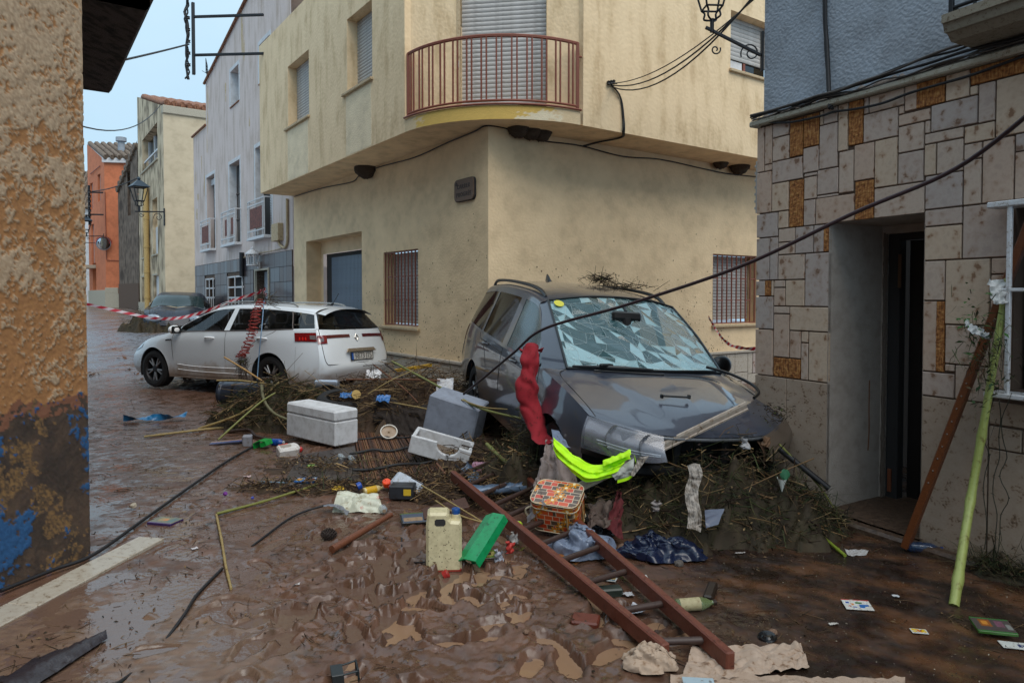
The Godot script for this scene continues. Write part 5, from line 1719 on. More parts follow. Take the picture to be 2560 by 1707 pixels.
func car_body(t: Node3D, d: Dictionary, paint: Material, tint, glass: Material) -> Dictionary:
	var S: Array = d.side
	var arch := func(p: Vector3) -> Vector3:
		for wf: float in d.wheels:
			var q := V2(-p.z - wf, p.y - d.wy)
			if q.length() < d.ar:
				q = q.normalized() * d.ar if q.length() > 0.001 else V2(0, d.ar)
				return V(p.x, d.wy + q.y, -(wf + q.x))
		return p
	var inside := func(p: Vector3) -> bool:
		for wf: float in d.wheels:
			if V2(-p.z - wf, p.y - d.wy).length() < d.ar - 0.001:
				return true
		return false
	var body := MB.new()
	var nu := 150
	var nv := 34
	var nc: int = S[0].size() - 1
	var nr: int = S.size() - 1
	for side: float in [1.0, -1.0]:
		var gone := {}
		for j in nv + 1:
			for i in nu + 1:
				if inside.call(surf(S, nc * i / float(nu), nr * j / float(nv))):
					gone[j * 1000 + i] = true
		var sk := func(i, j): return gone.has(j * 1000 + i) and gone.has(j * 1000 + i + 1) and gone.has(j * 1000 + 1000 + i) and gone.has(j * 1000 + 1001 + i)
		sheet(body, S, side, 0, nc, 0, nr, nu, nv, 0.0, tint, sk, arch)
		for key in ["hood", "roof", "rear", "nose"]:
			if d.has(key):
				var R: Array = d[key]
				sheet(body, R, side, 0, R[0].size() - 1, 0, R.size() - 1, 16, 30, 0.0, tint, null, d.get("dent") if key == "hood" else null)
		# pillars: the whole band between belt and roof, a little inside the glass
		var P: Array = d.green
		var np: int = P[0].size() - 1
		for q in d.pillars:
			sheet(body, P, side, q[0], q[1], 0, 1, 8, 8, 0.0, tint)
		for e: float in [0.0, 0.90]:
			sheet(body, P, side, 0.0, np, e, 0.09 if e == 0.0 else 1.0, 60, 2, 0.0, tint)
		sheet(body, d.apillar, side, 0, 1, 0, d.apillar.size() - 1, 3, 10, 0.0, tint)
	var bo := obj("body", body, paint, t)
	for side: float in [1.0, -1.0]:
		for s in d.seams + d.get("hood_seams", []):
			var lines := MB.new()
			seam(lines, d.hood if d.get("hood_seams", []).has(s) else S, side, s, 0.0035)
			obj("shut_line", lines, M.gap, bo)
		for wf: float in d.wheels:  # inner arches
			var w := MB.new()
			var pts_ := PackedVector3Array()
			w.grid(20, 2, func(u: float, v: float):
				var a := -0.35 + (PI + 0.7) * u
				return V(side * lerpf(d.wx - 0.28, d.wx + 0.06, v), d.wy + sin(a) * (d.ar + 0.005), -(wf + cos(a) * (d.ar + 0.005))))
			obj("wheel_arch", w, M.dark, t)
	for side: float in [1.0, -1.0]:
		var k := 0
		for q in d.panes:
			var gm := MB.new()
			sheet(gm, d.green, side, q[0], q[1], q[2], q[3], 14, 8, -0.004)
			obj("side_window", gm, glass if q.size() < 5 else q[4], t)
			k += 1
	for side: float in [1.0, -1.0]:
		for wf: float in d.wheels:
			wheel(t, V(side * (d.wx - 0.02), d.wy, -wf), side, d.wr, d.rim)
	return {"body": bo}

func white_estate() -> void:
	M.tyre = mat(rgb(30, 29, 30), 0.85, {"tex": T.dirt, "tile": 0.4})
	M.dark_alloy = mat(rgb(52, 50, 52), 0.5, {"metal": 0.6})
	M.alloy = mat(rgb(176, 178, 182), 0.35, {"metal": 0.8, "tex": T.dirt, "tile": 0.3})
	M.car_glass = mat(Color(0.02, 0.03, 0.032, 0.62), 0.03, {"glass": true})
	M.car_black = mat(rgb(20, 20, 22), 0.35)
	M.chrome = mat(rgb(190, 186, 180), 0.2, {"metal": 0.9})
	var t := thing("white_estate_car", "muddy white estate car with red tail lamps stranded beside the garage", "car", V(-4.51, 0.085, -12.13), "", BE(V(-0.0, 1.1021, -0.02)))
	var F := [1.95, 1.65, 1.38, 1.12, 0.92, 0.4, -0.35, -1.1, -1.75, -2.12]
	var belt := line_of(F, [0.68, 0.80, 0.87, 0.92, 0.95, 0.965, 0.985, 1.01, 1.045, 1.06], [0.74, 0.83, 0.865, 0.87, 0.87, 0.875, 0.88, 0.88, 0.85, 0.76])
	var side := [
		line_of([2.0, 1.66, 1.38, 1.12, 0.92, 0.4, -0.35, -1.1, -1.75, -2.15], [0.22, 0.2, 0.2, 0.2, 0.2, 0.2, 0.2, 0.2, 0.22, 0.26], [0.74, 0.81, 0.85, 0.85, 0.84, 0.84, 0.84, 0.85, 0.84, 0.76]),
		line_of([2.06, 1.68, 1.38, 1.12, 0.92, 0.4, -0.35, -1.1, -1.8, -2.22], [0.34, 0.33, 0.33, 0.33, 0.33, 0.33, 0.33, 0.33, 0.36, 0.40], [0.78, 0.87, 0.895, 0.89, 0.872, 0.868, 0.872, 0.895, 0.885, 0.80]),
		line_of([2.06, 1.68, 1.38, 1.12, 0.92, 0.4, -0.35, -1.1, -1.82, -2.24], [0.50, 0.53, 0.55, 0.56, 0.56, 0.56, 0.57, 0.58, 0.60, 0.62], [0.79, 0.88, 0.91, 0.905, 0.895, 0.895, 0.90, 0.91, 0.895, 0.81]),
		line_of([2.0, 1.66, 1.38, 1.12, 0.92, 0.4, -0.35, -1.1, -1.8, -2.18], [0.60, 0.70, 0.76, 0.80, 0.82, 0.83, 0.84, 0.86, 0.88, 0.88], [0.78, 0.865, 0.895, 0.90, 0.90, 0.90, 0.905, 0.91, 0.885, 0.79]),
		belt]
	var hood := [
		line_of([2.2, 2.16, 2.06, 1.95], [0.62, 0.63, 0.65, 0.68], [0.0, 0.34, 0.6, 0.74]),
		line_of([1.9, 1.86, 1.78, 1.65], [0.79, 0.79, 0.795, 0.80], [0.0, 0.36, 0.64, 0.83]),
		line_of([1.5, 1.48, 1.43, 1.38], [0.89, 0.89, 0.885, 0.87], [0.0, 0.38, 0.67, 0.865]),
		line_of([1.22, 1.2, 1.15, 1.12], [0.94, 0.94, 0.93, 0.92], [0.0, 0.38, 0.68, 0.87]),
		line_of([1.1, 1.06, 0.98, 0.92], [0.97, 0.97, 0.96, 0.95], [0.0, 0.4, 0.7, 0.87])]
	var nose := [
		line_of([2.2, 2.16, 2.06, 1.95], [0.62, 0.63, 0.65, 0.68], [0.0, 0.34, 0.6, 0.74]),
		line_of([2.3, 2.27, 2.18, 2.0], [0.5, 0.5, 0.5, 0.60], [0.0, 0.36, 0.64, 0.78]),
		line_of([2.3, 2.27, 2.19, 2.06], [0.34, 0.34, 0.34, 0.42], [0.0, 0.36, 0.64, 0.79]),
		line_of([2.22, 2.2, 2.12, 2.0], [0.2, 0.2, 0.2, 0.22], [0.0, 0.36, 0.62, 0.74])]
	var green := [
		line_of([0.92, 0.70, 0.45, -0.35, -1.1, -1.75, -2.12], [0.95, 0.955, 0.965, 0.985, 1.01, 1.045, 1.06], [0.87, 0.872, 0.875, 0.88, 0.88, 0.85, 0.76]),
		line_of([0.92, 0.52, 0.1, -0.35, -1.1, -1.72, -1.94], [0.95, 1.18, 1.345, 1.385, 1.375, 1.325, 1.29], [0.87, 0.765, 0.66, 0.64, 0.63, 0.61, 0.59])]
	var roof := [
		line_of([0.24, 0.22, 0.14, 0.1], [1.425, 1.415, 1.37, 1.345], [0.0, 0.34, 0.60, 0.66]),
		line_of([-0.35, -0.35, -0.35, -0.35], [1.455, 1.448, 1.415, 1.385], [0.0, 0.34, 0.59, 0.64]),
		line_of([-1.1, -1.1, -1.1, -1.1], [1.45, 1.443, 1.408, 1.375], [0.0, 0.34, 0.58, 0.63]),
		line_of([-1.8, -1.79, -1.75, -1.72], [1.42, 1.412, 1.372, 1.325], [0.0, 0.32, 0.55, 0.61]),
		line_of([-2.02, -2.0, -1.96, -1.94], [1.39, 1.385, 1.345, 1.29], [0.0, 0.32, 0.52, 0.59])]
	var rear := [
		line_of([-2.2, -2.2, -2.17, -2.12], [1.05, 1.05, 1.055, 1.06], [0.0, 0.4, 0.64, 0.76]),
		line_of([-2.27, -2.27, -2.24, -2.18], [0.9, 0.9, 0.89, 0.88], [0.0, 0.42, 0.68, 0.79]),
		line_of([-2.36, -2.35, -2.32, -2.24], [0.62, 0.62, 0.62, 0.62], [0.0, 0.42, 0.70, 0.81]),
		line_of([-2.40, -2.38, -2.33, -2.22], [0.46, 0.45, 0.42, 0.40], [0.0, 0.42, 0.70, 0.80]),
		line_of([-2.30, -2.28, -2.23, -2.15], [0.26, 0.26, 0.26, 0.26], [0.0, 0.4, 0.66, 0.76])]
	var ap := [line_of([0.98, 0.92], [0.96, 0.95], [0.7, 0.87]), line_of([0.60, 0.52], [1.19, 1.18], [0.66, 0.765]), line_of([0.14, 0.1], [1.37, 1.345], [0.60, 0.66])]
	var tint := func(p: Vector3) -> Color:
		var c := rgb(226, 231, 236)
		var k := (0.46 - p.y) * 1.8 + nz(p.x * 2.0, p.y * 2.0, p.z * 1.5) * 0.34 + nz(p.x * 11.0, p.y * 11.0, p.z * 9.0) * 0.22
		if k > 0.0:
			c = c.lerp(rgb(148, 124, 102), clampf(k * 1.6, 0, 0.75))
		return lin(c)
	var d := {"side": side, "hood": hood, "nose": nose, "green": green, "roof": roof, "rear": rear, "apillar": ap, "wheels": [1.40, -1.31], "wy": 0.315, "ar": 0.375, "wr": 0.318, "wx": 0.80, "rim": M.alloy,
		"pillars": [[0.0, 0.55], [2.92, 3.08], [5.93, 6.0]], "panes": [[0.5, 2.93, 0.08, 0.91], [3.07, 4.0, 0.08, 0.91], [4.03, 4.9, 0.1, 0.9], [4.98, 5.96, 0.1, 0.9]],
		"seams": [[[4.1, 0.4], [4.05, 2.0], [4.0, 3.0], [4.1, 4.0]], [[6.0, 0.4], [6.0, 2.0], [6.0, 3.0], [6.0, 4.0]], [[6.65, 2.4], [6.9, 3.0], [7.35, 3.7], [7.45, 4.0]], [[4.1, 0.45], [5.0, 0.45], [6.0, 0.45], [6.3, 0.6]]],
		"hood_seams": [[[2.7, 0.6], [2.7, 2.0], [2.7, 4.0]]]}
	M.white_paint = mat(Color.WHITE, 0.4, {"vc": true, "coat": 1.0, "coat_rough": 0.06, "spec": 0.5})
	var r := car_body(t, d, M.white_paint, tint, M.car_glass)
	var wind := [line_of([1.1, 1.06, 0.98], [0.97, 0.97, 0.96], [0.0, 0.4, 0.7]), line_of([0.68, 0.66, 0.60], [1.225, 1.22, 1.19], [0.0, 0.37, 0.66]), line_of([0.24, 0.22, 0.14], [1.425, 1.415, 1.37], [0.0, 0.34, 0.60])]
	var wm := MB.new()
	for sd: float in [1.0, -1.0]:
		sheet(wm, wind, sd, 0, 2, 0, 2, 10, 12)
	obj("windscreen", wm, M.car_glass, t)
	# rear window and the dark pillar beside it
	var rg := [line_of([-2.02, -2.0, -1.96, -1.94], [1.385, 1.38, 1.34, 1.285], [0.0, 0.32, 0.52, 0.585]), line_of([-2.2, -2.2, -2.17, -2.12], [1.055, 1.055, 1.06, 1.065], [0.0, 0.4, 0.64, 0.757])]
	wm = MB.new()
	for sd: float in [1.0, -1.0]:
		sheet(wm, rg, sd, 0, 2.55, 0.02, 1, 14, 8, 0.004)
	obj("rear_window", wm, mat(Color(0.015, 0.02, 0.02, 0.8), 0.03, {"glass": true}), t)
	wm = MB.new()
	for sd: float in [1.0, -1.0]:
		sheet(wm, rg, sd, 2.55, 3, 0, 1, 4, 8, 0.0, tint)
	obj("rear_pillar", wm, M.white_paint, t)
	wm = MB.new()
	wm.grid(20, 4, func(u: float, v: float):
		var x := (u - 0.5) * 1.14
		return V(x, 1.40 - 0.10 * pow(absf(u * 2 - 1), 3) - v * 0.03, 2.0 + 0.16 * v - 0.03 * pow(u * 2 - 1, 2)))
	obj("roof_spoiler", wm, mat(rgb(206, 210, 214), 0.35, {"coat": 1.0}), t)
	for sd: float in [1.0, -1.0]:
		var rr := MB.new()
		rr.tube(spline(PV([V(sd * 0.6, 1.40, -0.12), V(sd * 0.6, 1.455, 0.05), V(sd * 0.585, 1.475, 0.7), V(sd * 0.57, 1.455, 1.4), V(sd * 0.56, 1.40, 1.58)]), 6), 0.014, 6)
		obj("roof_rail", rr, M.chrome, t)
		# tail lamp with its strip across the tailgate
		var L := MB.new()
		var lampS := func(u: float, v: float):
			return V(0, 0, 0)
		var red := mat(rgb(120, 14, 18), 0.12, {"coat": 1.0, "spec": 0.6})
		sheet(L, side, sd, 8.05, 9.0, 2.98, 3.62, 12, 5, 0.012)
		var lamp := obj("tail_lamp", L, red, t)
		L = MB.new()
		sheet(L, rear, sd, 1.9, 3.0, 0.62, 1.18, 10, 4, 0.012)
		obj("lens", L, red, lamp)
		L = MB.new()
		sheet(L, rear, sd, 0.42, 2.0, 0.62, 0.86, 14, 2, 0.010)
		obj("lamp_strip", L, mat(rgb(84, 14, 20), 0.15, {"coat": 1.0}), lamp)
		L = MB.new()
		sheet(L, rear, sd, 2.2, 2.75, 0.84, 1.06, 5, 3, 0.017)
		sheet(L, side, sd, 8.62, 8.96, 3.12, 3.4, 4, 2, 0.017)
		obj("clear_lens", L, mat(rgb(150, 140, 140), 0.1, {"coat": 1.0, "metal": 0.5}), lamp)
		L = MB.new()
		for k in 3:
			sheet(L, side, sd, 8.2 + k * 0.11, 8.25 + k * 0.11, 3.06, 3.26, 1, 3, 0.017)
		obj("lamp_bar", L, mat(rgb(214, 36, 30), 0.2), lamp)
		# mirror
		var mi := MB.new()
		var ms := V(sd * 0.97, 1.0, -0.76)
		mi.grid(14, 10, func(u: float, v: float):
			var a := u * TAU
			var e := (v - 0.5) * PI
			return ms + V(cos(a) * cos(e) * 0.11, sin(e) * 0.075, sin(a) * cos(e) * 0.07), false)
		var mo := obj("door_mirror", mi, M.white_paint, t)
		mi = MB.new()
		mi.box(Transform3D(Basis(), ms + V(0, 0, 0.045)), V(0.18, 0.12, 0.03), 0.014)
		mi.rod(ms + V(-sd * 0.05, -0.04, 0), V(sd * 0.86, 0.95, -0.74), 0.02, 6)
		obj("mirror_glass", mi, M.car_black, mo)
		# handles, the vent on the wing, trim under the windows
		for q in [[5.55, 3.25], [7.1, 3.2]]:
			var hm := MB.new()
			var p := flipx(surf(side, q[0], q[1]), sd)
			hm.tube(PV([p + V(sd * 0.002, 0, -0.11), p + V(sd * 0.03, 0.006, -0.08), p + V(sd * 0.034, 0.006, 0.05), p + V(sd * 0.002, 0, 0.1)]), PackedFloat32Array([0.012, 0.017, 0.017, 0.012]), 7)
			obj("handle", hm, M.white_paint, t)
		var tr := MB.new()
		var pp := PackedVector3Array()
		for k in 30:
			pp.append(flipx(surf(green, 0.5 + k * 4.5 / 29.0, 0.07), sd) + V(sd * 0.004, 0, 0))
		for k in 8:
			pp.append(flipx(surf(green, 5.0 - k * 0.05, 0.07 + k * 0.118), sd) + V(sd * 0.004, 0, 0))
		tr.tube(pp, 0.009, 5)
		obj("window_trim", tr, mat(rgb(120, 108, 102), 0.4, {"metal": 0.6}), t)
		var vt := MB.new()
		seam(vt, side, sd, [[3.25, 3.05], [3.6, 3.08], [3.95, 3.06]], 0.012)
		obj("wing_vent", vt, M.car_black, t)
		var hl := MB.new()
		sheet(hl, side, sd, 0.0, 0.75, 3.0, 3.8, 8, 5, 0.008)
		sheet(hl, nose, sd, 2.0, 3.0, 0.1, 0.9, 6, 5, 0.008)
		obj("headlamp", hl, mat(rgb(110, 116, 122), 0.1, {"coat": 1.0, "metal": 0.4}), t)
	# sculpted lower door
	var cr := MB.new()
	for sd: float in [1.0, -1.0]:
		for vv: float in [0.95, 1.35]:
			seam(cr, side, sd, [[4.3, vv + 0.1], [5.0, vv], [6.0, vv], [6.7, vv + 0.05]], 0.008)
	obj("door_crease", cr, M.white_paint, t)
	# tailgate: shut lines, plate in its recess, badge, chrome bar
	var tg := MB.new()
	for sd: float in [1.0, -1.0]:
		seam(tg, rear, sd, [[2.62, 0.0], [2.5, 0.6], [2.42, 1.4], [2.2, 2.25], [1.6, 2.45], [0.0, 2.48]], 0.005)
	obj("tailgate_line", tg, M.gap, t)
	var rc := MB.new()
	rc.prism(P2([V2(-0.42, 0.53), V2(0.42, 0.53), V2(0.33, 0.76), V2(-0.33, 0.76)]), xf(V(0, 0, 2.335), 0, -7), 0.012, 0.004)
	obj("plate_recess", rc, mat(rgb(178, 180, 184), 0.4, {"coat": 0.6}), t)
	var pl := MB.new()
	pl.box(xf(V(0, 0.64, 2.385), 0, -7), V(0.52, 0.115, 0.012), 0.003)
	var plate := obj("number_plate", pl, mat(rgb(206, 206, 204), 0.4, {"tex": T.dirt, "tile": 0.3}), t)
	pl = MB.new()
	pl.box(xf(V(-0.235, 0.64, 2.3925), 0, -7), V(0.045, 0.112, 0.003), 0.0)
	obj("plate_band", pl, mat(rgb(24, 82, 160), 0.4), plate)
	var tx := obj("lettering", lettering("9873 JTS", 0.083, 0.002, false), mat(rgb(30, 30, 34), 0.6), plate)
	tx.transform = xf(V(0.022, 0.64, 2.3935), 0, -7)
	tx.scale = V(0.95, 1, 1)
	pl = MB.new()
	for e: float in [-1.0, 1.0]:
		pl.box(xf(V(0, 0.64 + e * 0.06, 2.387), 0, -7), V(0.535, 0.008, 0.014), 0.0)
		pl.box(xf(V(e * 0.264, 0.64, 2.387), 0, -7), V(0.008, 0.128, 0.0138), 0.0)
	obj("plate_frame", pl, M.car_black, plate)
	var cb := MB.new()
	cb.prism(P2([V2(-0.36, 0.0), V2(0.36, 0.0), V2(0.31, 0.055), V2(-0.31, 0.055)]), xf(V(0, 0.705, 2.37), 0, -20), 0.02, 0.004)
	var bar := obj("plate_bar", cb, mat(rgb(168, 152, 134), 0.35, {"metal": 0.7}), t)
	tx = obj("lettering", lettering("MEGANE", 0.028, 0.002), M.chrome, bar)
	tx.transform = xf(V(0, 0.735, 2.383), 0, -20)
	tx.scale = V(1.9, 1, 1)
	var em := MB.new()
	var dia := P2([V2(0, -0.075), V2(0.052, 0), V2(0, 0.075), V2(-0.052, 0)])
	for k in 4:
		var a: Vector2 = dia[k]
		var b: Vector2 = dia[(k + 1) % 4]
		em.prism(P2([a, b, b * 0.55, a * 0.55]), xf(V(0, 0.92, 2.262), 0, -14), 0.016, 0.005)
	obj("emblem", em, M.chrome, t)
	var wp := MB.new()
	wp.rod(V(0.02, 1.085, 2.2), V(-0.4, 1.12, 2.18), 0.009, 5)
	wp.lathe(P2([V2(0.03, 0), V2(0.03, 0.02), V2(0, 0.03)]), 8, xf(V(0.02, 1.07, 2.195)))
	obj("rear_wiper", wp, M.car_black, t)
	var an := MB.new()
	an.tube(PV([V(0, 1.43, 1.75), V(0, 1.46, 1.79)]), PackedFloat32Array([0.03, 0.015]), 8)
	an.rod(V(0, 1.45, 1.78), V(0, 1.62, 1.9), 0.005, 5)
	obj("antenna", an, M.car_black, t)
	# seats, wheel and dashboard seen through the glass
	var it := MB.new()
	for q in [[-0.38, 0.1], [0.38, 0.1], [-0.4, -0.95], [0.0, -0.95], [0.4, -0.95]]:
		it.box(xf(V(q[0], 0.48, -q[1]), 0), V(0.46, 0.16, 0.5), 0.05)
		it.box(xf(V(q[0], 0.8, -q[1] + 0.28), 0, 14), V(0.44, 0.62, 0.12), 0.05)
		it.box(xf(V(q[0], 1.2, -q[1] + 0.38), 0, 10), V(0.24, 0.16, 0.08), 0.03)
	it.box(xf(V(0, 0.82, -0.85)), V(1.4, 0.2, 0.4), 0.08)
	it.box(xf(V(0, 0.3, 0.3)), V(1.5, 0.06, 3.4), 0.0)
	it.box(xf(V(0, 0.9, 1.7)), V(1.2, 0.03, 0.8), 0.0)
	obj("interior", it, mat(rgb(38, 38, 40), 0.8), t)
	var sw := MB.new()
	var sp := PackedVector3Array()
	for k in 21:
		sp.append(V(-0.38, 0.98, -0.52) + V(cos(TAU * k / 20) * 0.17, sin(TAU * k / 20) * 0.16, -sin(TAU * k / 20) * 0.07))
	sw.tube(sp, 0.014, 6)
	obj("steering_wheel", sw, M.car_black, t)

func grey_mpv() -> void:
	var t := thing("grey_people_carrier", "wrecked dark grey people carrier with smashed windscreen and missing bumper", "car", V(0.77, 0.02, -7.31), "", BE(V(-0.065, 3.413, 0.058)))
	var top := line_of([2.0, 1.75, 1.5, 1.25, 1.02, 0.5, -0.2, -1.2, -2.0, -2.35], [0.845, 0.92, 0.97, 1.005, 1.03, 1.03, 1.05, 1.08, 1.11, 1.10], [0.83, 0.865, 0.885, 0.895, 0.90, 0.91, 0.92, 0.91, 0.87, 0.80])
	var side := [
		line_of([1.95, 1.74, 1.5, 1.25, 1.02, 0.5, -0.2, -1.2, -2.0, -2.38], [0.3, 0.26, 0.24, 0.24, 0.24, 0.24, 0.24, 0.24, 0.27, 0.30], [0.80, 0.86, 0.88, 0.88, 0.87, 0.87, 0.87, 0.88, 0.87, 0.82]),
		line_of([1.97, 1.75, 1.5, 1.25, 1.02, 0.5, -0.2, -1.2, -2.0, -2.42], [0.42, 0.40, 0.38, 0.38, 0.38, 0.38, 0.38, 0.38, 0.40, 0.42], [0.84, 0.895, 0.93, 0.93, 0.915, 0.91, 0.915, 0.93, 0.915, 0.86]),
		line_of([1.99, 1.77, 1.5, 1.25, 1.02, 0.5, -0.2, -1.2, -2.02, -2.44], [0.60, 0.61, 0.62, 0.62, 0.62, 0.62, 0.62, 0.63, 0.64, 0.64], [0.86, 0.91, 0.95, 0.95, 0.94, 0.94, 0.945, 0.95, 0.925, 0.87]),
		line_of([2.0, 1.77, 1.5, 1.25, 1.02, 0.5, -0.2, -1.2, -2.02, -2.40], [0.75, 0.80, 0.84, 0.87, 0.89, 0.90, 0.91, 0.94, 0.95, 0.94], [0.855, 0.90, 0.925, 0.93, 0.93, 0.935, 0.94, 0.935, 0.90, 0.84]),
		top]
	var hood := [
		line_of([2.37, 2.34, 2.22, 2.0], [0.775, 0.78, 0.80, 0.845], [0.0, 0.36, 0.62, 0.83]),
		line_of([2.30, 2.26, 2.14, 1.90], [0.83, 0.83, 0.84, 0.88], [0.0, 0.36, 0.63, 0.848]),
		line_of([2.1, 2.06, 1.95, 1.75], [0.91, 0.905, 0.90, 0.92], [0.0, 0.37, 0.64, 0.865]),
		line_of([1.8, 1.77, 1.68, 1.5], [1.0, 0.99, 0.965, 0.97], [0.0, 0.38, 0.66, 0.885]),
		line_of([1.56, 1.53, 1.42, 1.25], [1.05, 1.045, 1.01, 1.005], [0.0, 0.39, 0.70, 0.895]),
		line_of([1.40, 1.36, 1.22, 1.02], [1.085, 1.08, 1.06, 1.03], [0.0, 0.4, 0.74, 0.90])]
	var green := [
		line_of([1.02, 0.78, 0.5, -0.2, -1.2, -2.0, -2.35], [1.03, 1.03, 1.03, 1.05, 1.08, 1.11, 1.10], [0.90, 0.905, 0.91, 0.92, 0.91, 0.87, 0.80]),
		line_of([1.02, 0.64, 0.28, -0.2, -1.2, -1.95, -2.12], [1.03, 1.33, 1.545, 1.60, 1.61, 1.555, 1.50], [0.90, 0.80, 0.725, 0.72, 0.71, 0.69, 0.67])]
	var roof := [
		line_of([0.46, 0.44, 0.36, 0.28], [1.655, 1.64, 1.585, 1.545], [0.0, 0.36, 0.665, 0.725]),
		line_of([-0.2, -0.2, -0.2, -0.2], [1.715, 1.705, 1.655, 1.60], [0.0, 0.36, 0.66, 0.72]),
		line_of([-1.2, -1.2, -1.2, -1.2], [1.735, 1.725, 1.67, 1.61], [0.0, 0.36, 0.65, 0.71]),
		line_of([-1.95, -1.95, -1.95, -1.95], [1.68, 1.67, 1.62, 1.555], [0.0, 0.34, 0.62, 0.69]),
		line_of([-2.22, -2.2, -2.17, -2.12], [1.60, 1.59, 1.56, 1.50], [0.0, 0.34, 0.6, 0.67])]
	var rear := [
		line_of([-2.22, -2.2, -2.17, -2.12], [1.60, 1.59, 1.56, 1.50], [0.0, 0.34, 0.6, 0.67]),
		line_of([-2.38, -2.38, -2.37, -2.35], [1.1, 1.1, 1.1, 1.1], [0.0, 0.4, 0.68, 0.80]),
		line_of([-2.46, -2.46, -2.44, -2.40], [0.85, 0.85, 0.88, 0.94], [0.0, 0.42, 0.7, 0.84]),
		line_of([-2.50, -2.49, -2.47, -2.44], [0.55, 0.55, 0.6, 0.64], [0.0, 0.42, 0.72, 0.87]),
		line_of([-2.42, -2.42, -2.4, -2.38], [0.3, 0.3, 0.3, 0.3], [0.0, 0.4, 0.7, 0.82])]
	var ap := [line_of([1.22, 1.02], [1.065, 1.03], [0.74, 0.90]), line_of([0.80, 0.64], [1.345, 1.33], [0.71, 0.80]), line_of([0.36, 0.28], [1.585, 1.545], [0.665, 0.725])]
	var tint := func(p: Vector3) -> Color:
		var c := rgb(64, 70, 82)
		var k := (0.62 - p.y) * 0.9 + nz(p.x * 1.5, p.y * 3.0, p.z * 1.5) * 0.45 + nz(p.x * 9.0, p.y * 14.0, p.z * 9.0) * 0.25
		if absf(p.x) > 0.8 and k > 0.0:
			c = c.lerp(rgb(92, 76, 64), clampf(k * 1.8, 0, 0.55))
		if p.y > 1.6 and absf(p.x) < 0.6 and p.z > -0.2 and p.z < 2.1:  # dried silt on the roof
			var s := nz(p.x * 1.8, p.z * 1.2, 4.0) * 0.5 + nz(p.x * 10.0, p.z * 7.0, 5.0) * 0.18 + 0.36
			c = c.lerp(rgb(98, 84, 72), clampf(s * 1.3, 0, 0.65))
		return lin(c)
	var dent := func(p: Vector3) -> Vector3:
		var f := -p.z
		var e := 0.30 + (2.3 - f) * 0.36  # the raised middle of the bonnet widens towards the windscreen
		var k := clampf((e - p.x) / 0.07, 0.0, 1.0) * clampf((2.32 - f) * 4.0, 0, 1) * clampf((f - 1.42) * 7.0, 0, 1)
		var y := p.y + 0.02 * k * k * (3.0 - 2.0 * k)
		y += 0.006 * nz(p.x * 2.0, f * 2.0, 3.0)
		return V(p.x, y, p.z)
	M.grey_paint = mat(Color.WHITE, 0.35, {"vc": true, "metal": 0.12, "coat": 1.0, "coat_rough": 0.05, "bump": T.grain, "tile": 0.35, "relief": 0.012})
	M.dim_glass = mat(Color(0.02, 0.025, 0.025, 0.75), 0.04, {"glass": true})
	M.cracked = mat(Color(0.40, 0.58, 0.60, 0.28), 0.06, {"glass": true})
	var d := {"side": side, "hood": hood, "green": green, "roof": roof, "rear": rear, "apillar": ap, "wheels": [1.45, -1.47], "wy": 0.33, "ar": 0.395, "wr": 0.335, "wx": 0.82, "rim": M.alloy, "dent": dent,
		"pillars": [[0.0, 0.16], [0.62, 0.78], [2.88, 3.1], [4.0, 4.1], [5.55, 6.0]], "panes": [[0.16, 0.64, 0.08, 0.9, M.dim_glass], [0.76, 2.9, 0.08, 0.91, mat(Color(0.40, 0.50, 0.52, 0.5), 0.1, {"glass": true})], [3.08, 4.02, 0.08, 0.91], [4.08, 5.57, 0.1, 0.9]],
		"seams": [[[3.95, 0.4], [3.95, 2.0], [4.0, 3.0], [4.12, 4.0]], [[6.02, 0.4], [6.02, 2.0], [6.02, 3.0], [6.0, 4.0]], [[6.6, 2.4], [6.75, 3.0], [7.05, 3.6], [7.1, 4.0]], [[6.02, 3.45], [7.0, 3.45], [8.6, 3.4]]],
		"hood_seams": [[[2.72, 0.35], [2.68, 1.5], [2.62, 3.0], [2.5, 4.0], [2.1, 4.85], [1.0, 4.95], [0.0, 4.95]]]}
	car_body(t, d, M.grey_paint, tint, M.dim_glass)
	# the smashed windscreen: a sagging pane of many tilted pieces
	var wind := [line_of([1.40, 1.36, 1.22], [1.09, 1.085, 1.065], [0.0, 0.4, 0.74]), line_of([0.92, 0.89, 0.80], [1.40, 1.39, 1.345], [0.0, 0.38, 0.71]), line_of([0.46, 0.44, 0.36], [1.655, 1.64, 1.585], [0.0, 0.36, 0.665])]
	var wp := func(u: float, v: float) -> Vector3:  # u -1 to 1 across, v 0 to 1 upwards
		return flipx(surf(wind, absf(u) * 2.0, v * 2.0), signf(u) if u != 0.0 else 1.0)
	rng.seed = 77
	var nu := 17
	var nv := 11
	var P := []
	for j in nv + 1:
		var row := PackedVector3Array()
		for i in nu + 1:
			var edge := i == 0 or i == nu or j == 0 or j == nv
			var u := clampf(-1.0 + 2.0 * (i + (0.0 if edge else rf(-0.38, 0.38))) / nu, -1, 1)
			var v := clampf((j + (0.0 if edge else rf(-0.38, 0.38))) / nv, 0, 1)
			var p: Vector3 = wp.call(u, v)
			var sag_ := 0.05 * (1.0 - u * u) * sin(PI * v) + (0.0 if edge else rf(-0.016, 0.016))
			row.append(p + V(0, -0.87, 0.5) * sag_)
		P.append(row)
	var wm := MB.new()
	var ck := MB.new()
	var ws2 := MB.new()
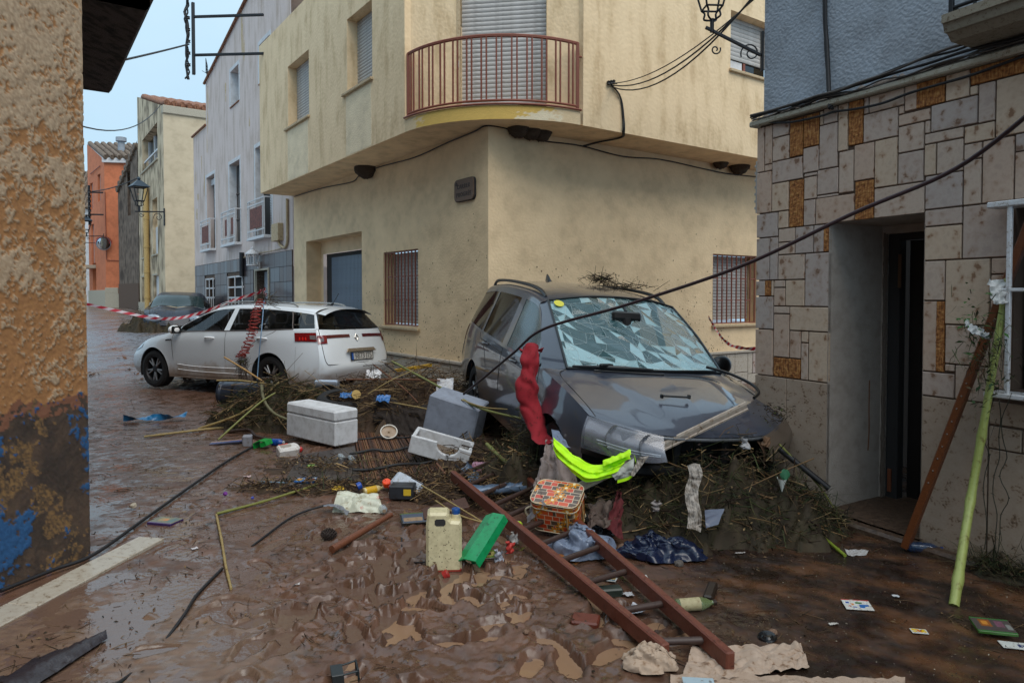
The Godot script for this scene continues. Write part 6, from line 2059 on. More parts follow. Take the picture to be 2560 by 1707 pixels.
	for j in nv:
		for i in nu:
			var a: Vector3 = P[j][i]; var b: Vector3 = P[j][i + 1]; var c: Vector3 = P[j + 1][i + 1]; var e: Vector3 = P[j + 1][i]
			for tr in [[a, b, c], [a, c, e]]:
				var uu := absf(-1.0 + 2.0 * (i + 0.5) / nu)
				var vv := (j + 0.5) / nv
				(ws2 if rf(0, 1) < 0.10 + 0.75 * clampf((0.34 - vv) * 4.0, 0, 1) + 0.5 * clampf((uu - 0.62) * 4.0, 0, 1) else wm).tri(tr[0], tr[1], tr[2])
			for q in [[a, b], [a, c], [a, e]]:
				if rf(0, 1) < 0.62:
					ck.tube(PV([q[0] + V(0, 0.003, -0.002), q[0].lerp(q[1], rf(0.3, 0.7)) + V(rf(-0.006, 0.006), 0.003, -0.002), q[1] + V(0, 0.003, -0.002)]), rf(0.0006, 0.0014), 3, false)
	# finer crazing along the lower edge and the right corner
	for k in 260:
		var u := rf(-0.97, 0.97)
		var v := absf(rng.randfn(0.0, 0.10)) + 0.03 if k % 2 == 0 else rf(0.05, 0.95)
		if k % 2 == 1:
			u = -absf(rng.randfn(0.82, 0.12)) if k % 4 == 1 else rf(-0.9, 0.9)
		if absf(u) > 0.98 or v > 0.97:
			continue
		var a2: Vector3 = wp.call(u, v)
		var u2 := clampf(u + rf(-0.12, 0.12), -0.98, 0.98)
		var v2 := clampf(v + rf(-0.07, 0.07), 0.02, 0.98)
		var b2: Vector3 = wp.call(u2, v2)
		var s1 := V(0, -0.87, 0.5) * (0.05 * (1.0 - u * u) * sin(PI * v) - 0.009)
		var s2 := V(0, -0.87, 0.5) * (0.05 * (1.0 - u2 * u2) * sin(PI * v2) - 0.009)
		ck.tube(PV([a2 + s1, b2 + s2]), rf(0.0005, 0.001), 3, false)
	var ws := obj("windscreen", wm, M.cracked, t)
	obj("crazed_glass", ws2, mat(Color(0.66, 0.80, 0.82, 0.72), 0.2, {"glass": true}), ws)
	obj("crack", ck, mat(rgb(214, 226, 226), 0.35), ws, "", "", "", "stuff")
	var fr := MB.new()
	var ring := PackedVector3Array()
	for k in 41: ring.append(wp.call(-1.0 + 2.0 * k / 40.0, 0.0) + V(0, 0.006, 0))
	for k in 11: ring.append(wp.call(1.0, k / 10.0) + V(0, 0.006, 0))
	for k in 41: ring.append(wp.call(1.0 - 2.0 * k / 40.0, 1.0) + V(0, 0.006, 0))
	for k in 11: ring.append(wp.call(-1.0, 1.0 - k / 10.0) + V(0, 0.006, 0))
	fr.tube(ring, 0.013, 5, false)
	obj("windscreen_seal", fr, M.car_black, ws)
	var st := MB.new()
	st.lathe(P2([V2(0, 0), V2(0.05, 0.0), V2(0.05, 0.003), V2(0, 0.004)]), 14, Transform3D(BE(V(-0.55, 0, 0)), wp.call(0.82, 0.88) + V(0, 0.008, -0.004)))
	obj("sticker", st, mat(rgb(214, 204, 60), 0.5), ws)
	# inside: mirror, dashboard, seats
	var it := MB.new()
	it.box(xf(V(0.0, 1.50, -0.72), 0, 20), V(0.30, 0.09, 0.05), 0.02)
	it.box(xf(V(0.0, 1.44, -0.74), 0, 20), V(0.09, 0.12, 0.06), 0.02)
	it.rod(V(0, 1.54, -0.7), V(0, 1.6, -0.62), 0.015, 6)
	obj("rear_view_mirror", it, M.car_black, t)
	it = MB.new()
	it.box(xf(V(0, 0.96, -1.0), 0, 6), V(1.5, 0.12, 0.62), 0.05)
	for q in [[-0.4, 0.1], [0.4, 0.1], [-0.45, -0.9], [0.0, -0.9], [0.45, -0.9]]:
		it.box(xf(V(q[0], 0.6, -q[1])), V(0.48, 0.18, 0.5), 0.05)
		it.box(xf(V(q[0], 0.98, -q[1] + 0.28), 0, 12), V(0.46, 0.66, 0.12), 0.05)
		it.box(xf(V(q[0], 1.4, -q[1] + 0.37), 0, 8), V(0.26, 0.18, 0.09), 0.03)
	it.box(xf(V(0, 0.36, 0.3)), V(1.6, 0.05, 4.0), 0.0)
	obj("interior", it, mat(rgb(44, 46, 46), 0.8), t)
	# wipers: one lies along the screen, the other is bent up over the bonnet
	var wi := MB.new()
	wi.tube(spline(PV([V(0.70, 1.09, -1.24), V(0.4, 1.115, -1.40), V(0.06, 1.115, -1.455)]), 5), PackedFloat32Array([0.012, 0.012, 0.013, 0.014, 0.016, 0.018, 0.018, 0.014, 0.012, 0.010, 0.008]), 6)
	wi.box(xf(V(0.45, 1.125, -1.37), 12), V(0.12, 0.03, 0.05), 0.008)
	wi.rod(V(0.55, 1.08, -1.36), V(-0.02, 1.085, -1.50), 0.008, 5)
	obj("wiper", wi, M.car_black, t)
	wi = MB.new()
	wi.tube(spline(PV([V(-0.05, 1.105, -1.45), V(-0.35, 1.11, -1.42), V(-0.62, 1.10, -1.32)]), 5), 0.009, 5)
	wi.tube(spline(PV([V(-0.50, 1.14, -1.36), V(-0.60, 1.12, -1.55), V(-0.69, 1.07, -1.74), V(-0.66, 1.03, -1.90), V(-0.55, 1.0, -2.0)]), 6), 0.013, 6)
	obj("bent_wiper", wi, M.car_black, t)
	var stick := MB.new()
	stick.rod(V(0.26, 1.0, -1.99), V(0.03, 1.0, -2.03), 0.008, 5)
	for e: float in [0.26, 0.03]:
		stick.box(xf(V(e, 1.0, -2.01)), V(0.02, 0.03, 0.03), 0.004)
	obj("wiper_clip", stick, M.car_black, t)
	for sd: float in [1.0, -1.0]:
		var rr := MB.new()
		rr.tube(spline(PV([V(sd * 0.64, 1.61, -0.22), V(sd * 0.64, 1.67, -0.05), V(sd * 0.64, 1.705, 0.35), V(sd * 0.63, 1.715, 1.1), V(sd * 0.62, 1.69, 1.75), V(sd * 0.60, 1.62, 1.98)]), 6), 0.019, 6)
		obj("roof_rail", rr, M.car_black, t)
		for q in [[5.45, 3.42], [6.72, 3.35]]:
			var hm := MB.new()
			var p := flipx(surf(side, q[0], q[1]), sd)
			hm.tube(PV([p + V(sd * 0.002, 0, -0.12), p + V(sd * 0.032, 0.006, -0.09), p + V(sd * 0.036, 0.008, 0.06), p + V(sd * 0.002, 0.002, 0.11)]), PackedFloat32Array([0.012, 0.018, 0.018, 0.012]), 7)
			hm.lathe(P2([V2(0.05, 0), V2(0.045, 0.004), V2(0, 0.002)]), 12, Transform3D(Basis(V(0, 0, 1), V(sd, 0, 0), V(0, sd, 0)), p - V(0, 0.008, 0)))
			obj("handle", hm, mat(rgb(84, 86, 92), 0.3, {"metal": 0.4, "coat": 1.0}), t)
		var ms := V(sd * 1.0, 1.08, -0.80)
		var mi := MB.new()
		mi.grid(14, 10, func(u: float, v: float):
			var a := u * TAU
			var e := (v - 0.5) * PI
			return ms + V(cos(a) * cos(e) * 0.11, sin(e) * 0.1, sin(a) * cos(e) * 0.07), false)
		mi.rod(ms + V(-sd * 0.05, -0.05, 0), V(sd * 0.88, 1.02, -0.78), 0.025, 6)
		if sd < 0: obj("door_mirror", mi, M.car_black, t)
		# headlamp: clear cover over a dull reflector
		var H := [
			line_of([2.01, 2.17, 2.29, 2.345], [0.842, 0.815, 0.79, 0.775], [0.85, 0.66, 0.50, 0.40]),
			line_of([2.06, 2.24, 2.37, 2.42], [0.74, 0.715, 0.70, 0.70], [0.90, 0.70, 0.51, 0.42]),
			line_of([2.03, 2.24, 2.39, 2.45], [0.615, 0.595, 0.60, 0.625], [0.89, 0.70, 0.50, 0.42])]
		var hb := MB.new()
		sheet(hb, H, sd, 0, 3, 0, 2, 12, 8, -0.05)
		var hl := obj("headlamp", hb, mat(rgb(128, 130, 138), 0.35, {"tex": T.dirt, "tile": 0.4, "metal": 0.3}) if sd > 0 else M.mud_floor, t)
		hb = MB.new()
		sheet(hb, H, sd, 0, 3, 0, 2, 18, 12, 0.004)
		obj("cover", hb, mat(Color(0.56, 0.57, 0.62, 0.34), 0.08, {"glass": true}) if sd > 0 else mat(rgb(92, 80, 70), 0.35, {"coat": 0.6, "tex": T.dirt, "tile": 0.3}), hl)
		for e in [[0.9, 0.9, 0.085], [1.9, 0.95, 0.075]] if sd > 0 else []:
			hb = MB.new()
			var hc := flipx(surf(H, e[0], e[1]), sd) + V(0, 0, 0.045)
			hb.lathe(P2([V2(0.02, 0.03), V2(e[2] * 0.6, 0.018), V2(e[2], -0.015), V2(e[2] * 1.08, -0.02)]), 20, Transform3D(BE(V(PI / 2, 0, -sd * 0.5)), hc), true)
			obj("reflector", hb, M.chrome, hl)
		hb = MB.new()
		for q in [[[0.5, 1.25], [1.4, 1.35], [2.6, 1.45]], [[0.55, 1.4], [1.4, 1.5], [2.6, 1.55]]]:
			var pp := PackedVector3Array()
			for e in q:
				pp.append(flipx(surf(H, e[0], e[1]), sd) + V(0, 0, 0.012))
			hb.tube(spline(pp, 5), 0.008, 5)
		obj("lamp_rib", hb, mat(rgb(190, 194, 200), 0.25, {"metal": 0.6}), hl)
		var bz := MB.new()
		sheet(bz, [H[2], line_of([1.99, 2.2, 2.33, 2.4], [0.56, 0.55, 0.565, 0.60], [0.87, 0.69, 0.50, 0.42])], sd, 0, 3, 0, 1, 8, 2, 0.0)
		obj("lamp_housing", bz, M.car_black, hl)
	# what shows where the bumper was torn off
	var fm := MB.new()
	fm.box(xf(V(0, 0.745, -2.28)), V(1.0, 0.035, 0.06), 0.008)
	fm.box(xf(V(0, 0.47, -2.2), 0, 0, 3), V(1.2, 0.08, 0.07), 0.02)
	fm.box(xf(V(0, 0.5, -2.05)), V(1.3, 0.5, 0.05), 0.01)
	for e: float in [-0.62, -0.2, 0.2, 0.62]:
		fm.box(xf(V(e, 0.58, -2.18)), V(0.06, 0.36, 0.07), 0.01)
	obj("front_frame", fm, mat(rgb(24, 23, 24), 0.6), t)
	var lip := MB.new()
	var lp := PackedVector3Array()
	for k in 21:
		var u := -1.0 + k / 10.0
		lp.append(flipx(surf(hood, absf(u) * 2.3, 0.0), signf(u) if u != 0.0 else 1.0) + V(0, -0.02, 0.015))
	lip.tube(lp, 0.016, 6)
	obj("bonnet_lip", lip, mat(rgb(126, 130, 136), 0.4, {"metal": 0.4, "tex": T.dirt, "tile": 0.3}), t)
	var an := MB.new()
	an.grid(8, 6, func(u: float, v: float):
		return V((v - 0.5) * 0.06 * (1.0 - u * 0.5), 1.725 + 0.09 * sin(u * PI * 0.55) * (1.0 - pow(v * 2 - 1, 2)), 1.55 + u * 0.17))
	obj("antenna", an, M.car_black, t)
	var tl := MB.new()
	for sd: float in [1.0, -1.0]:
		sheet(tl, rear, sd, 2.3, 3.0, 1.1, 2.3, 5, 8, 0.012)
		sheet(tl, side, sd, 8.6, 9.0, 3.0, 3.9, 4, 6, 0.012)
	obj("tail_lamp", tl, mat(rgb(120, 24, 22), 0.2, {"coat": 1.0}), t)

func blue_car() -> void:
	# only its crushed front shows past the white car
	var t := thing("dark_blue_car", "crumpled dark blue car choked with mud behind the white car", "car", V(-10.55, 0.42, -22.0), "", BE(V(0.02, 3.5, 0.03)))
	var paint := mat(rgb(14, 20, 42), 0.4, {"coat": 0.35, "metal": 0.2, "tex": T.mottle, "tile": 0.6})
	var top := [
		line_of([1.2, 1.18, 1.08, 0.95], [0.60, 0.61, 0.64, 0.70], [0.0, 0.4, 0.68, 0.82]),
		line_of([0.8, 0.78, 0.7, 0.6], [0.80, 0.84, 0.80, 0.80], [0.0, 0.4, 0.7, 0.86]),
		line_of([0.2, 0.18, 0.12, 0.05], [0.88, 0.94, 0.86, 0.88], [0.0, 0.42, 0.72, 0.87]),
		line_of([-0.5, -0.52, -0.6, -0.7], [1.3, 1.29, 1.24, 0.95], [0.0, 0.4, 0.66, 0.88]),
		line_of([-1.6, -1.6, -1.6, -1.6], [1.4, 1.39, 1.34, 1.0], [0.0, 0.4, 0.64, 0.88]),
		line_of([-2.8, -2.8, -2.8, -2.8], [0.95, 0.95, 0.95, 0.95], [0.0, 0.4, 0.64, 0.86])]
	var b := MB.new()
	for sd: float in [1.0, -1.0]:
		sheet(b, top, sd, 0, 3, 0, 2, 14, 16)
		sheet(b, [top[0], line_of([1.28, 1.26, 1.15, 1.0], [0.35, 0.35, 0.35, 0.4], [0.0, 0.42, 0.7, 0.84])], sd, 0, 3, 0, 1, 10, 4)
		var lo := PackedVector3Array()
		var hi := PackedVector3Array()
		for r in top:
			hi.append(r[3])
			lo.append(V(r[3].x, 0.2, r[3].z))
		sheet(b, [lo, hi], sd, 0, 5, 0, 1, 30, 6)
		sheet(b, top, sd, 0, 3, 3, 5, 12, 14)
	obj("body", b, paint, t)
	b = MB.new()
	for sd: float in [1.0, -1.0]:
		sheet(b, top, sd, 0, 2.2, 2.05, 2.95, 8, 6, 0.01)
	obj("windscreen", b, mat(rgb(40, 56, 56), 0.1), t)
	for sd: float in [1.0, -1.0]:
		b = MB.new()
		b.grid(14, 10, func(u: float, v: float):
			var a := u * TAU
			var e := v * PI / 2
			return V(sd * 0.55, 0.55, -1.13) + V(cos(a) * sin(e) * 0.24, sin(a) * sin(e) * 0.13, -cos(e) * 0.12 + sd * cos(a) * sin(e) * sd * 0.1), true)
		obj("headlamp", b, mat(rgb(150, 158, 168), 0.15, {"coat": 1.0, "metal": 0.3}), t)
	for sd: float in [1.0, -1.0]:
		wheel(t, V(sd * 0.74, 0.16, -0.55), sd, 0.3, M.dark_alloy)

func item(called: String, mb, m: Material, x: Transform3D, label: String, cat: String, group := "") -> MeshInstance3D:
	var o := obj(called, mb, m, self, label, cat, group)
	o.transform = x
	return o

func plastic(r: int, g: int, b: int, rough := 0.35) -> StandardMaterial3D:
	return mat(rgb(r, g, b), rough, {"tex": T.smear, "tile": 0.28, "world": true})

func cane(label: String, pts: Array, r0: float, r1: float, m: Material, group := "", called := "cane") -> void:  # a reed with its knots
	var p := spline(PackedVector3Array(pts), 10)
	var rr := PackedFloat32Array()
	for i in p.size():
		var k := i / float(p.size() - 1)
		rr.append(lerpf(r0, r1, k) * (1.22 if i % 7 == 3 else 1.0))
	var mb := MB.new()
	mb.tube(p, rr, 7)
	tag(obj(called, mb, m), label, "reed" if called == "cane" else called, group)

func heap_h(q: Array, x: float, z: float) -> float:  # q: centre x, z, radius x, z, height, turn
	var c := cos(q[5])
	var s := sin(q[5])
	var dx: float = x - q[0]
	var dz: float = z - q[1]
	var a: float = (dx * c + dz * s) / q[2]
	var b: float = (-dx * s + dz * c) / q[3]
	var d := sqrt(a * a + b * b)
	d += nz(x * 2.2, z * 2.2, q[0]) * 0.34 + nz(x * 7.0, z * 7.0, q[0]) * 0.12
	return q[4] * clampf(1.25 - d * 1.25, 0.0, 1.0) ** 0.55 * (0.85 + 0.7 * nz(x * 2.6, z * 2.6, 3.0 + q[0]) + 0.22 * nz(x * 9.0, z * 9.0, 3.0)) if d < 1.0 else 0.0

func twig(mb: MB, p: Vector3, dir: Vector3, L: float, r: float, c: Color) -> void:
	var side := dir.cross(V(rf(-1, 1), rf(-1, 1), rf(-1, 1))).normalized()
	mb.col = lin(c)
	mb.tube(PV([p - dir * L / 2, p + side * L * rf(-0.08, 0.08), p + dir * L / 2]), PackedFloat32Array([r, r * 0.85, r * 0.5]), 4, false)
	mb.col = Color.WHITE

func leaf(mb: MB, p: Vector3, s: float, c: Color) -> void:
	var a := V(rf(-1, 1), rf(-0.5, 0.5), rf(-1, 1)).normalized() * s
	var b := a.cross(V(rf(-0.6, 0.6), 1, rf(-0.6, 0.6))).normalized() * s * rf(0.3, 0.55)
	mb.col = lin(c)
	mb.tri(p - a, p + b + V(0, s * 0.15, 0), p + a)
	mb.tri(p - a, p + a, p - b + V(0, s * 0.1, 0))
	mb.col = Color.WHITE

func blade(mb: MB, p: Vector3, dir: Vector3, L: float, w: float, c: Color) -> void:  # a strand of grass, bending over
	var side := dir.cross(Vector3.UP).normalized()
	if side.length() < 0.1: side = Vector3.RIGHT
	var bend := V(rf(-0.5, 0.5), -rf(0.2, 0.9), rf(-0.5, 0.5)) * L * 0.5
	mb.col = lin(c)
	var p1 := p + dir * L * 0.5
	var p2 := p + dir * L + bend
	mb.quad(p - side * w, p + side * w, p1 + side * w, p1 - side * w)
	mb.tri(p1 - side * w, p1 + side * w, p2)
	mb.col = Color.WHITE

# a heap of flood wrack: a matted core under loose twigs, leaves and strands
func heap(called: String, label: String, cat: String, q: Array, n_twig: int, n_leaf: int, n_blade: int, seed_: int, tone := 0, twig_len := 0.3) -> void:
	rng.seed = seed_
	var core := MB.new()
	var R: float = maxf(q[2], q[3]) * 1.1
	core.grid(54, 54, func(u: float, v: float):
		var x: float = q[0] + (u * 2 - 1) * R
		var z: float = q[1] - (v * 2 - 1) * R
		var h := heap_h(q, x, z)
		return V(x, gh(x, z) + (h * 0.72 + nz(x * 13.0, z * 13.0, 5.0) * 0.09 * minf(1.0, h * 4.0) if h > 0.001 else -0.03), z), false, func(u: float, v: float):
		var x: float = q[0] + (u * 2 - 1) * R
		var z: float = q[1] - (v * 2 - 1) * R
		var k := clampf(0.5 + nz(x * 8.0, z * 8.0, 2.0) * 0.9, 0, 1)
		return lin(rgb(80, 62, 48).lerp(rgb(58, 46, 37), k) if tone == 0 else rgb(70, 60, 44).lerp(rgb(50, 43, 34), k)))
	var browns := [rgb(104, 80, 58), rgb(136, 106, 72), rgb(66, 50, 38), rgb(58, 44, 36), rgb(166, 138, 98), rgb(78, 58, 44), rgb(54, 42, 36)]
	var greens := [rgb(48, 54, 30), rgb(66, 72, 40), rgb(80, 76, 48), rgb(40, 44, 28), rgb(98, 86, 58)]
	var spot := func() -> Vector3:
		for tr in 20:
			var a := rf(0, TAU)
			var d := sqrt(rf(0, 1)) * 1.02
			var c := cos(q[5])
			var s := sin(q[5])
			var lx: float = cos(a) * d * q[2]
			var lz: float = sin(a) * d * q[3]
			var x: float = q[0] + lx * c - lz * s
			var z: float = q[1] + lx * s + lz * c
			var h := heap_h(q, x, z)
			if h > 0.01 or rf(0, 1) < 0.12:
				return V(x, gh(x, z) + h * rf(0.62, 1.08) + rf(-0.01, 0.03), z)
		return V(q[0], gh(q[0], q[1]) + q[4] * 0.5, q[1])
	for i in n_twig:
		var dir := V(rf(-1, 1), rf(-0.35, 0.45), rf(-0.8, 0.8)).normalized()
		var L := rf(0.2, 1.0) * twig_len * (2.6 if rf(0, 1) < 0.08 else 1.0)
		twig(core, spot.call(), dir, L, rf(0.0016, 0.0048) * (1.9 if rf(0, 1) < 0.12 else 1.0), (browns if tone == 0 or rf(0, 1) < 0.55 else greens)[rng.randi() % 5].darkened(rf(0, 0.3)))
	for i in n_leaf:
		leaf(core, spot.call(), rf(0.008, 0.022), browns[rng.randi() % 7].darkened(rf(0, 0.35)))
	for i in n_blade:
		blade(core, spot.call(), V(rf(-1, 1), rf(0.0, 0.8), rf(-1, 1)).normalized(), rf(0.1, 0.34), rf(0.0016, 0.0038), greens[rng.randi() % 5].darkened(rf(0, 0.4)))
	tag(obj(called, core, M.wrack), label, cat, "", "stuff")

var n1 := FastNoiseLite.new()

func crumpled(called: String, label: String, cat: String, m: Material, P: Callable, nu: int, nv: int, amp: float, freq: float, seed_: float, skip = null, cf = null) -> MeshInstance3D:  # a sheet of cloth or film with folds
	var mb := MB.new()
	var base := []
	for j in nv + 1:
		var r := PackedVector3Array()
		for i in nu + 1:
			r.append(P.call(i / float(nu), j / float(nv)))
		base.append(r)
	var g := []
	var cc := []
	for j in nv + 1:
		var r := PackedVector3Array()
		var cr := PackedColorArray()
		for i in nu + 1:
			var a: Vector3 = base[j][mini(i + 1, nu)] - base[j][maxi(i - 1, 0)]
			var b: Vector3 = base[mini(j + 1, nv)][i] - base[maxi(j - 1, 0)][i]
			var nn := a.cross(b).normalized()
			var p: Vector3 = base[j][i]
			var w := p + V(n1.get_noise_3d(p.x * 4.0, p.y * 4.0, p.z * 4.0 + seed_), n1.get_noise_3d(p.x * 4.0 + seed_, p.y * 4.0, p.z * 4.0), 0) * 0.08
			var qx := w.rotated(Vector3.UP, seed_ * 1.7) * freq
			var f := 1.0 - 2.2 * absf(n1.get_noise_3d(qx.x * 1.3 + seed_, qx.y, qx.z * 0.45))
			var f2 := 1.0 - 2.2 * absf(n1.get_noise_3d(qx.x * 0.6 + seed_, qx.y * 1.4, qx.z * 1.5 + 9.0))
			r.append(p + nn * amp * (f * 0.75 + f2 * 0.4 + 0.05 * n1.get_noise_3d(qx.x * 4.0, qx.y * 4.0, qx.z * 4.0)))
			if cf: cr.append(cf.call(i / float(nu), j / float(nv)))
		g.append(r)
		cc.append(cr)
	mb.pts(g, false, cc if cf else [], skip)
	return tag_ret(obj(called, mb, m), label, cat)

func tag_ret(o: MeshInstance3D, label: String, cat: String) -> MeshInstance3D:
	tag(o, label, cat)
	return o

func bottle_prof(r: float, L: float) -> PackedVector2Array:
	return P2([V2(0, 0), V2(r * 0.8, 0), V2(r, r * 0.2), V2(r, L * 0.22), V2(r * 0.94, L * 0.25), V2(r, L * 0.28), V2(r, L * 0.42), V2(r * 0.94, L * 0.45), V2(r, L * 0.48), V2(r, L * 0.66), V2(r * 0.75, L * 0.78), V2(r * 0.38, L * 0.88), V2(r * 0.36, L * 0.93), V2(r * 0.42, L * 0.94), V2(r * 0.42, L), V2(0, L)])

func lying(at: Vector3, yaw: float, tilt := 90.0) -> Transform3D:  # the y axis laid over, pointing along yaw
	return Transform3D(BE(V(0, deg_to_rad(yaw), 0)) * BE(V(0, 0, -deg_to_rad(tilt))), at)

func bar_label(img: Image, c: Color, x: int, y: int, w: int, h: int) -> void:
	img.fill_rect(Rect2i(x, y, w, h), c)

func print_tex(w: int, h: int, ground_: Color, rects: Array) -> ImageTexture:
	var im := Image.create(w, h, false, Image.FORMAT_RGB8)
	im.fill(ground_)
	for r in rects:
		im.fill_rect(Rect2i(r[0], r[1], r[2], r[3]), r[4])
	for y in h:
		for x in w:
			var k := nz(x * 0.06, y * 0.06, 41.0) + 0.5 * nz(x * 0.2, y * 0.2, 43.0)
			if k > 0.35:
				im.set_pixel(x, y, im.get_pixel(x, y).lerp(Color(0.35, 0.27, 0.21), clampf((k - 0.35) * 3.0, 0, 0.75)))
	return ImageTexture.create_from_image(im)

func card(called: String, label: String, cat: String, tex: ImageTexture, at: Vector3, yaw: float, w: float, L: float, th := 0.0015, pitch := 0.0, roll := 0.0, edge = null) -> Node3D:  # a flat printed thing
	var t := thing(called, label, cat, at, "", xf(Vector3.ZERO, yaw, pitch, roll).basis)
	var b := MB.new()
	b.box(xf(V(0, th / 2, 0)), V(w, th, L), minf(0.002, th * 0.3))
	obj("back", b, edge if edge else mat(rgb(190, 186, 178), 0.6), t)
	b = MB.new()
	var y := th + 0.0006
	var c0 := 0.002
	b.grid(8, 6, func(u: float, v: float): return V((u - 0.5) * (w - c0), y + 0.002 * nz(u * 3.0 + at.x * 7.0, v * 3.0) * (1.0 if th < 0.004 else 0.0), (0.5 - v) * (L - c0)))
	var m := StandardMaterial3D.new()
	m.albedo_texture = tex
	m.roughness = 0.3
	obj("print", b, m, t)
	return t

func foam_box(called: String, label: String, x: Transform3D, s: Vector3, m: Material, lid: float) -> Node3D:
	var t := thing(called, label, "foam box", x.origin, "", x.basis)
	var b := MB.new()
	if lid > 0.0:
		b.box(xf(V(0, -lid / 2, 0)), V(s.x, s.y - lid - 0.004, s.z), 0.012)
		obj("box", b, m, t)
		b = MB.new()
		b.box(xf(V(0, (s.y - lid) / 2, 0)), V(s.x + 0.004, lid, s.z + 0.004), 0.02)
		obj("lid", b, m, t)
	else:
		b.box(xf(V(0, 0, 0)), s, 0.014)
		obj("box", b, m, t)
	return t

func big_debris() -> void:
	n1.frequency = 1.0
	n1.fractal_type = FastNoiseLite.FRACTAL_NONE
	M.wrack = mat(Color.WHITE, 0.75, {"vc": true, "spec": 0.35})
	M.foam = mat(rgb(214, 214, 216), 0.8, {"tex": T.mottle, "tile": 0.7, "bump": T.foam, "relief": 0.08})
	M.foam_grey = mat(rgb(146, 152, 166), 0.8, {"tex": T.mottle, "tile": 0.9, "bump": T.foam, "relief": 0.1})
	M.reed_green = mat(rgb(146, 150, 74), 0.5, {"tex": T.wood, "tile": V(0.2, 0.2, 0.2), "world": true})
	M.reed_dry = mat(rgb(160, 138, 88), 0.6, {"tex": T.smear, "tile": 0.2, "world": true})
	M.reed_red = mat(rgb(132, 86, 58), 0.6, {"tex": T.wood, "tile": 0.3, "world": true})
	M.dark_wood = mat(rgb(66, 46, 36), 0.55, {"tex": T.wood, "tile": V(0.4, 0.1, 0.1), "bump": T.wood_h, "relief": 0.15})
	M.red_wood = mat(rgb(112, 60, 44), 0.5, {"tex": T.smear, "tile": 0.35, "world": true, "bump": T.mid, "relief": 0.12})
	M.black_film = mat(rgb(26, 27, 32), 0.22, {"bump": T.mid, "tile": 0.2, "relief": 0.3})
	# heaps: [x, z, radius x, radius z, height, turn]
	heap("wrack_heap", "big heap of twigs and reeds between the white and grey cars", "debris heap", [-1.2, -9.1, 1.55, 0.8, 0.72, -0.12], 2600, 2800, 160, 101, 0, 0.42)
	heap("wrack_heap", "tangled heap of twigs and canes beside the white car's rear wheel", "debris heap", [-3.0, -9.0, 0.82, 0.6, 0.6, 0.0], 1700, 800, 260, 102, 1, 0.4)
	heap("wrack_heap", "dark matted grass packed under the front of the grey car", "debris heap", [1.42, -5.1, 0.9, 0.62, 0.55, 0.34], 1000, 1300, 1300, 103, 1, 0.26)
	heap("wrack_heap", "green stalks and muck packed against the grey car's side", "debris heap", [0.22, -6.35, 0.42, 0.8, 0.62, 0.25], 420, 700, 700, 104, 1, 0.24)
	heap("wrack_heap", "long drift of bark and twigs along the upper half of the ladder", "debris heap", [-0.42, -5.85, 0.78, 0.42, 0.14, 0.45], 900, 1800, 40, 105, 0, 0.2)
	heap("wrack_heap", "thin scatter of bark on the board and reed mat", "debris heap", [-1.35, -6.7, 1.1, 0.42, 0.05, 0.1], 420, 1300, 60, 106, 0, 0.18)
	heap("wrack_heap", "low litter of grass and bark around the white plastic bag", "debris heap", [-1.55, -5.98, 0.9, 0.2, 0.05, 0.0], 280, 800, 120, 107, 0, 0.2)
	heap("wrack_heap", "muddy grass tuft at the foot of the green bamboo pole", "debris heap", [3.0, -4.1, 0.26, 0.18, 0.07, 0.3], 60, 100, 420, 108, 1, 0.2)
	heap("wrack_heap", "bank of black leaves against the stone wall by the grey car", "debris heap", [2.0, -5.0, 0.42, 0.3, 0.24, 0.45], 260, 900, 420, 109, 1, 0.2)
	heap("wrack_heap", "dark bark and stalks below the grey foam box", "debris heap", [-0.28, -7.0, 0.75, 0.5, 0.2, 0.2], 420, 900, 120, 110, 0, 0.22)
	heap("wrack_heap", "black clump of mud and brush under the dark blue car's nose", "debris heap", [-10.75, -21.1, 1.0, 0.55, 0.75, 0.0], 260, 500, 300, 111, 1, 0.4)
	# foam boxes
	foam_box("foam_box", "large white polystyrene box with lid lying on the mud", Transform3D(along(V(-2.56, 0, -7.98), V(-1.86, 0, -7.42)).basis * BE(V(0, 0, -0.02)), V(-2.145, 0.245, -7.84)), V(0.90, 0.385, 0.31), M.foam, 0.12)
	var gx := Transform3D(BE(V(0.12, -0.28, -0.27)), V(-0.639, 0.376, -7.25))
	gx.origin -= gx.basis.z * 0.17
	foam_box("foam_box", "grey polystyrene box tipped over on the debris by the grey car", gx, V(0.56, 0.39, 0.36), M.foam_grey, 0.0)
	var t := thing("foam_tray", "white polystyrene tray with a scooped notch in its front wall", "foam box", V(-0.698, 0.161, -6.72), "", BE(V(0.1, -0.05, -0.275)))
	var pl := P2([V2(-0.295, -0.085), V2(0.295, -0.085), V2(0.3, 0.085), V2(0.175, 0.09)])
	for k in 9:
		var a := PI * k / 8.0
		pl.append(V2(0.065 + cos(a) * 0.11, 0.075 - sin(a) * 0.088))
	pl.append_array([V2(-0.045, 0.09), V2(-0.3, 0.085)])
	var b := MB.new()
	b.prism(pl, xf(V(0, 0, 0.0)), 0.035, 0.006)
	obj("front_wall", b, M.foam, t)
	b = MB.new()
	b.box(xf(V(0, -0.065, -0.14)), V(0.59, 0.04, 0.28), 0.006)
	b.box(xf(V(0, 0.0, -0.27)), V(0.59, 0.17, 0.035), 0.006)
	for e: float in [-0.28, 0.28]:
		b.box(xf(V(e, 0.0, -0.13)), V(0.035, 0.168, 0.28), 0.006)
	obj("tray", b, M.foam, t)
	b = MB.new()
	b.grid(10, 6, func(u: float, v: float): return V(-0.255 + u * 0.51, -0.025 + 0.01 * nz(u * 4.0, v * 4.0), -0.01 - v * 0.24))
	obj("silt", b, mat(rgb(132, 112, 92), 0.3, {"tex": T.mud, "tile": 0.3}), t)
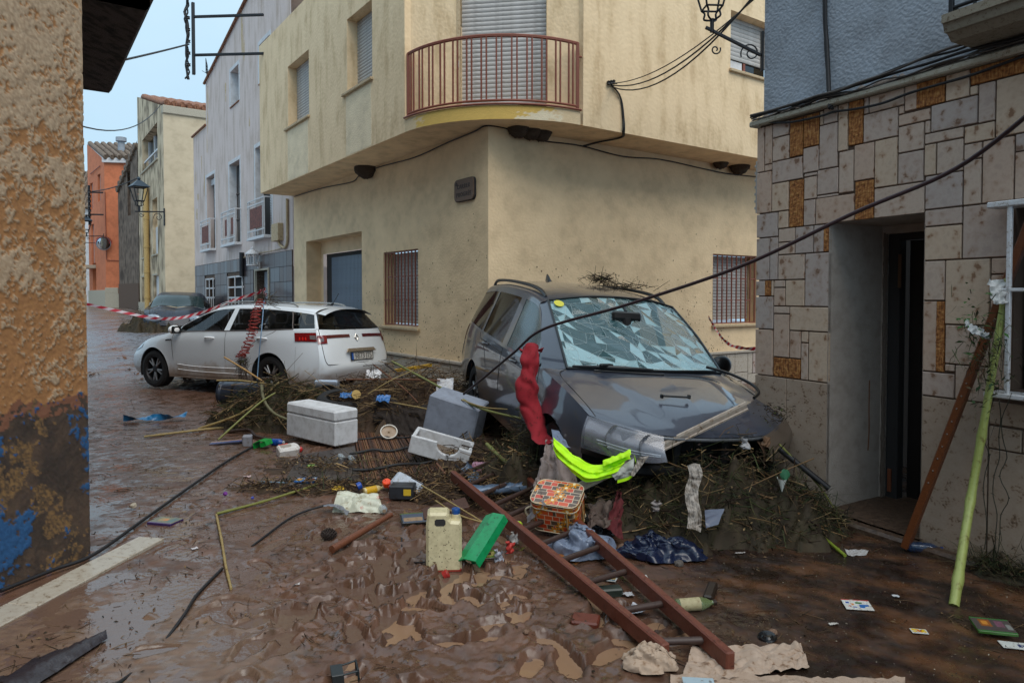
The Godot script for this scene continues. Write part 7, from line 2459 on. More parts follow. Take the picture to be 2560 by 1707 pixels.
	# plastic pot of mud
	t = thing("plastic_pot", "small round white tub full of mud tilted on the wrack", "tub", V(-1.398, 0.118, -7.9), "", BE(V(0.75, 0, -0.15)))
	b = MB.new()
	b.lathe(P2([V2(0, -0.09), V2(0.075, -0.09), V2(0.092, 0.0), V2(0.098, 0.0), V2(0.098, 0.012), V2(0.086, 0.012), V2(0.084, -0.01)]), 24, xf(Vector3.ZERO), true)
	obj("tub", b, plastic(206, 200, 190), t)
	b = MB.new()
	b.grid(12, 4, func(u: float, v: float): return V(cos(u * TAU) * 0.085 * v, -0.008 + 0.006 * nz(u * 3.0, v * 5.0), -sin(u * TAU) * 0.085 * v))
	obj("mud", b, mat(rgb(150, 124, 98), 0.35), t)
	# board and mat
	t = thing("dark_board", "dark wet board lying flat left of the reed mat", "board")
	b = MB.new()
	var c4 := [V(-2.01, 0, -6.124), V(-1.349, 0, -6.153), V(-1.711, 0, -7.577), V(-2.166, 0, -7.124)]
	var poly := PackedVector2Array()
	for q in c4: poly.append(V2(q.x, -q.z))
	b.prism(poly, Transform3D(Basis(V(1, 0, 0), V(0, 0, -1), V(0, 1, 0)), V(0, gh(-1.9, -6.8) + 0.005, 0)), 0.02, 0.003)
	obj("board", b, mat(rgb(70, 60, 56), 0.3, {"tex": T.mud, "tile": 0.7, "bump": T.mid, "relief": 0.15}), t)
	t = thing("reed_mat", "brown reed screen of many thin canes lying flat in the debris", "reed mat")
	rng.seed = 55
	var mats := [M.reed_red, mat(rgb(104, 70, 50), 0.6, {"tex": T.wood, "tile": 0.3}), mat(rgb(84, 58, 44), 0.6, {"tex": T.wood, "tile": 0.3}), mat(rgb(146, 104, 70), 0.6, {"tex": T.wood, "tile": 0.3})]
	var a0 := V(-1.876, 0, -8.243)
	var a1 := V(-1.131, 0, -8.295)
	var b0 := V(-1.298, 0, -6.096)
	var b1 := V(-0.637, 0, -6.521)
	for k in 56:
		var f := k / 55.0
		var p := a0.lerp(a1, f) + V(rf(-0.004, 0.004), 0.035 + rf(0, 0.006), rf(-0.03, 0.03))
		var q := b0.lerp(b1, f) + V(rf(-0.004, 0.004), 0.03 + rf(0, 0.006), rf(-0.03, 0.03))
		if rf(0, 1) < 0.1: q = p.lerp(q, rf(0.5, 0.8))
		var mb := MB.new()
		mb.tube(PV([p, p.lerp(q, 0.5) + V(0, 0.006 * sin(f * 9.0), 0), q]), rf(0.006, 0.009), 6)
		obj("reed", mb, mats[rng.randi() % 4], t)
	for q in [["upper", 0.2], ["middle", 0.52], ["lower", 0.86]]:
		var mb := MB.new()
		var p := PackedVector3Array()
		for i in 9:
			var f := -0.12 + i * 0.17
			p.append(a0.lerp(a1, f).lerp(b0.lerp(b1, f), q[1]) + V(0, 0.06 + 0.012 * sin(i * 1.9 + q[1] * 9.0), 0.02 * sin(i * 2.3)))
		mb.tube(spline(p, 5), 0.014 if q[1] > 0.3 else 0.011, 7)
		tag(obj("black_hose", mb, M.cable), "black hose across the reed mat, the %s of the three" % q[0], "hose", "hoses over the reed mat")
	# tyre, appliance, can, bin, yellow bar
	b = MB.new()
	b.lathe(P2([V2(0.19, -0.09), V2(0.27, -0.095), V2(0.305, -0.06), V2(0.312, 0.0), V2(0.305, 0.06), V2(0.27, 0.095), V2(0.19, 0.09), V2(0.2, 0.0), V2(0.19, -0.09)]), 44, Transform3D(), true)
	t = thing("loose_tyre", "loose black tyre lying flat among the debris behind the foam box", "tyre", V(-2.136, 0.321, -8.75), "", BE(V(0.22, 0, -0.05)))
	obj("tyre", b, M.tyre, t)
	for k in 40:
		var mb := MB.new()
		var a := TAU * k / 40.0
		mb.box(Transform3D(BE(V(0, -a, 0)) * BE(V(0.35, 0, 0)), V(cos(a) * 0.31, 0, sin(a) * 0.31)), V(0.012, 0.12, 0.032), 0.002)
		obj("tread_block", mb, M.tyre, t)
	b = MB.new()
	b.lathe(P2([V2(0, 0), V2(0.055, 0), V2(0.062, 0.01), V2(0.062, 0.3), V2(0.05, 0.31), V2(0, 0.31)]), 20, lying(Vector3.ZERO, 0))
	t = thing("metal_flask", "silver cylinder with a dark slot lying on the debris", "cylinder", V(-2.589, 0.501, -9.2), "", BE(V(0, -0.12, 0)))
	obj("cylinder", b, mat(rgb(176, 180, 190), 0.25, {"metal": 0.7}), t)
	b = MB.new()
	b.box(xf(V(0.19, -0.02, 0.056)), V(0.16, 0.05, 0.02), 0.008)
	obj("slot", b, M.car_black, t)
	b = MB.new()
	b.lathe(P2([V2(0, 0), V2(0.055, 0), V2(0.06, 0.012), V2(0.055, 0.018), V2(0.055, 0.15), V2(0, 0.15)]), 20, Transform3D(BE(V(-PI / 2 - 0.3, 0.4, 0)), Vector3.ZERO))
	item("food_can", b, mat(rgb(160, 132, 76), 0.4, {"metal": 0.5}), Transform3D(Basis(), V(-1.91, 0.454, -8.55)), "small tin can with golden end lying on the tyre", "can")
	t = thing("dark_bin", "dark blue grey cylindrical bin lying beneath the canes", "bin", V(-3.836, 0.386, -9.2), "", BE(V(0, -0.1, 0)))
	b = MB.new()
	b.lathe(P2([V2(0, 0.02), V2(0.12, 0.02), V2(0.155, 0.0), V2(0.16, 0.03), V2(0.148, 0.06), V2(0.148, 0.62), V2(0, 0.62)]), 28, lying(Vector3.ZERO, 0))
	obj("drum", b, mat(rgb(52, 58, 72), 0.35, {"tex": T.smear, "tile": 0.5, "metal": 0.2}), t)
	b = MB.new()
	b.lathe(P2([V2(0.15, 0.2), V2(0.153, 0.2), V2(0.153, 0.235), V2(0.15, 0.235)]), 28, lying(Vector3.ZERO, 0))
	obj("band", b, M.car_black, t)
	b = MB.new()
	var ya := V(-1.611, 0.642, -9.5)
	var yb := V(-1.09, 0.725, -9.5)
	b.box(along(ya, yb), V(ya.distance_to(yb), 0.045, 0.045), 0.006)
	tag(obj("yellow_bar", b, plastic(206, 160, 30)), "bright yellow bar sticking out of the wrack heap", "bar")
	for q in [["white torn packaging on top of the wrack heap", 858, 862, 9.1, 214], ["white plastic scrap among the twigs near the grey car", 1022, 884, 8.4, 200]]:
		var p: Vector3 = V(-1.805, 0.627, -9.1) if q[1] == 858 else V(-0.807, 0.59, -8.4)
		crumpled("plastic_scrap", q[0], "plastic scrap", plastic(q[4], q[4], q[4] + 4), func(u: float, v: float): return p + V((u - 0.5) * 0.2, (v - 0.5) * 0.12, -(v - 0.5) * 0.12), 14, 12, 0.03, 9.0, p.x)
	for q in [["crumpled blue film on the twigs above the reed mat", 880, 916], ["small blue film scrap beside the tin can", 800, 908]]:
		var p: Vector3 = V(-1.543, 0.429, -8.35) if q[1] == 880 else V(-2.045, 0.436, -8.6)
		crumpled("blue_film", q[0], "plastic scrap", plastic(52, 110, 176), func(u: float, v: float): return p + V((u - 0.5) * 0.16, (v - 0.5) * 0.05, -(v - 0.5) * 0.12), 12, 10, 0.025, 11.0, p.x)
	# old carpet sagging out of the heap
	crumpled("torn_carpet", "torn dark brown carpet hanging out of the wrack heap", "carpet", mat(rgb(50, 40, 34), 0.9, {"bump": T.fine, "tile": 0.2, "relief": 0.6}), func(u: float, v: float): return V(-1.687, 0.45, -8.5).lerp(V(-0.85, 0.328, -8.2), u) + V(0, -0.30 * v + 0.04 * sin(u * 9.0), 0.3 * v * (0.5 + 0.5 * sin(u * 3.0))), 40, 16, 0.05, 5.0, 3.0)
	# canes, each a thing
	cane("long yellow cane lying from the left mud to the canes heap", [V(-4.294, 0.02, -8.118), V(-3.719, 0.03, -8.55), V(-3.144, 0.05, -8.733), V(-2.505, 0.16, -8.512)], 0.014, 0.017, M.reed_dry, "canes in the left heap")
	cane("green cane slanting from the mud up over the left heap", [V(-3.853, 0.03, -8.55), V(-3.309, 0.236, -8.6), V(-2.976, 0.561, -8.9)], 0.016, 0.012, M.reed_dry, "canes in the left heap")
	cane("green cane rising through the middle of the left heap", [V(-3.358, 0.02, -7.944), V(-3.074, 0.348, -8.4), V(-2.92, 0.468, -8.6)], 0.012, 0.010, M.reed_green, "canes in the left heap")
	cane("broken grey branch bending down through the left heap", [V(-3.127, 0.547, -8.7), V(-3.025, 0.386, -8.5), V(-2.865, 0.243, -8.4), V(-2.614, 0.166, -8.3)], 0.02, 0.016, mat(rgb(126, 124, 92), 0.6, {"tex": T.wood, "tile": 0.3}), "canes in the left heap", "branch")
	cane("pale stick leaning across the white car's rear door", [V(-3.796, 0.857, -9.2), V(-3.495, 0.707, -9.1), V(-3.2, 0.548, -9)], 0.011, 0.013, mat(rgb(206, 164, 104), 0.6, {"tex": T.wood, "tile": 0.4}), "", "stick")
	cane("horizontal cane over the dark bin", [V(-3.833, 0.565, -9.05), V(-3.515, 0.571, -9), V(-3.132, 0.538, -8.9)], 0.012, 0.012, M.reed_dry, "canes in the left heap")
	cane("thin upright cane at the left edge of the heap", [V(-4.416, 0.02, -10.309), V(-3.779, 0.509, -9)], 0.006, 0.004, M.reed_dry, "canes in the left heap")
	cane("brown branch snaking in front of the white foam box", [V(-3.474, 0.02, -8.407), V(-3.167, 0.05, -8.361), V(-2.938, 0.04, -8.018), V(-2.646, 0.02, -7.895), V(-2.343, 0.02, -7.708)], 0.022, 0.015, M.dark_wood, "", "branch")
	cane("long straight cane lying across the top of the big heap", [V(-2.08, 0.612, -8.75), V(-1.481, 0.635, -8.6), V(-0.87, 0.643, -8.4)], 0.010, 0.010, M.reed_red, "canes on the big heap")
	cane("green cane slanting down the right of the big heap", [V(-1.6, 0.791, -9.3), V(-1.159, 0.683, -8.6), V(-0.645, 0.591, -7.6), V(-0.289, 0.521, -7), V(0.248, 0.534, -6.2)], 0.015, 0.011, M.reed_green, "canes on the big heap")
	cane("thin dark stick standing out of the big heap", [V(-1.669, 0.765, -9.2), V(-1.449, 0.672, -8.9)], 0.014, 0.012, M.dark_wood, "canes on the big heap")
	cane("brown stick slanting across the big heap's face", [V(-1.764, 0.783, -8.9), V(-1.331, 0.546, -8.5), V(-1.106, 0.405, -8.2)], 0.009, 0.007, M.reed_red, "canes on the big heap")
	cane("thin straw leaning left in the big heap", [V(-1.756, 0.466, -8.5), V(-1.49, 0.626, -8.5), V(-1.212, 0.748, -8.6)], 0.007, 0.006, M.reed_dry, "canes on the big heap")
	cane("pale straw along the lower edge of the big heap", [V(-1.396, 0.397, -8.25), V(-1.079, 0.385, -8), V(-0.75, 0.37, -7.7)], 0.008, 0.007, M.reed_dry, "canes on the big heap")
	cane("bent cane over the grey foam box's corner", [V(-0.529, 0.574, -7.3), V(-0.289, 0.543, -7), V(-0.046, 0.57, -6.7)], 0.008, 0.006, M.reed_dry, "canes on the big heap")
	cane("thick green bamboo stub between grey box and vest", [V(-0.23, 0.307, -6.35), V(-0.06, 0.23, -6), V(0.069, 0.175, -5.8)], 0.019, 0.019, M.reed_green)
	cane("red cane crossing the bark drift beside the ladder", [V(-0.704, 0.091, -6.5), V(-0.511, 0.041, -6), V(-0.302, -0.064, -5.6)], 0.013, 0.011, M.reed_red, "canes by the ladder")
	cane("green striped cane crossing the bark drift beside the ladder", [V(-0.47, 0.036, -5.95), V(-0.264, -0.049, -5.55), V(-0.136, -0.113, -5.3)], 0.011, 0.008, M.reed_green, "canes by the ladder")
	cane("pale straw lying over the bark drift", [V(-0.735, 0.12, -5.639), V(-0.512, 0.13, -5.237), V(-0.197, 0.1, -4.769)], 0.007, 0.006, M.reed_dry, "canes by the ladder")
	cane("second pale straw below it on the bark drift", [V(-0.575, 0.12, -5.214), V(-0.353, 0.12, -4.849), V(-0.077, 0.09, -4.708)], 0.006, 0.006, M.reed_dry, "canes by the ladder")
	cane("bent yellow reed lying on the mud, long arm", [V(-2.222, 0.02, -5.218), V(-1.993, 0.02, -5.52), V(-1.777, 0.03, -5.835), V(-1.669, 0.04, -5.976)], 0.011, 0.009, M.reed_green, "broken reed on the mud")
	cane("bent yellow reed lying on the mud, short arm pointing at us", [V(-2.216, 0.02, -5.197), V(-1.951, 0.02, -4.652), V(-1.741, 0.015, -4.209), V(-1.581, 0.01, -3.891)], 0.009, 0.008, M.reed_dry, "broken reed on the mud")
	cane("green stalk lying from the car's corner to the white rag", [V(1.957, 0.14, -4.785), V(2.074, 0.05, -4.694), V(2.102, 0.02, -4.368)], 0.012, 0.011, mat(rgb(126, 142, 44), 0.5))
	cane("thin yellow stem arching down the stone wall", [V(1.92, 0.593, -5), V(2.057, 0.447, -4.95), V(2.176, 0.305, -4.9), V(2.261, 0.172, -4.88)], 0.007, 0.005, M.reed_green)
	var bp := [V(2.361, 0, -3.692), V(2.676, 0.462, -4.05), V(2.768, 1.021, -4.06), V(2.868, 1.755, -4.05)]
	cane("tall green bamboo pole leaning against the white window grille", bp, 0.026, 0.019, mat(rgb(158, 168, 92), 0.45, {"tex": T.smear, "tile": 0.4, "world": true}), "", "bamboo_pole")
	b = MB.new()
	var ta := V(2.558, 0.02, -4.506)
	var tb := V(2.957, 2.123, -3.98)
	b.box(along(ta, tb), V(ta.distance_to(tb), 0.045, 0.06), 0.006)
	t = thing("timber_pole", "orange brown timber pole studded with nails leaning beside the door", "timber pole")
	obj("pole", b, mat(rgb(134, 74, 34), 0.45, {"tex": T.wood, "tile": V(0.5, 0.15, 0.5), "bump": T.wood_h, "relief": 0.1}), t)
	for k in 9:
		b = MB.new()
		var ax := along(ta, tb)
		b.lathe(P2([V2(0, 0), V2(0.006, 0), V2(0.004, 0.004), V2(0, 0.005)]), 8, Transform3D(ax.basis * BE(V(PI / 2, 0, 0)), ax * V(-0.62 + k * 0.085, 0, 0.03)))
		obj("nail", b, M.chrome, t)
	# plants caught on the grille and bamboo
	var pm := MB.new()
	rng.seed = 91
	for k in 420:
		var c: Vector3 = V(2.726, 1.307, -3.98) if k % 3 else V(2.663, 1.454, -4.02)
		var p := c + V(rng.randfn(0, 0.055), rng.randfn(-0.02, 0.13), rng.randfn(0, 0.05))
		if k % 2 == 0:
			blade(pm, p, V(rf(-1, 1), rf(-0.9, 0.4), rf(-1, 1)).normalized(), rf(0.04, 0.16), rf(0.0012, 0.003), [rgb(58, 64, 36), rgb(74, 70, 46), rgb(50, 46, 36)][k % 3])
		else:
			leaf(pm, p, rf(0.008, 0.03), [rgb(58, 92, 44), rgb(44, 66, 38), rgb(70, 64, 48)][k % 3])
	tag(obj("caught_weeds", pm, M.wrack), "weeds and ivy tangled where the two poles cross", "weeds", "", "stuff")
	crumpled("plastic_film", "shredded white film wrapped round the bamboo top", "plastic film", mat(rgb(196, 194, 190), 0.4), func(u: float, v: float): return V(2.807, 1.754, -4.02) + V((u - 0.5) * 0.10, -v * 0.14, (v - 0.5) * 0.05), 14, 12, 0.03, 16.0, 5.0)
	crumpled("plastic_film", "wisp of white film hanging on the timber pole", "plastic film", mat(rgb(190, 190, 190), 0.4), func(u: float, v: float): return V(2.673, 1.517, -4) + V((u - 0.5) * 0.12, -v * 0.06 - u * 0.05, (v - 0.5) * 0.06), 14, 10, 0.025, 16.0, 8.0)
	rng.seed = 19
	for k in 3:
		b = MB.new()
		var vp := PackedVector3Array()
		for i in 9:
			vp.append(QP(1.83 + 0.05 * k + rf(-0.03, 0.03), 1.05 - i * 0.115, 0.03 + rf(0, 0.03)))
		b.tube(spline(vp, 3), 0.003, 4)
		for i in 8:
			leaf(b, vp[i], rf(0.008, 0.014), Color.WHITE)
		tag(obj("hanging_vine", b, mat(rgb(54, 52, 38), 0.8)), ["left", "middle", "right"][k] + " of three bare vines hanging below the white grille", "vine", "vines below the grille")
	# ladder
	t = thing("wooden_ladder", "long muddy red brown wooden ladder lying across the street", "ladder")
	var l0 := V(-0.494, 0.16, -5.802)
	var l1 := V(0.688, 0.06, -3.082)
	var r0 := V(-0.105, 0.16, -6.468)
	var r1 := V(0.956, 0.06, -3.008)
	for q in [[l0, l1], [r0, r1]]:
		b = MB.new()
		var ax := along(q[0], q[1])
		b.box(ax, V(q[0].distance_to(q[1]), 0.085, 0.045), 0.007)
		obj("side_rail", b, M.red_wood, t)
	for f: float in [0.02, 0.11, 0.2, 0.285, 0.37, 0.46, 0.55, 0.64, 0.745, 0.86, 0.965]:
		b = MB.new()
		var pa := l0.lerp(l1, f)
		var pb := r0.lerp(r1, f - 0.018)
		b.tube(PV([pa, pa.lerp(pb, 0.5), pb]), 0.018, 8)
		obj("rung", b, mat(rgb(66, 48, 42), 0.5, {"tex": T.smear, "tile": 0.3, "world": true}), t)
	# blue grey plastic gutters under the ladder, and the wooden tray
	for q in [["split blue grey gutter lying across the ladder's upper rungs", 1085, 1128, 1205, 1118], ["short piece of pale blue pipe by the straws", 1060, 1068, 1085, 1098]]:
		var p0: Vector3 = V(-0.311, 0.12, -5.449) if q[1] == 1085 else V(-0.455, 0.16, -6.165)
		var p1: Vector3 = V(0.101, 0.12, -5.574) if q[1] == 1085 else V(-0.311, 0.14, -5.766)
		b = MB.new()
		b.grid(10, 12, func(u: float, v: float):
			var a := PI * (1.15 * u - 0.05)
			var d := (p1 - p0).normalized()
			var s := d.cross(Vector3.UP)
			return p0.lerp(p1, v) + s * cos(a) * 0.055 + V(0, sin(a) * -0.05 + 0.02 + nz(v * 4.0, u * 3.0, p0.x) * 0.02, 0))
		tag(obj("gutter", b, plastic(116, 138, 166)), q[0], "gutter")
	b = MB.new()
	b.box(along(V(-0.616, 0.05, -5.143), V(-0.378, 0.1, -5.193)), V(0.34, 0.02, 0.24), 0.004)
	tag(obj("brown_board", b, mat(rgb(96, 62, 48), 0.6, {"tex": T.wood, "tile": 0.4})), "small reddish board half buried beside the jerrycan", "board")
	# white moulding leaning on the grey car
	b = MB.new()
	var m0 := V(0.352, 0.222, -4.92)
	var m1 := V(1.686, 0.85, -5)
	var prof := P2([V2(0, 0), V2(0.062, 0), V2(0.062, 0.012), V2(0.048, 0.018), V2(0.016, 0.018), V2(0.012, 0.026), V2(0, 0.026)])
	var mx := (m1 - m0).normalized()
	var my := V(0, 1, 0.35)
	my = (my - mx * my.dot(mx)).normalized()
	b.prism(prof, Transform3D(Basis(my, mx.cross(my), mx), m0), m0.distance_to(m1), 0.0)
	tag(obj("moulding", b, mat(rgb(186, 172, 158), 0.6, {"tex": T.smear, "tile": 0.35, "world": true})), "long white moulded plank leaning against the grey car's front", "plank")
	# the thick rope-like cable across the street
	b = MB.new()
	var cp := spline(PV([V(2.455, 2.571, -3.2), V(2.344, 2.329, -3.7), V(1.992, 2.137, -4.1), V(1.497, 1.849, -4.6), V(0.87, 1.59, -5.3), V(0.276, 1.376, -6), V(0.016, 1.139, -6.4), V(-0.284, 0.849, -6.9), V(-0.499, 0.647, -7.2)]), 8)
	b.tube(cp, 0.0125, 7)
	tag(obj("fallen_cable", b, mat(rgb(52, 34, 38), 0.4)), "thick dark red cable slanting across the street onto the grey car", "cable")
	# cables on the ground
	for q in [["black cable along the foot of the blue painted wall", [V(-2.802, 0.03, -3.786), V(-2.724, 0.03, -4.104), V(-2.638, 0.03, -4.371), V(-2.703, 0.02, -5.094), V(-2.751, 0.02, -5.966), V(-2.813, 0.02, -6.851), V(-2.813, 0.02, -7.572)], 0.011], ["thin black cable looping across the mud in the foreground", [V(-1.677, 0.012, -2.905), V(-1.668, 0.012, -3.183), V(-1.676, 0.014, -3.52), V(-1.734, 0.014, -3.807), V(-1.757, 0.012, -4.196)], 0.009], ["short black cable end sticking out near the white bag", [V(-1.722, 0, -4.585), V(-1.7, 0.01, -4.785), V(-1.655, 0.02, -5.115), V(-1.573, 0.03, -5.271), V(-1.451, 0.04, -5.371)], 0.008], ["black pipe end poking out by the stone wall", [V(1.939, 0.55, -5.05), V(2.026, 0.472, -4.95), V(2.215, 0.313, -4.85)], 0.021], ["thin grey twig of cable lying beside the jerrycan", [V(-0.753, 0.01, -4.724), V(-0.68, 0.01, -4.402), V(-0.504, 0.015, -4.196)], 0.005]]:
		b = MB.new()
		var pp := PackedVector3Array()
		for e in q[1]:
			pp.append(on(e) if e.y < 0.05 else e)
		b.tube(spline(pp, 8), q[2], 6)
		tag(obj("ground_cable", b, M.cable), q[0], "cable")

func cloths() -> void:
	var cl := func(r: int, g: int, b: int): return mat(rgb(r, g, b), 0.85, {"tex": T.smear, "tile": 0.35, "world": true, "bump": T.grain, "relief": 0.1, "sheen": 0.3})
	# red cloth hanging from the mirror down the wing
	var R := PV([V(0.17, 1.256, -5.95), V(0.154, 1.107, -5.88), V(0.135, 0.889, -5.86), V(0.167, 0.675, -5.82), V(0.235, 0.516, -5.7), V(0.277, 0.494, -5.6)])
	crumpled("red_cloth", "long red cloth hanging from the grey car's mirror down its wing", "cloth", cl.call(150, 22, 36), func(u: float, v: float):
		var k := v * 4.999
		var p: Vector3 = surf([R, R], k, 0.0)
		var w := 0.085 if v < 0.7 else 0.085 + (v - 0.7) * 0.06
		var a := (u - 0.5) * PI * 1.3
		return p + V(sin(a) * w, (cos(a) - 0.6) * (0.05 if v < 0.08 else 0.0), cos(a) * 0.06), 26, 60, 0.032, 3.2, 1.0)
	crumpled("grey_cloth", "muddy grey lilac cloth draped down beside the yellow vest", "cloth", cl.call(142, 128, 124), func(u: float, v: float):
		var a: Vector3 = V(0.261, 0.515, -5.5).lerp(V(0.354, 0.525, -5.45), u)
		var b: Vector3 = V(0.135, 0.219, -5.12).lerp(V(0.53, 0.183, -5), u)
		return a.lerp(b, v) + V(0, 0.02 * sin(u * 14.0), 0.06 * sin(v * PI) + 0.035 * sin(u * 13.0) * v), 40, 36, 0.02, 6.0, 2.0)
	crumpled("dark_red_cloth", "dark red cloth end hanging behind the retro suitcase", "cloth", cl.call(92, 24, 28), func(u: float, v: float):
		var a: Vector3 = V(0.746, 0.284, -4.92).lerp(V(0.768, 0.28, -4.9), u)
		var b: Vector3 = V(0.623, 0.12, -4.6).lerp(V(0.731, 0.056, -4.55), u)
		return a.lerp(b, v) + V(0, 0, 0.03 * sin(v * 3.0 + u * 9.0)), 18, 24, 0.02, 8.0, 3.0)
	crumpled("brown_cloth", "brown muddy cloth bundled behind the retro suitcase", "cloth", cl.call(92, 76, 68), func(u: float, v: float):
		return V(0.546, 0.191, -4.95).lerp(V(0.749, 0.243, -4.9), u).lerp(V(0.49, 0.105, -4.62).lerp(V(0.661, 0.14, -4.6), u), v) + V(0, 0.05 * sin(u * PI) * sin(v * PI), 0.05 * sin(u * 11.0)), 26, 26, 0.035, 6.0, 4.0)
	# the safety vest hanging under the headlamp: a band of film slung between two ends
	var vest := mat(rgb(196, 255, 8), 0.6, {"sheen": 0.3, "back": Color(0.25, 0.4, 0.0)})
	var U := PV([V(0.301, 0.645, -5.02), V(0.355, 0.603, -4.98), V(0.474, 0.51, -4.92), V(0.589, 0.472, -4.9), V(0.69, 0.489, -4.88), V(0.791, 0.537, -4.86)])
	var D := PV([V(0.288, 0.555, -5), V(0.315, 0.496, -4.94), V(0.408, 0.433, -4.86), V(0.51, 0.37, -4.82), V(0.652, 0.394, -4.82), V(0.733, 0.407, -4.84)])
	var vt := thing("safety_vest", "bright yellow safety vest snagged below the grey car's headlamp", "vest")
	var vs := crumpled("yellow_panel", "", "", vest, func(u: float, v: float):
		var a := surf([U, U], u * 4.999, 0.0)
		var b := surf([D, D], u * 4.999, 0.0)
		return a.lerp(b, v) + V(0, 0, 0.05 * sin(v * PI) + 0.012 * sin(v * 16.0 + u * 4.0)), 60, 22, 0.014, 6.0, 6.0)
	vs.reparent(vt)
	vs = crumpled("yellow_fold", "", "", vest, func(u: float, v: float):
		var a: Vector3 = V(0.631, 0.485, -4.82).lerp(V(0.824, 0.559, -4.84), u)
		var an := v * TAU * 0.8
		return a + V(0, sin(an) * 0.028, cos(an) * 0.028), 20, 12, 0.008, 9.0, 7.0)
	vs.reparent(vt)
	vs = crumpled("muddy_lining", "", "", mat(rgb(176, 178, 172), 0.7, {"tex": T.smear, "tile": 0.16, "world": true}), func(u: float, v: float):
		var a: Vector3 = V(0.676, 0.443, -4.82).lerp(V(0.845, 0.534, -4.82), u)
		var b: Vector3 = V(0.719, 0.378, -4.8).lerp(V(0.83, 0.417, -4.8), u)
		return a.lerp(b, v) + V(0, 0, 0.03 * sin(v * PI)), 18, 14, 0.012, 9.0, 8.0)
	vs.reparent(vt)
	var TR := PV([V(0.726, 0.378, -4.79), V(0.816, 0.411, -4.79), V(0.856, 0.484, -4.8), V(0.847, 0.552, -4.82)])
	vs = crumpled("trim", "", "", vest, func(u: float, v: float):
		var q := surf([TR, TR], u * 2.999, 0.0)
		return q + V(0, (v - 0.5) * 0.022, 0.004), 18, 2, 0.003, 9.0, 9.0)
	vs.reparent(vt)
	crumpled("checked_cloth", "blue grey checked cloth end tucked under the wing above the vest", "cloth", cl.call(112, 124, 146), func(u: float, v: float): return V(0.293, 0.665, -5.2).lerp(V(0.341, 0.664, -5.15), u).lerp(V(0.303, 0.614, -5.05).lerp(V(0.425, 0.561, -5), u), v), 14, 14, 0.015, 9.0, 10.0)
	# grey satin cloth on the ladder, navy sack, black sack
	crumpled("grey_satin_cloth", "shiny grey cloth crumpled over the ladder's right rail", "cloth", mat(rgb(112, 122, 142), 0.32, {"sheen": 0.4}), func(u: float, v: float): return mound_pt(V(0.446, 0, -4.467), u, v, 0.20, 0.17, 0.12), 90, 60, 0.05, 4.5, 11.0)
	crumpled("navy_sack", "dark navy plastic sack lying open on the wet ground", "sack", mat(rgb(22, 30, 54), 0.25), func(u: float, v: float): return mound_pt(V(0.961, 0, -4.421), u, v, 0.26, 0.13, 0.10), 90, 60, 0.05, 4.5, 12.0)
	crumpled("black_sack", "black plastic sack scrap between the suitcase and the grey cloth", "sack", M.black_film, func(u: float, v: float): return mound_pt(V(0.594, 0, -4.832), u, v, 0.13, 0.1, 0.12), 34, 26, 0.04, 7.0, 13.0)
	crumpled("pale_cloth", "beige muddy cloth balled up at the ladder's foot", "cloth", cl.call(182, 160, 140), func(u: float, v: float): return mound_pt(V(0.608, 0, -3.047), u, v, 0.115, 0.09, 0.07), 60, 44, 0.022, 12.0, 14.0)
	crumpled("pale_sheet", "wrinkled beige sheet spread under the ladder's foot", "cloth", cl.call(178, 156, 138), func(u: float, v: float): return on(V(0.835, 0, -3.198).lerp(V(1.37, 0, -3.271), u).lerp(V(0.698, 0, -2.877).lerp(V(1.315, 0, -3.047), u), v), 0.022), 70, 34, 0.014, 9.0, 15.0)
	crumpled("pale_sheet", "second beige sheet lying at the picture's bottom edge", "cloth", cl.call(170, 148, 130), func(u: float, v: float): return on(V(0.683, 0, -2.97).lerp(V(1.695, 0, -2.97), u).lerp(V(0.627, 0, -2.724).lerp(V(1.557, 0, -2.724), u), v), 0.018), 70, 20, 0.012, 9.0, 16.0)
	crumpled("black_sheet", "torn strip of stiff black plastic at the bottom left corner", "plastic sheet", mat(rgb(44, 38, 42), 0.35, {"bump": T.wood_h, "tile": 0.6, "relief": 0.2}), func(u: float, v: float):
		var a: Vector3 = V(-2.219, 0.02, -2.914).lerp(V(-1.981, 0.02, -3.359), u)
		var b: Vector3 = V(-2.017, 0.02, -2.811).lerp(V(-1.934, 0.02, -3.299), u)
		return a.lerp(b, v) + V(0, 0.03 * sin(v * PI) + (0.02 * nz(u * 9.0, 2.0) if v < 0.2 else 0.0), -(0.06 * nz(u * 5.0, 1.0) + 0.05 * sin(u * PI)) * (1.0 - v)), 60, 10, 0.006, 9.0, 17.0)
	crumpled("blue_strip", "twisted blue plastic strip lying on the mud at the left", "plastic strip", plastic(40, 116, 170, 0.3), func(u: float, v: float):
		var p: Vector3 = V(-5.114, 0.03, -9.156).lerp(V(-4.325, 0.03, -9.255), u) + V(0, 0.05 * maxf(0.0, (u - 0.85)) * 8.0 * 0.5, 0)
		var a := u * 5.5
		return p + V(0, cos(a) * (v - 0.5) * 0.09 + 0.03, sin(a) * (v - 0.5) * 0.12), 40, 6, 0.012, 6.0, 18.0, null, func(u: float, v: float): return Color.WHITE)
	crumpled("plastic_bag", "white plastic bag printed with red flowers on the litter", "plastic bag", mat(rgb(206, 208, 190), 0.4, {"tex": T.smear, "tile": 0.4, "world": true}), func(u: float, v: float):
		var a: Vector3 = V(-1.348, 0.13, -5.475).lerp(V(-1.09, 0.06, -5.538), u)
		var b: Vector3 = V(-1.374, 0.01, -5.293).lerp(V(-0.982, 0.01, -5.293), u)
		return a.lerp(b, v) + V(0, 0.05 * sin(v * PI), 0), 60, 40, 0.022, 5.5, 19.0)
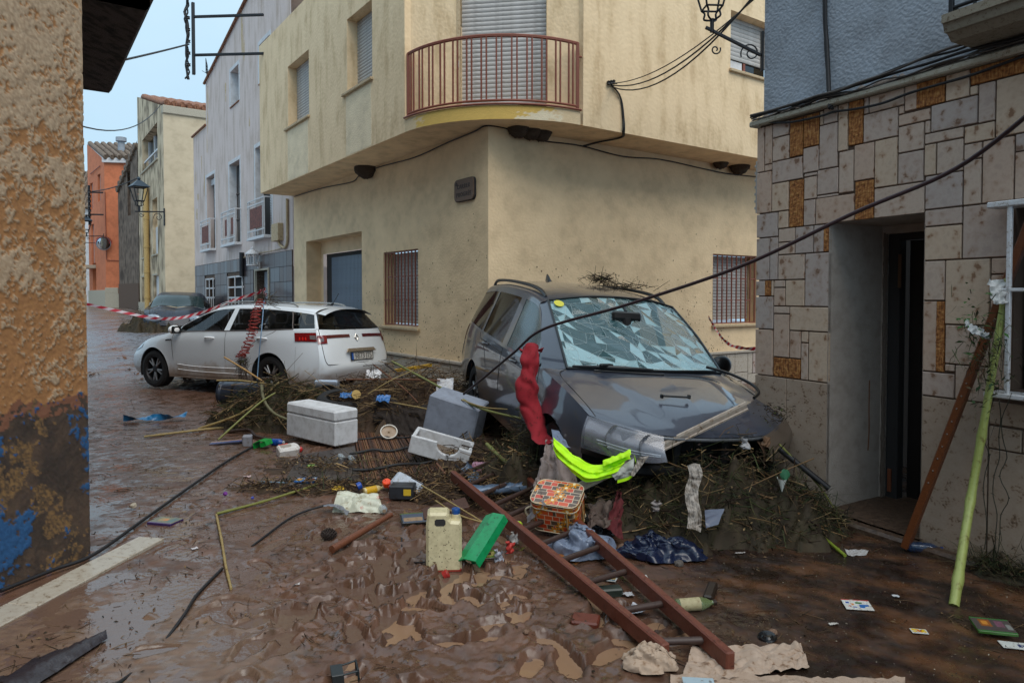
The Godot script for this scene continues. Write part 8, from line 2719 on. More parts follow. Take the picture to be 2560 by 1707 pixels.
	for q in [[830, 1166], [868, 1140]]:
		var b := MB.new()
		for k in 5:
			var a := TAU * k / 5.0
			b.tri(V(cos(a) * 0.02, 0, sin(a) * 0.02), V(cos(a + 0.5) * 0.005, 0, sin(a + 0.5) * 0.005), V(cos(a - 0.5) * 0.005, 0, sin(a - 0.5) * 0.005))
		var p: Vector3 = V(-1.115, 0.09, -5.14) if q[0] == 830 else V(-1.031, 0.11, -5.34)
		var o := obj("flower_print", b, mat(rgb(196, 40, 44), 0.5), get_node("plastic_bag"))
		o.transform = Transform3D(BE(V(0.9, 0, 0)), p)
	crumpled("grey_strip", "curled strip of grey plastic sheet beside the white bag", "plastic strip", plastic(120, 124, 134), func(u: float, v: float): return V(-1.442, 0.05, -5.338).lerp(V(-1.235, 0.02, -5.239), u) + V(0, 0.03 * sin(u * PI), (v - 0.5) * 0.07), 16, 6, 0.008, 9.0, 20.0)
	var film := mat(rgb(150, 140, 130), 0.35, {"tex": T.grime, "tile": 0.2, "world": true})
	crumpled("hanging_film", "greyish printed plastic film hanging from the grey car's front", "plastic film", film, func(u: float, v: float): return V(1.188, 0.515, -4.72).lerp(V(1.271, 0.526, -4.7), u).lerp(V(1.115, 0.18, -4.42).lerp(V(1.198, 0.159, -4.4), u), v) + V(0.012 * sin(v * 9.0), 0, 0.02 * sin(v * 12.0)), 12, 44, 0.016, 8.0, 21.0)
	crumpled("hanging_film", "small pale film scrap hanging behind the leaning plank", "plastic film", film, func(u: float, v: float): return V(0.877, 0.544, -4.8).lerp(V(0.949, 0.556, -4.8), u).lerp(V(0.809, 0.43, -4.75).lerp(V(0.833, 0.424, -4.75), u), v), 8, 14, 0.014, 9.0, 22.0)
	crumpled("plastic_film", "thin grey film lying behind the pumpkin", "plastic film", mat(rgb(92, 96, 112), 0.3), func(u: float, v: float): return V(1.261, 0.263, -4.55).lerp(V(1.377, 0.284, -4.5), u).lerp(V(1.237, 0.18, -4.42).lerp(V(1.315, 0.197, -4.42), u), v), 14, 12, 0.015, 8.0, 23.0)
	crumpled("white_rag", "small white lace rag at the end of the green stalk", "rag", mat(rgb(186, 184, 184), 0.7, {"tex": T.smear, "tile": 0.1, "world": true}), func(u: float, v: float): return on(V(2.166, 0, -4.513).lerp(V(2.317, 0, -4.498), u).lerp(V(2.13, 0, -4.392).lerp(V(2.253, 0, -4.406), u), v), 0.008), 16, 10, 0.008, 14.0, 24.0)

func mound_pt(c: Vector3, u: float, v: float, rx: float, rz: float, h: float) -> Vector3:  # a crumpled heap: u round, v from rim to top
	var a := u * TAU
	var k := 1.0 - v * 0.98
	var rr := k * (1.0 + 0.28 * nz(cos(a) * 1.3 + c.x * 3.0, sin(a) * 1.3, c.z))
	return V(c.x + cos(a) * rx * rr, gh(c.x, c.z) + 0.008 + h * pow(maxf(0.0, 1.0 - k * k), 0.8) * (1.0 + 0.3 * nz(cos(a) * k * 2.0, sin(a) * k * 2.0, c.x)), c.z - sin(a) * rz * rr)

func suitcase() -> void:
	var W := 256
	var im := Image.create(W, W, false, Image.FORMAT_RGB8)
	im.fill(Color(0.80, 0.72, 0.60))
	rng.seed = 14
	var y := 0
	while y < W:
		var x := -int(rf(0, 24))
		var rh := 24
		while x < W:
			var w := int(rf(26, 44))
			im.fill_rect(Rect2i(x + 2, y + 2, w - 3, rh - 3), [Color(0.78, 0.25, 0.06), Color(0.36, 0.27, 0.19), Color(0.80, 0.30, 0.08), Color(0.33, 0.25, 0.18), Color(0.72, 0.22, 0.05)][rng.randi() % 5])
			x += w
		y += rh
	for k in 14:
		var cx := 20 + (k * 97) % 256
		var cy := 16 + (k * 57) % 256
		for yy in range(-25, 26):
			for xx in range(-25, 26):
				var r := V2(xx, yy)
				var lim := 17.0 + 6.5 * cos(r.angle() * 6.0)
				if r.length() < lim:
					im.set_pixel(posmod(cx + xx, W), posmod(cy + yy, W), Color(0.90, 0.86, 0.70) if r.length() < 6.5 else Color(0.82, 0.52, 0.05))
	var tex := ImageTexture.create_from_image(im)
	var m := mat(Color.WHITE, 0.3, {"tex": tex, "tile": 0.42, "coat": 0.5})
	var at: Vector3 = V(0.334, 0, -4.744)
	var t := thing("retro_suitcase", "small retro vanity case with orange, brown and yellow flower pattern", "suitcase", V(at.x, 0.09, at.z - 0.10), "", BE(V(0.42, -0.38, -0.05)))
	var rr := func(w: float, h: float, r: float) -> PackedVector2Array:
		var p := PackedVector2Array()
		for k in 4:
			for i in 7:
				var a := PI / 2 * (k + i / 6.0)
				p.append(V2((w / 2 - r) * (1 if k == 0 or k == 3 else -1) + r * cos(a), (h / 2 - r) * (1 if k < 2 else -1) + r * sin(a)))
		return p
	var up := Basis(V(1, 0, 0), V(0, 0, -1), V(0, 1, 0))
	var b := MB.new()
	b.prism(rr.call(0.33, 0.25, 0.06), Transform3D(up, Vector3.ZERO), 0.19, 0.004)
	obj("case", b, m, t)
	b = MB.new()
	b.prism(rr.call(0.336, 0.256, 0.062), Transform3D(up, V(0, 0.196, 0)), 0.045, 0.006)
	obj("lid", b, m, t)
	var cream := mat(rgb(206, 190, 160), 0.4)
	for h: float in [0.003, 0.193, 0.238]:
		b = MB.new()
		var p := PackedVector3Array()
		for q in rr.call(0.336, 0.256, 0.062):
			p.append(V(q.x, h, -q.y))
		p.append(p[0])
		b.tube(p, 0.0035, 5, false)
		obj("piping", b, cream, t)
	for sx: float in [0.10, 0.155]:
		b = MB.new()
		b.tube(PV([V(sx, 0.2, 0.131), V(sx, 0.1, 0.134), V(sx, 0.01, 0.131)]) if sx < 0.12 else PV([V(0.171, 0.2, 0.0), V(0.174, 0.1, 0.0), V(0.171, 0.0, 0.0)]), 0.006, 5)
		obj("strap", b, mat(rgb(190, 150, 96), 0.5), t)
	b = MB.new()
	b.tube(spline(PV([V(-0.17, 0.14, 0.05), V(-0.22, 0.11, 0.06), V(-0.215, 0.06, 0.06), V(-0.17, 0.03, 0.05)]), 5), 0.007, 6)
	obj("handle", b, cream, t)
	crumpled("wet_paper", "wet translucent bag draped over the suitcase's left side", "plastic bag", mat(rgb(146, 140, 142), 0.3, {"tex": T.smear, "tile": 0.2, "world": true}), func(u: float, v: float): return t.transform * V(-0.175 - 0.05 * v + u * 0.13 * (1.0 - v * 0.8), 0.252 - 0.19 * v * (0.6 + 0.4 * u), -0.09 + 0.22 * u + 0.01), 18, 16, 0.018, 7.0, 31.0)

func small_debris() -> void:
	cloths()
	suitcase()
	var b := MB.new()
	var t: Node3D
	# jerrycan
	var jc := V(-0.415, 0, -4.234)
	t = thing("jerrycan", "translucent cream jerrycan with blue cap standing on the mud", "jerrycan", on(jc), "", BE(V(0, 0.08, 0.0)))
	var milky := mat(rgb(216, 204, 164), 0.35, {"tex": T.mottle, "tile": 0.3, "back": Color(0.2, 0.18, 0.1)})
	var body := PackedVector2Array()
	for q in [[-0.108, 0.012], [-0.10, 0.0], [0.10, 0.0], [0.108, 0.012], [0.108, 0.285], [0.10, 0.305], [0.045, 0.31], [0.035, 0.322], [0.032, 0.345], [0.02, 0.36], [-0.085, 0.362], [-0.1, 0.35], [-0.108, 0.285]]:
		body.append(V2(q[0], q[1]))
	b.prism(body, xf(V(0, 0, -0.055)), 0.12, 0.016)
	obj("body", b, milky, t)
	b = MB.new()
	b.prism(P2([V2(-0.055, 0.293), V2(-0.045, 0.283), V2(0.0, 0.283), V2(0.01, 0.293), V2(0.01, 0.315), V2(0.0, 0.325), V2(-0.045, 0.325), V2(-0.055, 0.315)]), xf(V(0, 0, 0.058)), 0.0085)
	obj("handle_hole", b, M.dark, t)
	b = MB.new()
	b.lathe(P2([V2(0.026, 0.305), V2(0.026, 0.335), V2(0.023, 0.338), V2(0.023, 0.34)]), 16, xf(V(0.072, 0, 0)))
	obj("neck", b, milky, t)
	b = MB.new()
	b.lathe(P2([V2(0.025, 0.338), V2(0.026, 0.365), V2(0.024, 0.37), V2(0, 0.37)]), 18, xf(V(0.072, 0, 0)))
	obj("cap", b, plastic(30, 84, 158), t)
	b = MB.new()
	b.box(xf(V(0, 0.011, 0.005)), V(0.21, 0.024, 0.118), 0.006)
	obj("red_base", b, plastic(160, 58, 44), t)
	b = MB.new()
	for k in 60:  # spatters of mud
		var r := rf(0.0008, 0.0032)
		var p := V(rf(-0.1, 0.1), rf(0.03, 0.28), 0.0655)
		b.quad(p + V(-r, -r * 1.4, 0), p + V(r, -r, 0), p + V(r * 0.8, r, 0), p + V(-r, r * 0.7, 0))
	obj("mud_spatter", b, mat(rgb(70, 54, 42), 0.8), t, "", "", "", "stuff")
	var capp := P2([V2(0, 0), V2(0.024, 0), V2(0.025, 0.024), V2(0.022, 0.028), V2(0, 0.028)])
	for q in [["red screw cap lying in the mud before the jerrycan", V(-0.405, 0.02, -4.103), 168, 46, 42, 1.1, 1.0], ["bright orange screw cap among the bottles", V(-1.061, 0.05, -5.883), 244, 78, 22, 1.5, 0.4], ["purple bottle cap lying alone on the mud", V(-2.361, 0.01, -5.7), 112, 42, 136, 0.7, 0.8], ["blue screw cap among the litter behind the yellow bottle", V(-1.288, 0.05, -5.776), 22, 74, 170, 1.3, 1.2], ["small white cap on the mud near the blue painted wall", V(-2.92, 0.01, -5.359), 200, 190, 170, 0.9, 0.2], ["tiny blue cap on the mud by the long black cable", V(-2.088, 0.01, -5.589), 60, 70, 170, 0.5, 0.2]]:
		b = MB.new()
		b.lathe(capp, 16, Transform3D(BE(V(q[6], q[6] * 2.0, 0.3)).scaled(V(q[5], q[5], q[5])), V(0, 0.012, 0)))
		item("screw_cap", b, plastic(q[2], q[3], q[4]), Transform3D(Basis(), on(q[1])), q[0], "cap")
	# bottles
	var bt := func(label: String, at: Vector3, yaw: float, r: float, L: float, m: Material, cap: Material, lab = null, tilt := 88.0) -> void:
		var th := thing("bottle", label, "bottle", on(at, r), "", lying(Vector3.ZERO, yaw, tilt).basis)
		var q := MB.new()
		q.lathe(bottle_prof(r, L), 20, xf(V(0, -L / 2, 0)), true)
		obj("bottle_body", q, m, th)
		q = MB.new()
		q.lathe(P2([V2(r * 0.45, L * 0.93), V2(r * 0.47, L * 1.01), V2(0, L * 1.015)]), 14, xf(V(0, -L / 2, 0)))
		obj("cap", q, cap, th)
		if lab:
			q = MB.new()
			q.lathe(P2([V2(r * 1.015, L * 0.1), V2(r * 1.015, L * 0.6)]), 20, xf(V(0, -L / 2, 0)))
			obj("paper_label", q, lab, th)
	var clear := mat(Color(0.72, 0.76, 0.78, 0.4), 0.1, {"glass": true})
	var tealy := mat(Color(0.04, 0.25, 0.42, 0.45), 0.1, {"glass": true})
	bt.call("blue plastic water bottle lying at the foot of the stone wall", V(2.663, 0, -4.467), -22.0, 0.034, 0.20, tealy, plastic(20, 50, 110))
	bt.call("clear glass bottle with cream label lying beside the ladder", V(0.967, 0, -3.64), 6.0, 0.033, 0.22, mat(Color(0.5, 0.56, 0.36, 0.45), 0.06, {"glass": true}), M.dark_wood, mat(rgb(176, 166, 128), 0.6, {"tex": T.smear, "tile": 0.15}))
	bt.call("left clear plastic bottle of the pair on the dark board", V(-1.715, 0, -6.972), 118.0, 0.03, 0.16, clear, plastic(200, 200, 200))
	bt.call("right clear plastic bottle of the pair on the dark board", V(-1.606, 0, -6.935), 112.0, 0.032, 0.17, clear, plastic(180, 190, 200))
	bt.call("yellow labelled bottle lying among the litter", V(-1.171, 0.03, -5.875), 38.0, 0.034, 0.19, plastic(214, 196, 140), plastic(210, 200, 190), mat(rgb(214, 168, 30), 0.4, {"tex": T.smear, "tile": 0.1}))
	bt.call("little dark bottle with green yellow label on the dark board", V(-1.89, 0, -6.62), 4.0, 0.022, 0.13, plastic(32, 50, 34), M.car_black, mat(rgb(120, 146, 60), 0.5))
	bt.call("small clear jar lying against the orange stick", V(-0.984, 0, -5.304), -70.0, 0.03, 0.09, clear, plastic(150, 130, 110))
	bt.call("blue drinks can shaped bottle beside the green crate piece", V(-2.594, 0, -7.71), -15.0, 0.04, 0.15, plastic(22, 70, 150), plastic(180, 184, 190))
	bt.call("pink tinted clear bottle lying right of the foam tray", V(-0.254, 0.05, -6.339), -20.0, 0.05, 0.22, mat(Color(0.85, 0.62, 0.72, 0.5), 0.12, {"glass": true}), plastic(180, 120, 140))
	# white canister with red cap
	t = thing("white_canister", "white canister with red cap lying by the large foam box", "canister", on(V(-2.316, 0, -7.202), 0.055), "", BE(V(-1.25, 0.5, 0.1)))
	b = MB.new()
	var cp := P2([V2(-0.11, -0.07), V2(0.08, -0.07), V2(0.11, -0.04), V2(0.11, 0.03), V2(0.08, 0.07), V2(-0.09, 0.07), V2(-0.11, 0.05)])
	b.prism(cp, xf(V(0, 0, -0.045)), 0.09, 0.014)
	obj("body", b, plastic(212, 208, 204), t)
	b = MB.new()
	b.prism(P2([V2(-0.08, -0.01), V2(0.02, -0.01), V2(0.035, 0.02), V2(0.02, 0.04), V2(-0.08, 0.04)]), xf(V(0, 0, 0.042)), 0.006)
	obj("handle_hole", b, mat(rgb(150, 140, 128), 0.6), t)
	b = MB.new()
	b.lathe(capp, 16, Transform3D(BE(V(0, 0, -1.3)).scaled(V(1.25, 1.25, 1.25)), V(0.095, -0.03, 0)))
	obj("cap", b, plastic(178, 40, 36), t)
	b = MB.new()
	b.box(xf(V(-0.04, 0.055, 0.043), 0, 0, 4), V(0.1, 0.02, 0.006), 0.002)
	obj("red_label", b, plastic(190, 60, 36), t)
	# boxes and bars: [name, label, category, place, yaw, size, colour, pitch]
	for q in [["paint_tin", "small grey tin box next to the striped book", "tin", V(-2.932, 0, -7.71), 12, V(0.1, 0.12, 0.09), [140, 140, 148], 4], ["blue_tray", "bright blue plastic tray lying on the dark board", "tray", V(-1.749, 0.01, -6.75), -6, V(0.23, 0.035, 0.075), [22, 108, 168], 6], ["grey_bar", "blue grey painted wood bar at the litter's left end", "bar", V(-2.083, 0, -6.067), -8, V(0.25, 0.03, 0.035), [112, 138, 158], 0], ["yellow_packet", "crumpled yellow packet near the white bag", "packet", V(-1.476, 0.03, -5.875), 25, V(0.1, 0.012, 0.07), [222, 180, 40], 12], ["battery_box", "dark grey box with yellow sticker behind the straws", "box", V(-0.889, 0.02, -5.653), -3, V(0.2, 0.11, 0.14), [44, 46, 52], 0], ["wood_block", "dark red wooden block jammed under the ladder", "block", V(0.371, 0.01, -3.481), -14, V(0.14, 0.045, 0.10), [104, 50, 36], 4], ["wood_stump", "charred short wood post beside the glass bottle", "wood", V(1.084, 0.01, -3.777), 66, V(0.21, 0.05, 0.05), [46, 36, 30], 0], ["dark_block", "mossy dark green lump between the ladder rungs", "block", V(0.54, 0, -3.8), 10, V(0.13, 0.05, 0.07), [36, 46, 40], 0], ["wooden_tray", "edge of an orange woven tray under the ladder rail", "tray", V(0.31, 0, -4.333), -32, V(0.22, 0.02, 0.14), [150, 96, 48], 8], ["small_brown_block", "thin brown wood piece behind the dark red block", "block", V(0.555, 0, -3.609), -20, V(0.12, 0.02, 0.06), [74, 40, 30], 3]]:
		b = MB.new()
		var s: Vector3 = q[5]
		b.box(xf(V(0, s.y / 2, 0)), s, minf(0.008, s.y * 0.25))
		item(q[0], b, mat(rgb(q[6][0], q[6][1], q[6][2]), 0.4, {"tex": T.smear, "tile": 0.25}), Transform3D(xf(Vector3.ZERO, q[4], q[7]).basis, on(q[3])), q[1], q[2])
	b = MB.new()
	b.box(xf(V(0.05, 0.06, 0.0715)), V(0.06, 0.05, 0.003), 0.0)
	obj("sticker", b, mat(rgb(206, 170, 40), 0.5), get_node("battery_box"))
	t = thing("lunch_box", "tilted pale grey plastic box with a red lid underneath", "box", on(V(-0.878, 0.06, -5.793)), "", BE(V(0.5, -0.5, -0.45)))
	b = MB.new()
	b.box(xf(V(0, 0.035, 0)), V(0.26, 0.07, 0.15), 0.02)
	obj("box", b, plastic(176, 184, 196), t)
	b = MB.new()
	b.box(xf(V(0, -0.012, 0)), V(0.275, 0.03, 0.165), 0.012)
	obj("lid", b, plastic(160, 24, 36), t)
	# angular green plastic pieces
	for q in [["bright green plastic channel lying next to the jerrycan", V(-0.174, 0.07, -4.337), 26.0, 0.42, [14, 142, 84], 24.0], ["folded green plastic corner piece by the grey tin", V(-2.709, 0.02, -7.572), 10.0, 0.14, [20, 150, 60], 0.0]]:
		b = MB.new()
		var L: float = q[3]
		b.prism(P2([V2(-0.075, 0), V2(-0.07, 0.06), V2(0.0, 0.075), V2(0.075, 0.05), V2(0.08, 0.0), V2(0.073, 0.0), V2(0.068, 0.044), V2(0.0, 0.067), V2(-0.063, 0.053), V2(-0.068, 0.0)]), xf(V(0, 0, -L / 2)), L)
		for k in 5:
			b.box(xf(V(0.035, 0.02, -L / 2 + (k + 0.5) * L / 5)), V(0.07, 0.05, 0.004), 0.0)
		item("green_plastic", b, plastic(q[4][0], q[4][1], q[4][2]), Transform3D(xf(Vector3.ZERO, -q[2], q[5], 16).basis, on(q[1])), q[0], "plastic piece")
	# printed flat things
	var R := Color(0.75, 0.15, 0.15)
	var W := Color(0.80, 0.80, 0.78)
	var N := Color(0.16, 0.2, 0.38)
	var G := Color(0.2, 0.42, 0.2)
	var Y := Color(0.85, 0.7, 0.15)
	var O := Color(0.78, 0.45, 0.15)
	card("striped_book", "picture book with rainbow striped cover beside the grey tin", "book", print_tex(96, 48, N, [[0, 4, 96, 7, Color(0.7, 0.6, 0.4)], [0, 13, 96, 6, Color(0.75, 0.42, 0.45)], [0, 20, 96, 5, Color(0.4, 0.6, 0.7)], [0, 30, 96, 4, Color(0.25, 0.35, 0.6)], [0, 38, 96, 3, Color(0.5, 0.4, 0.6)]]), on(V(-3.21, 0, -7.849)), 14, 0.36, 0.17, 0.022, 0, 3, mat(rgb(24, 28, 40), 0.5))
	card("picture_book", "thin picture book with purple spine lying on the long cable", "book", print_tex(96, 64, Color(0.42, 0.42, 0.34), [[20, 10, 34, 30, Color(0.6, 0.5, 0.3)], [40, 20, 16, 14, O], [64, 8, 24, 40, Color(0.3, 0.4, 0.4)], [0, 56, 96, 8, Color(0.3, 0.2, 0.4)]]), on(V(-2.543, 0, -5.086)), -14, 0.20, 0.14, 0.018, 0, 0, mat(rgb(56, 36, 84), 0.5))
	card("blue_packet", "blue printed packet lying at the litter's left part", "packet", print_tex(96, 48, Color(0.08, 0.38, 0.66), [[4, 8, 26, 26, Y], [8, 14, 18, 12, O], [62, 4, 30, 14, W], [64, 20, 26, 12, R], [34, 12, 24, 5, W], [34, 22, 20, 4, W]]), on(V(-1.805, 0.02, -6.078)), -10, 0.19, 0.10, 0.02, 8, 4, plastic(30, 90, 150))
	card("game_case", "game case with green frame lying in the mud at right", "game case", print_tex(128, 80, Color(0.30, 0.27, 0.26), [[0, 0, 128, 6, G], [0, 74, 128, 6, G], [22, 10, 38, 40, Color(0.55, 0.32, 0.14)], [30, 18, 20, 22, Color(0.75, 0.5, 0.2)], [74, 14, 28, 34, Color(0.45, 0.3, 0.36)], [106, 30, 18, 30, Color(0.5, 0.5, 0.48)]]), on(V(2.354, 0.03, -3.379)), -14, 0.17, 0.125, 0.015, 6, 0, plastic(60, 110, 40))
	card("glass_picture", "framed glass picture lying half buried left of the jerrycan", "picture frame", print_tex(96, 64, Color(0.30, 0.34, 0.40), [[0, 0, 96, 5, Color(0.3, 0.4, 0.2)], [8, 30, 60, 24, Color(0.6, 0.5, 0.4)], [0, 5, 4, 60, Color(0.12, 0.13, 0.15)]]), on(V(-0.702, 0.03, -5.063)), 14, 0.22, 0.17, 0.012, 6, 0, M.car_black)
	card("playing_card", "small picture card lying left between the ladder rails", "card", print_tex(48, 40, W, [[6, 4, 36, 20, Color(0.6, 0.5, 0.3)], [4, 26, 40, 9, Color(0.3, 0.45, 0.5)], [14, 8, 14, 12, Color(0.75, 0.65, 0.4)]]), on(V(0.571, 0.01, -4)), -20, 0.07, 0.062, 0.002)
	card("playing_card", "small picture card lying right of the ladder's rail", "card", print_tex(48, 40, W, [[8, 6, 32, 26, O], [16, 12, 14, 12, Y]]), on(V(0.763, 0.006, -4.047)), 3, 0.06, 0.052, 0.002)
	card("playing_card", "yellow picture card lying on the wet ground at right", "card", print_tex(48, 32, W, [[3, 3, 42, 22, Y], [16, 6, 16, 16, O]]), on(V(2.009, 0.006, -3.406)), -12, 0.075, 0.05, 0.002)
	card("playing_card", "green picture card lying beside the green plastic channel", "card", print_tex(48, 40, Color(0.4, 0.5, 0.2), [[6, 8, 36, 22, Color(0.72, 0.68, 0.4)], [14, 12, 16, 14, Color(0.3, 0.25, 0.2)]]), on(V(-0.141, 0.03, -4.326)), 14, 0.09, 0.06, 0.002, 30)
	card("leaflet", "white leaflet with red edge and coloured prints on the mud", "leaflet", print_tex(96, 56, W, [[0, 0, 96, 4, R], [10, 14, 12, 8, Color(0.2, 0.3, 0.6)], [26, 22, 10, 10, O], [44, 14, 24, 8, G], [52, 26, 34, 20, Color(0.2, 0.4, 0.65)], [12, 34, 10, 6, R], [28, 40, 14, 5, Color(0.2, 0.3, 0.6)]]), on(V(1.837, 0.012, -3.675)), -8, 0.14, 0.10, 0.002, 6)
	var bi := card("white_card", "white card with dark letters at the right picture edge", "card", print_tex(64, 32, W, [[36, 10, 6, 14, N], [42, 10, 6, 3, N], [42, 16, 6, 3, N], [42, 21, 6, 3, N], [47, 12, 3, 4, N], [47, 18, 3, 4, N], [54, 10, 5, 14, N]]), on(V(2.379, 0.008, -3.256)), -14, 0.13, 0.07, 0.002)
	card("white_card", "torn white paper scrap with dark letters near the pumpkin", "card", print_tex(64, 32, W, [[10, 10, 5, 12, N], [10, 10, 12, 3, N], [20, 12, 4, 10, N], [28, 10, 10, 3, N], [28, 19, 10, 3, N], [28, 10, 4, 12, N], [37, 10, 3, 12, N], [44, 10, 4, 12, N], [44, 10, 10, 3, N], [51, 12, 4, 5, N]]), on(V(1.398, 0.01, -4.758)), 4, 0.085, 0.045, 0.002, 10)
	card("phone", "white phone like tablet at the bottom edge on the beige sheet", "tablet", print_tex(48, 24, Color(0.62, 0.70, 0.74), [[40, 10, 4, 4, Color(0.3, 0.3, 0.3)]]), on(V(0.778, 0.03, -2.873)), -6, 0.13, 0.06, 0.008)
	for q in [["white paper sheet sliding under the ladder's third rung", V(0.629, 0.02, -3.581), 30.0, 0.13, 0.10, [190, 192, 200]], ["small white paper scrap between two ladder rungs", V(0.63, 0.012, -3.795), 8.0, 0.07, 0.05, [176, 176, 180]], ["white paper scrap on the mud in the foreground", V(-1.217, 0.005, -3.885), 4.0, 0.05, 0.02, [206, 204, 204]], ["torn white paper strip on the dark silt", V(1.615, 0.004, -3.47), 10.0, 0.05, 0.02, [190, 186, 180]], ["white scrap of paper on the wet ground right of the cards", V(2.101, 0.006, -3.786), 0.0, 0.03, 0.03, [196, 200, 204]], ["thin white strip of paper on the dark silt by the sack", V(1.46, 0.006, -4.435), 14.0, 0.07, 0.014, [190, 186, 184]], ["pale pink paper scrap by the cable on the mud", V(-2.408, 0.006, -6.324), 20.0, 0.07, 0.05, [196, 170, 170]], ["small white paper scrap lying by the long cable", V(-2.076, 0.006, -4.528), 50.0, 0.04, 0.03, [200, 196, 200]], ["lilac paper scrap left of the navy sack", V(1.044, 0.02, -4.506), 10.0, 0.05, 0.03, [150, 146, 180]]]:
		crumpled("paper_scrap", q[0], "paper", mat(rgb(q[5][0], q[5][1], q[5][2]), 0.6, {"tex": T.smear, "tile": 0.08, "world": true}), func(u: float, v: float):
			var e := V((u - 0.5) * q[3], 0, (v - 0.5) * q[4]).rotated(Vector3.UP, deg_to_rad(q[2]))
			return on(q[1] + e, 0.004 + 0.006 * absf(nz(u * 3.0 + q[3] * 90.0, v * 3.0))), 10, 8, 0.003, 20.0, q[3] * 50.0)
	for q in [["red and white torn cup beside the ladder rail", V(-0.011, 0.04, -4.419), [190, 60, 52]], ["grey paper cone next to the torn cup", V(-0.081, 0.03, -4.297), [160, 164, 176]], ["curled white paper above the torn cup", V(0.017, 0.06, -4.538), [188, 186, 184]], ["white crumpled packet stuck in the black grass under the car", V(0.962, 0.248, -4.62), [150, 140, 138]], ["brown cardboard scrap in the car's broken grille", V(1.808, 0.609, -4.95), [128, 96, 70]], ["white scrap in the car's broken grille", V(1.643, 0.608, -4.9), [176, 176, 180]]]:
		var p: Vector3 = q[1]
		crumpled("torn_paper", q[0], "paper", mat(rgb(q[2][0], q[2][1], q[2][2]), 0.6, {"tex": T.smear, "tile": 0.12, "world": true}), func(u: float, v: float): return p + V(cos(u * 4.5) * 0.03, (v - 0.3) * 0.07, sin(u * 4.5) * 0.03), 16, 12, 0.018, 14.0, p.x * 3.0)
	# white roll of tape on a rung, with its digits
	t = thing("white_label", "white label reading S73 wrapped round a ladder rung", "label", V(0.107, -0.011, -5.35), "", BE(V(0, 0.1, 0.02)))
	b = MB.new()
	b.lathe(P2([V2(0.024, -0.05), V2(0.0245, 0.05)]), 18, lying(Vector3.ZERO, 0))
	obj("paper", b, plastic(206, 204, 206), t)
	var tx := obj("lettering", lettering("S73", 0.026, 0.0015), mat(rgb(40, 40, 60), 0.6), t)
	tx.transform = Transform3D(BE(V(0, 0, PI)), V(0, 0, 0.025))
	# round things
	b = MB.new()
	b.grid(20, 14, func(u: float, v: float): return V(cos(u * TAU) * sin(v * PI), -cos(v * PI), -sin(u * TAU) * sin(v * PI)) * 0.033)
	t = thing("tennis_ball", "yellow green tennis ball lying between the ladder rungs", "ball", on(V(0.043, 0.05, -4.856), 0.0))
	obj("ball", b, mat(rgb(186, 206, 40), 0.9, {"sheen": 0.4, "bump": T.grain, "tile": 0.05, "relief": 0.1}), t)
	b = MB.new()
	var sp := PackedVector3Array()
	for k in 41:
		var a := TAU * k / 40.0
		sp.append(V(cos(a) * 0.7 + 0.3 * cos(3 * a) * 0.6, sin(a) * 0.7 - 0.3 * sin(3 * a) * 0.6, 0.85 * sin(2 * a) * 0.75).normalized() * 0.0325)
	b.tube(sp, 0.0018, 4, false)
	obj("stitch", b, mat(rgb(206, 210, 190), 0.8), t)
	t = thing("plastic_pumpkin", "small orange plastic pumpkin with a black painted face", "pumpkin", on(V(1.528, 0, -4.961), 0.05), "", BE(V(0.25, -0.25, -0.1)))
	b = MB.new()
	b.grid(60, 18, func(u: float, v: float):
		var a := u * TAU
		var e := v * 2.7
		var r := 0.06 * sin(e) * (1.0 - 0.09 * pow(absf(sin(a * 5.0)), 0.5) * 0.0 - 0.08 * (1.0 - absf(sin(a * 4.0))))
		return V(cos(a) * r, -cos(e) * 0.052, -sin(a) * r))
	obj("pumpkin", b, mat(rgb(222, 112, 20), 0.35), t)
	b = MB.new()
	b.lathe(P2([V2(0.026, 0.046), V2(0.03, 0.05), V2(0.022, 0.05), V2(0.02, 0.03)]), 20, xf(Vector3.ZERO))
	obj("rim", b, plastic(200, 160, 120), t)
	for q in [[-0.026, 0.016, 0.014], [0.02, 0.016, 0.014], [-0.003, -0.002, 0.007]]:
		b = MB.new()
		b.prism(P2([V2(-q[2], -q[2] * 0.6), V2(q[2], -q[2] * 0.6), V2(0, q[2])]), xf(V(q[0], q[1], 0.053)), 0.005)
		obj("painted_eye" if q[2] > 0.01 else "painted_nose", b, M.dark, t)
	b = MB.new()
	for k in 7:
		b.box(xf(V(-0.027 + k * 0.009, -0.02 - 0.006 * sin(k / 6.0 * PI), 0.0565 - 0.006 * pow(k / 3.0 - 1.0, 2)), 0, 0, 40 if k % 2 else -40), V(0.013, 0.007, 0.006), 0.0)
	obj("painted_mouth", b, M.dark, t)
	t = thing("pine_cone", "dark brown pine cone lying near the orange stick", "pine cone", on(V(-1.249, 0, -4.727), 0.035), "", BE(V(0.2, 0.5, 1.3)))
	b = MB.new()
	for k in 90:
		var f := k / 89.0
		var a := k * 2.39996
		var r := 0.034 * sin(clampf(f * 2.6 + 0.35, 0, PI)) + 0.004
		b.box(Transform3D(BE(V(0, -a, 0)) * BE(V(0, 0, 0.5)), V(cos(a) * r, -0.05 + f * 0.1, sin(a) * r)), V(0.018, 0.006, 0.013), 0.002)
	b.lathe(P2([V2(0, -0.05), V2(0.026, -0.03), V2(0.028, 0.0), V2(0.016, 0.04), V2(0, 0.05)]), 10, xf(Vector3.ZERO))
	obj("scales", b, mat(rgb(50, 38, 32), 0.7), t)
	b = MB.new()
	b.tube(PV([V(-1.156, 0.03, -4.447), V(-1.025, 0.05, -4.72), V(-0.884, 0.06, -5.069)]), PackedFloat32Array([0.026, 0.023, 0.019]), 9)
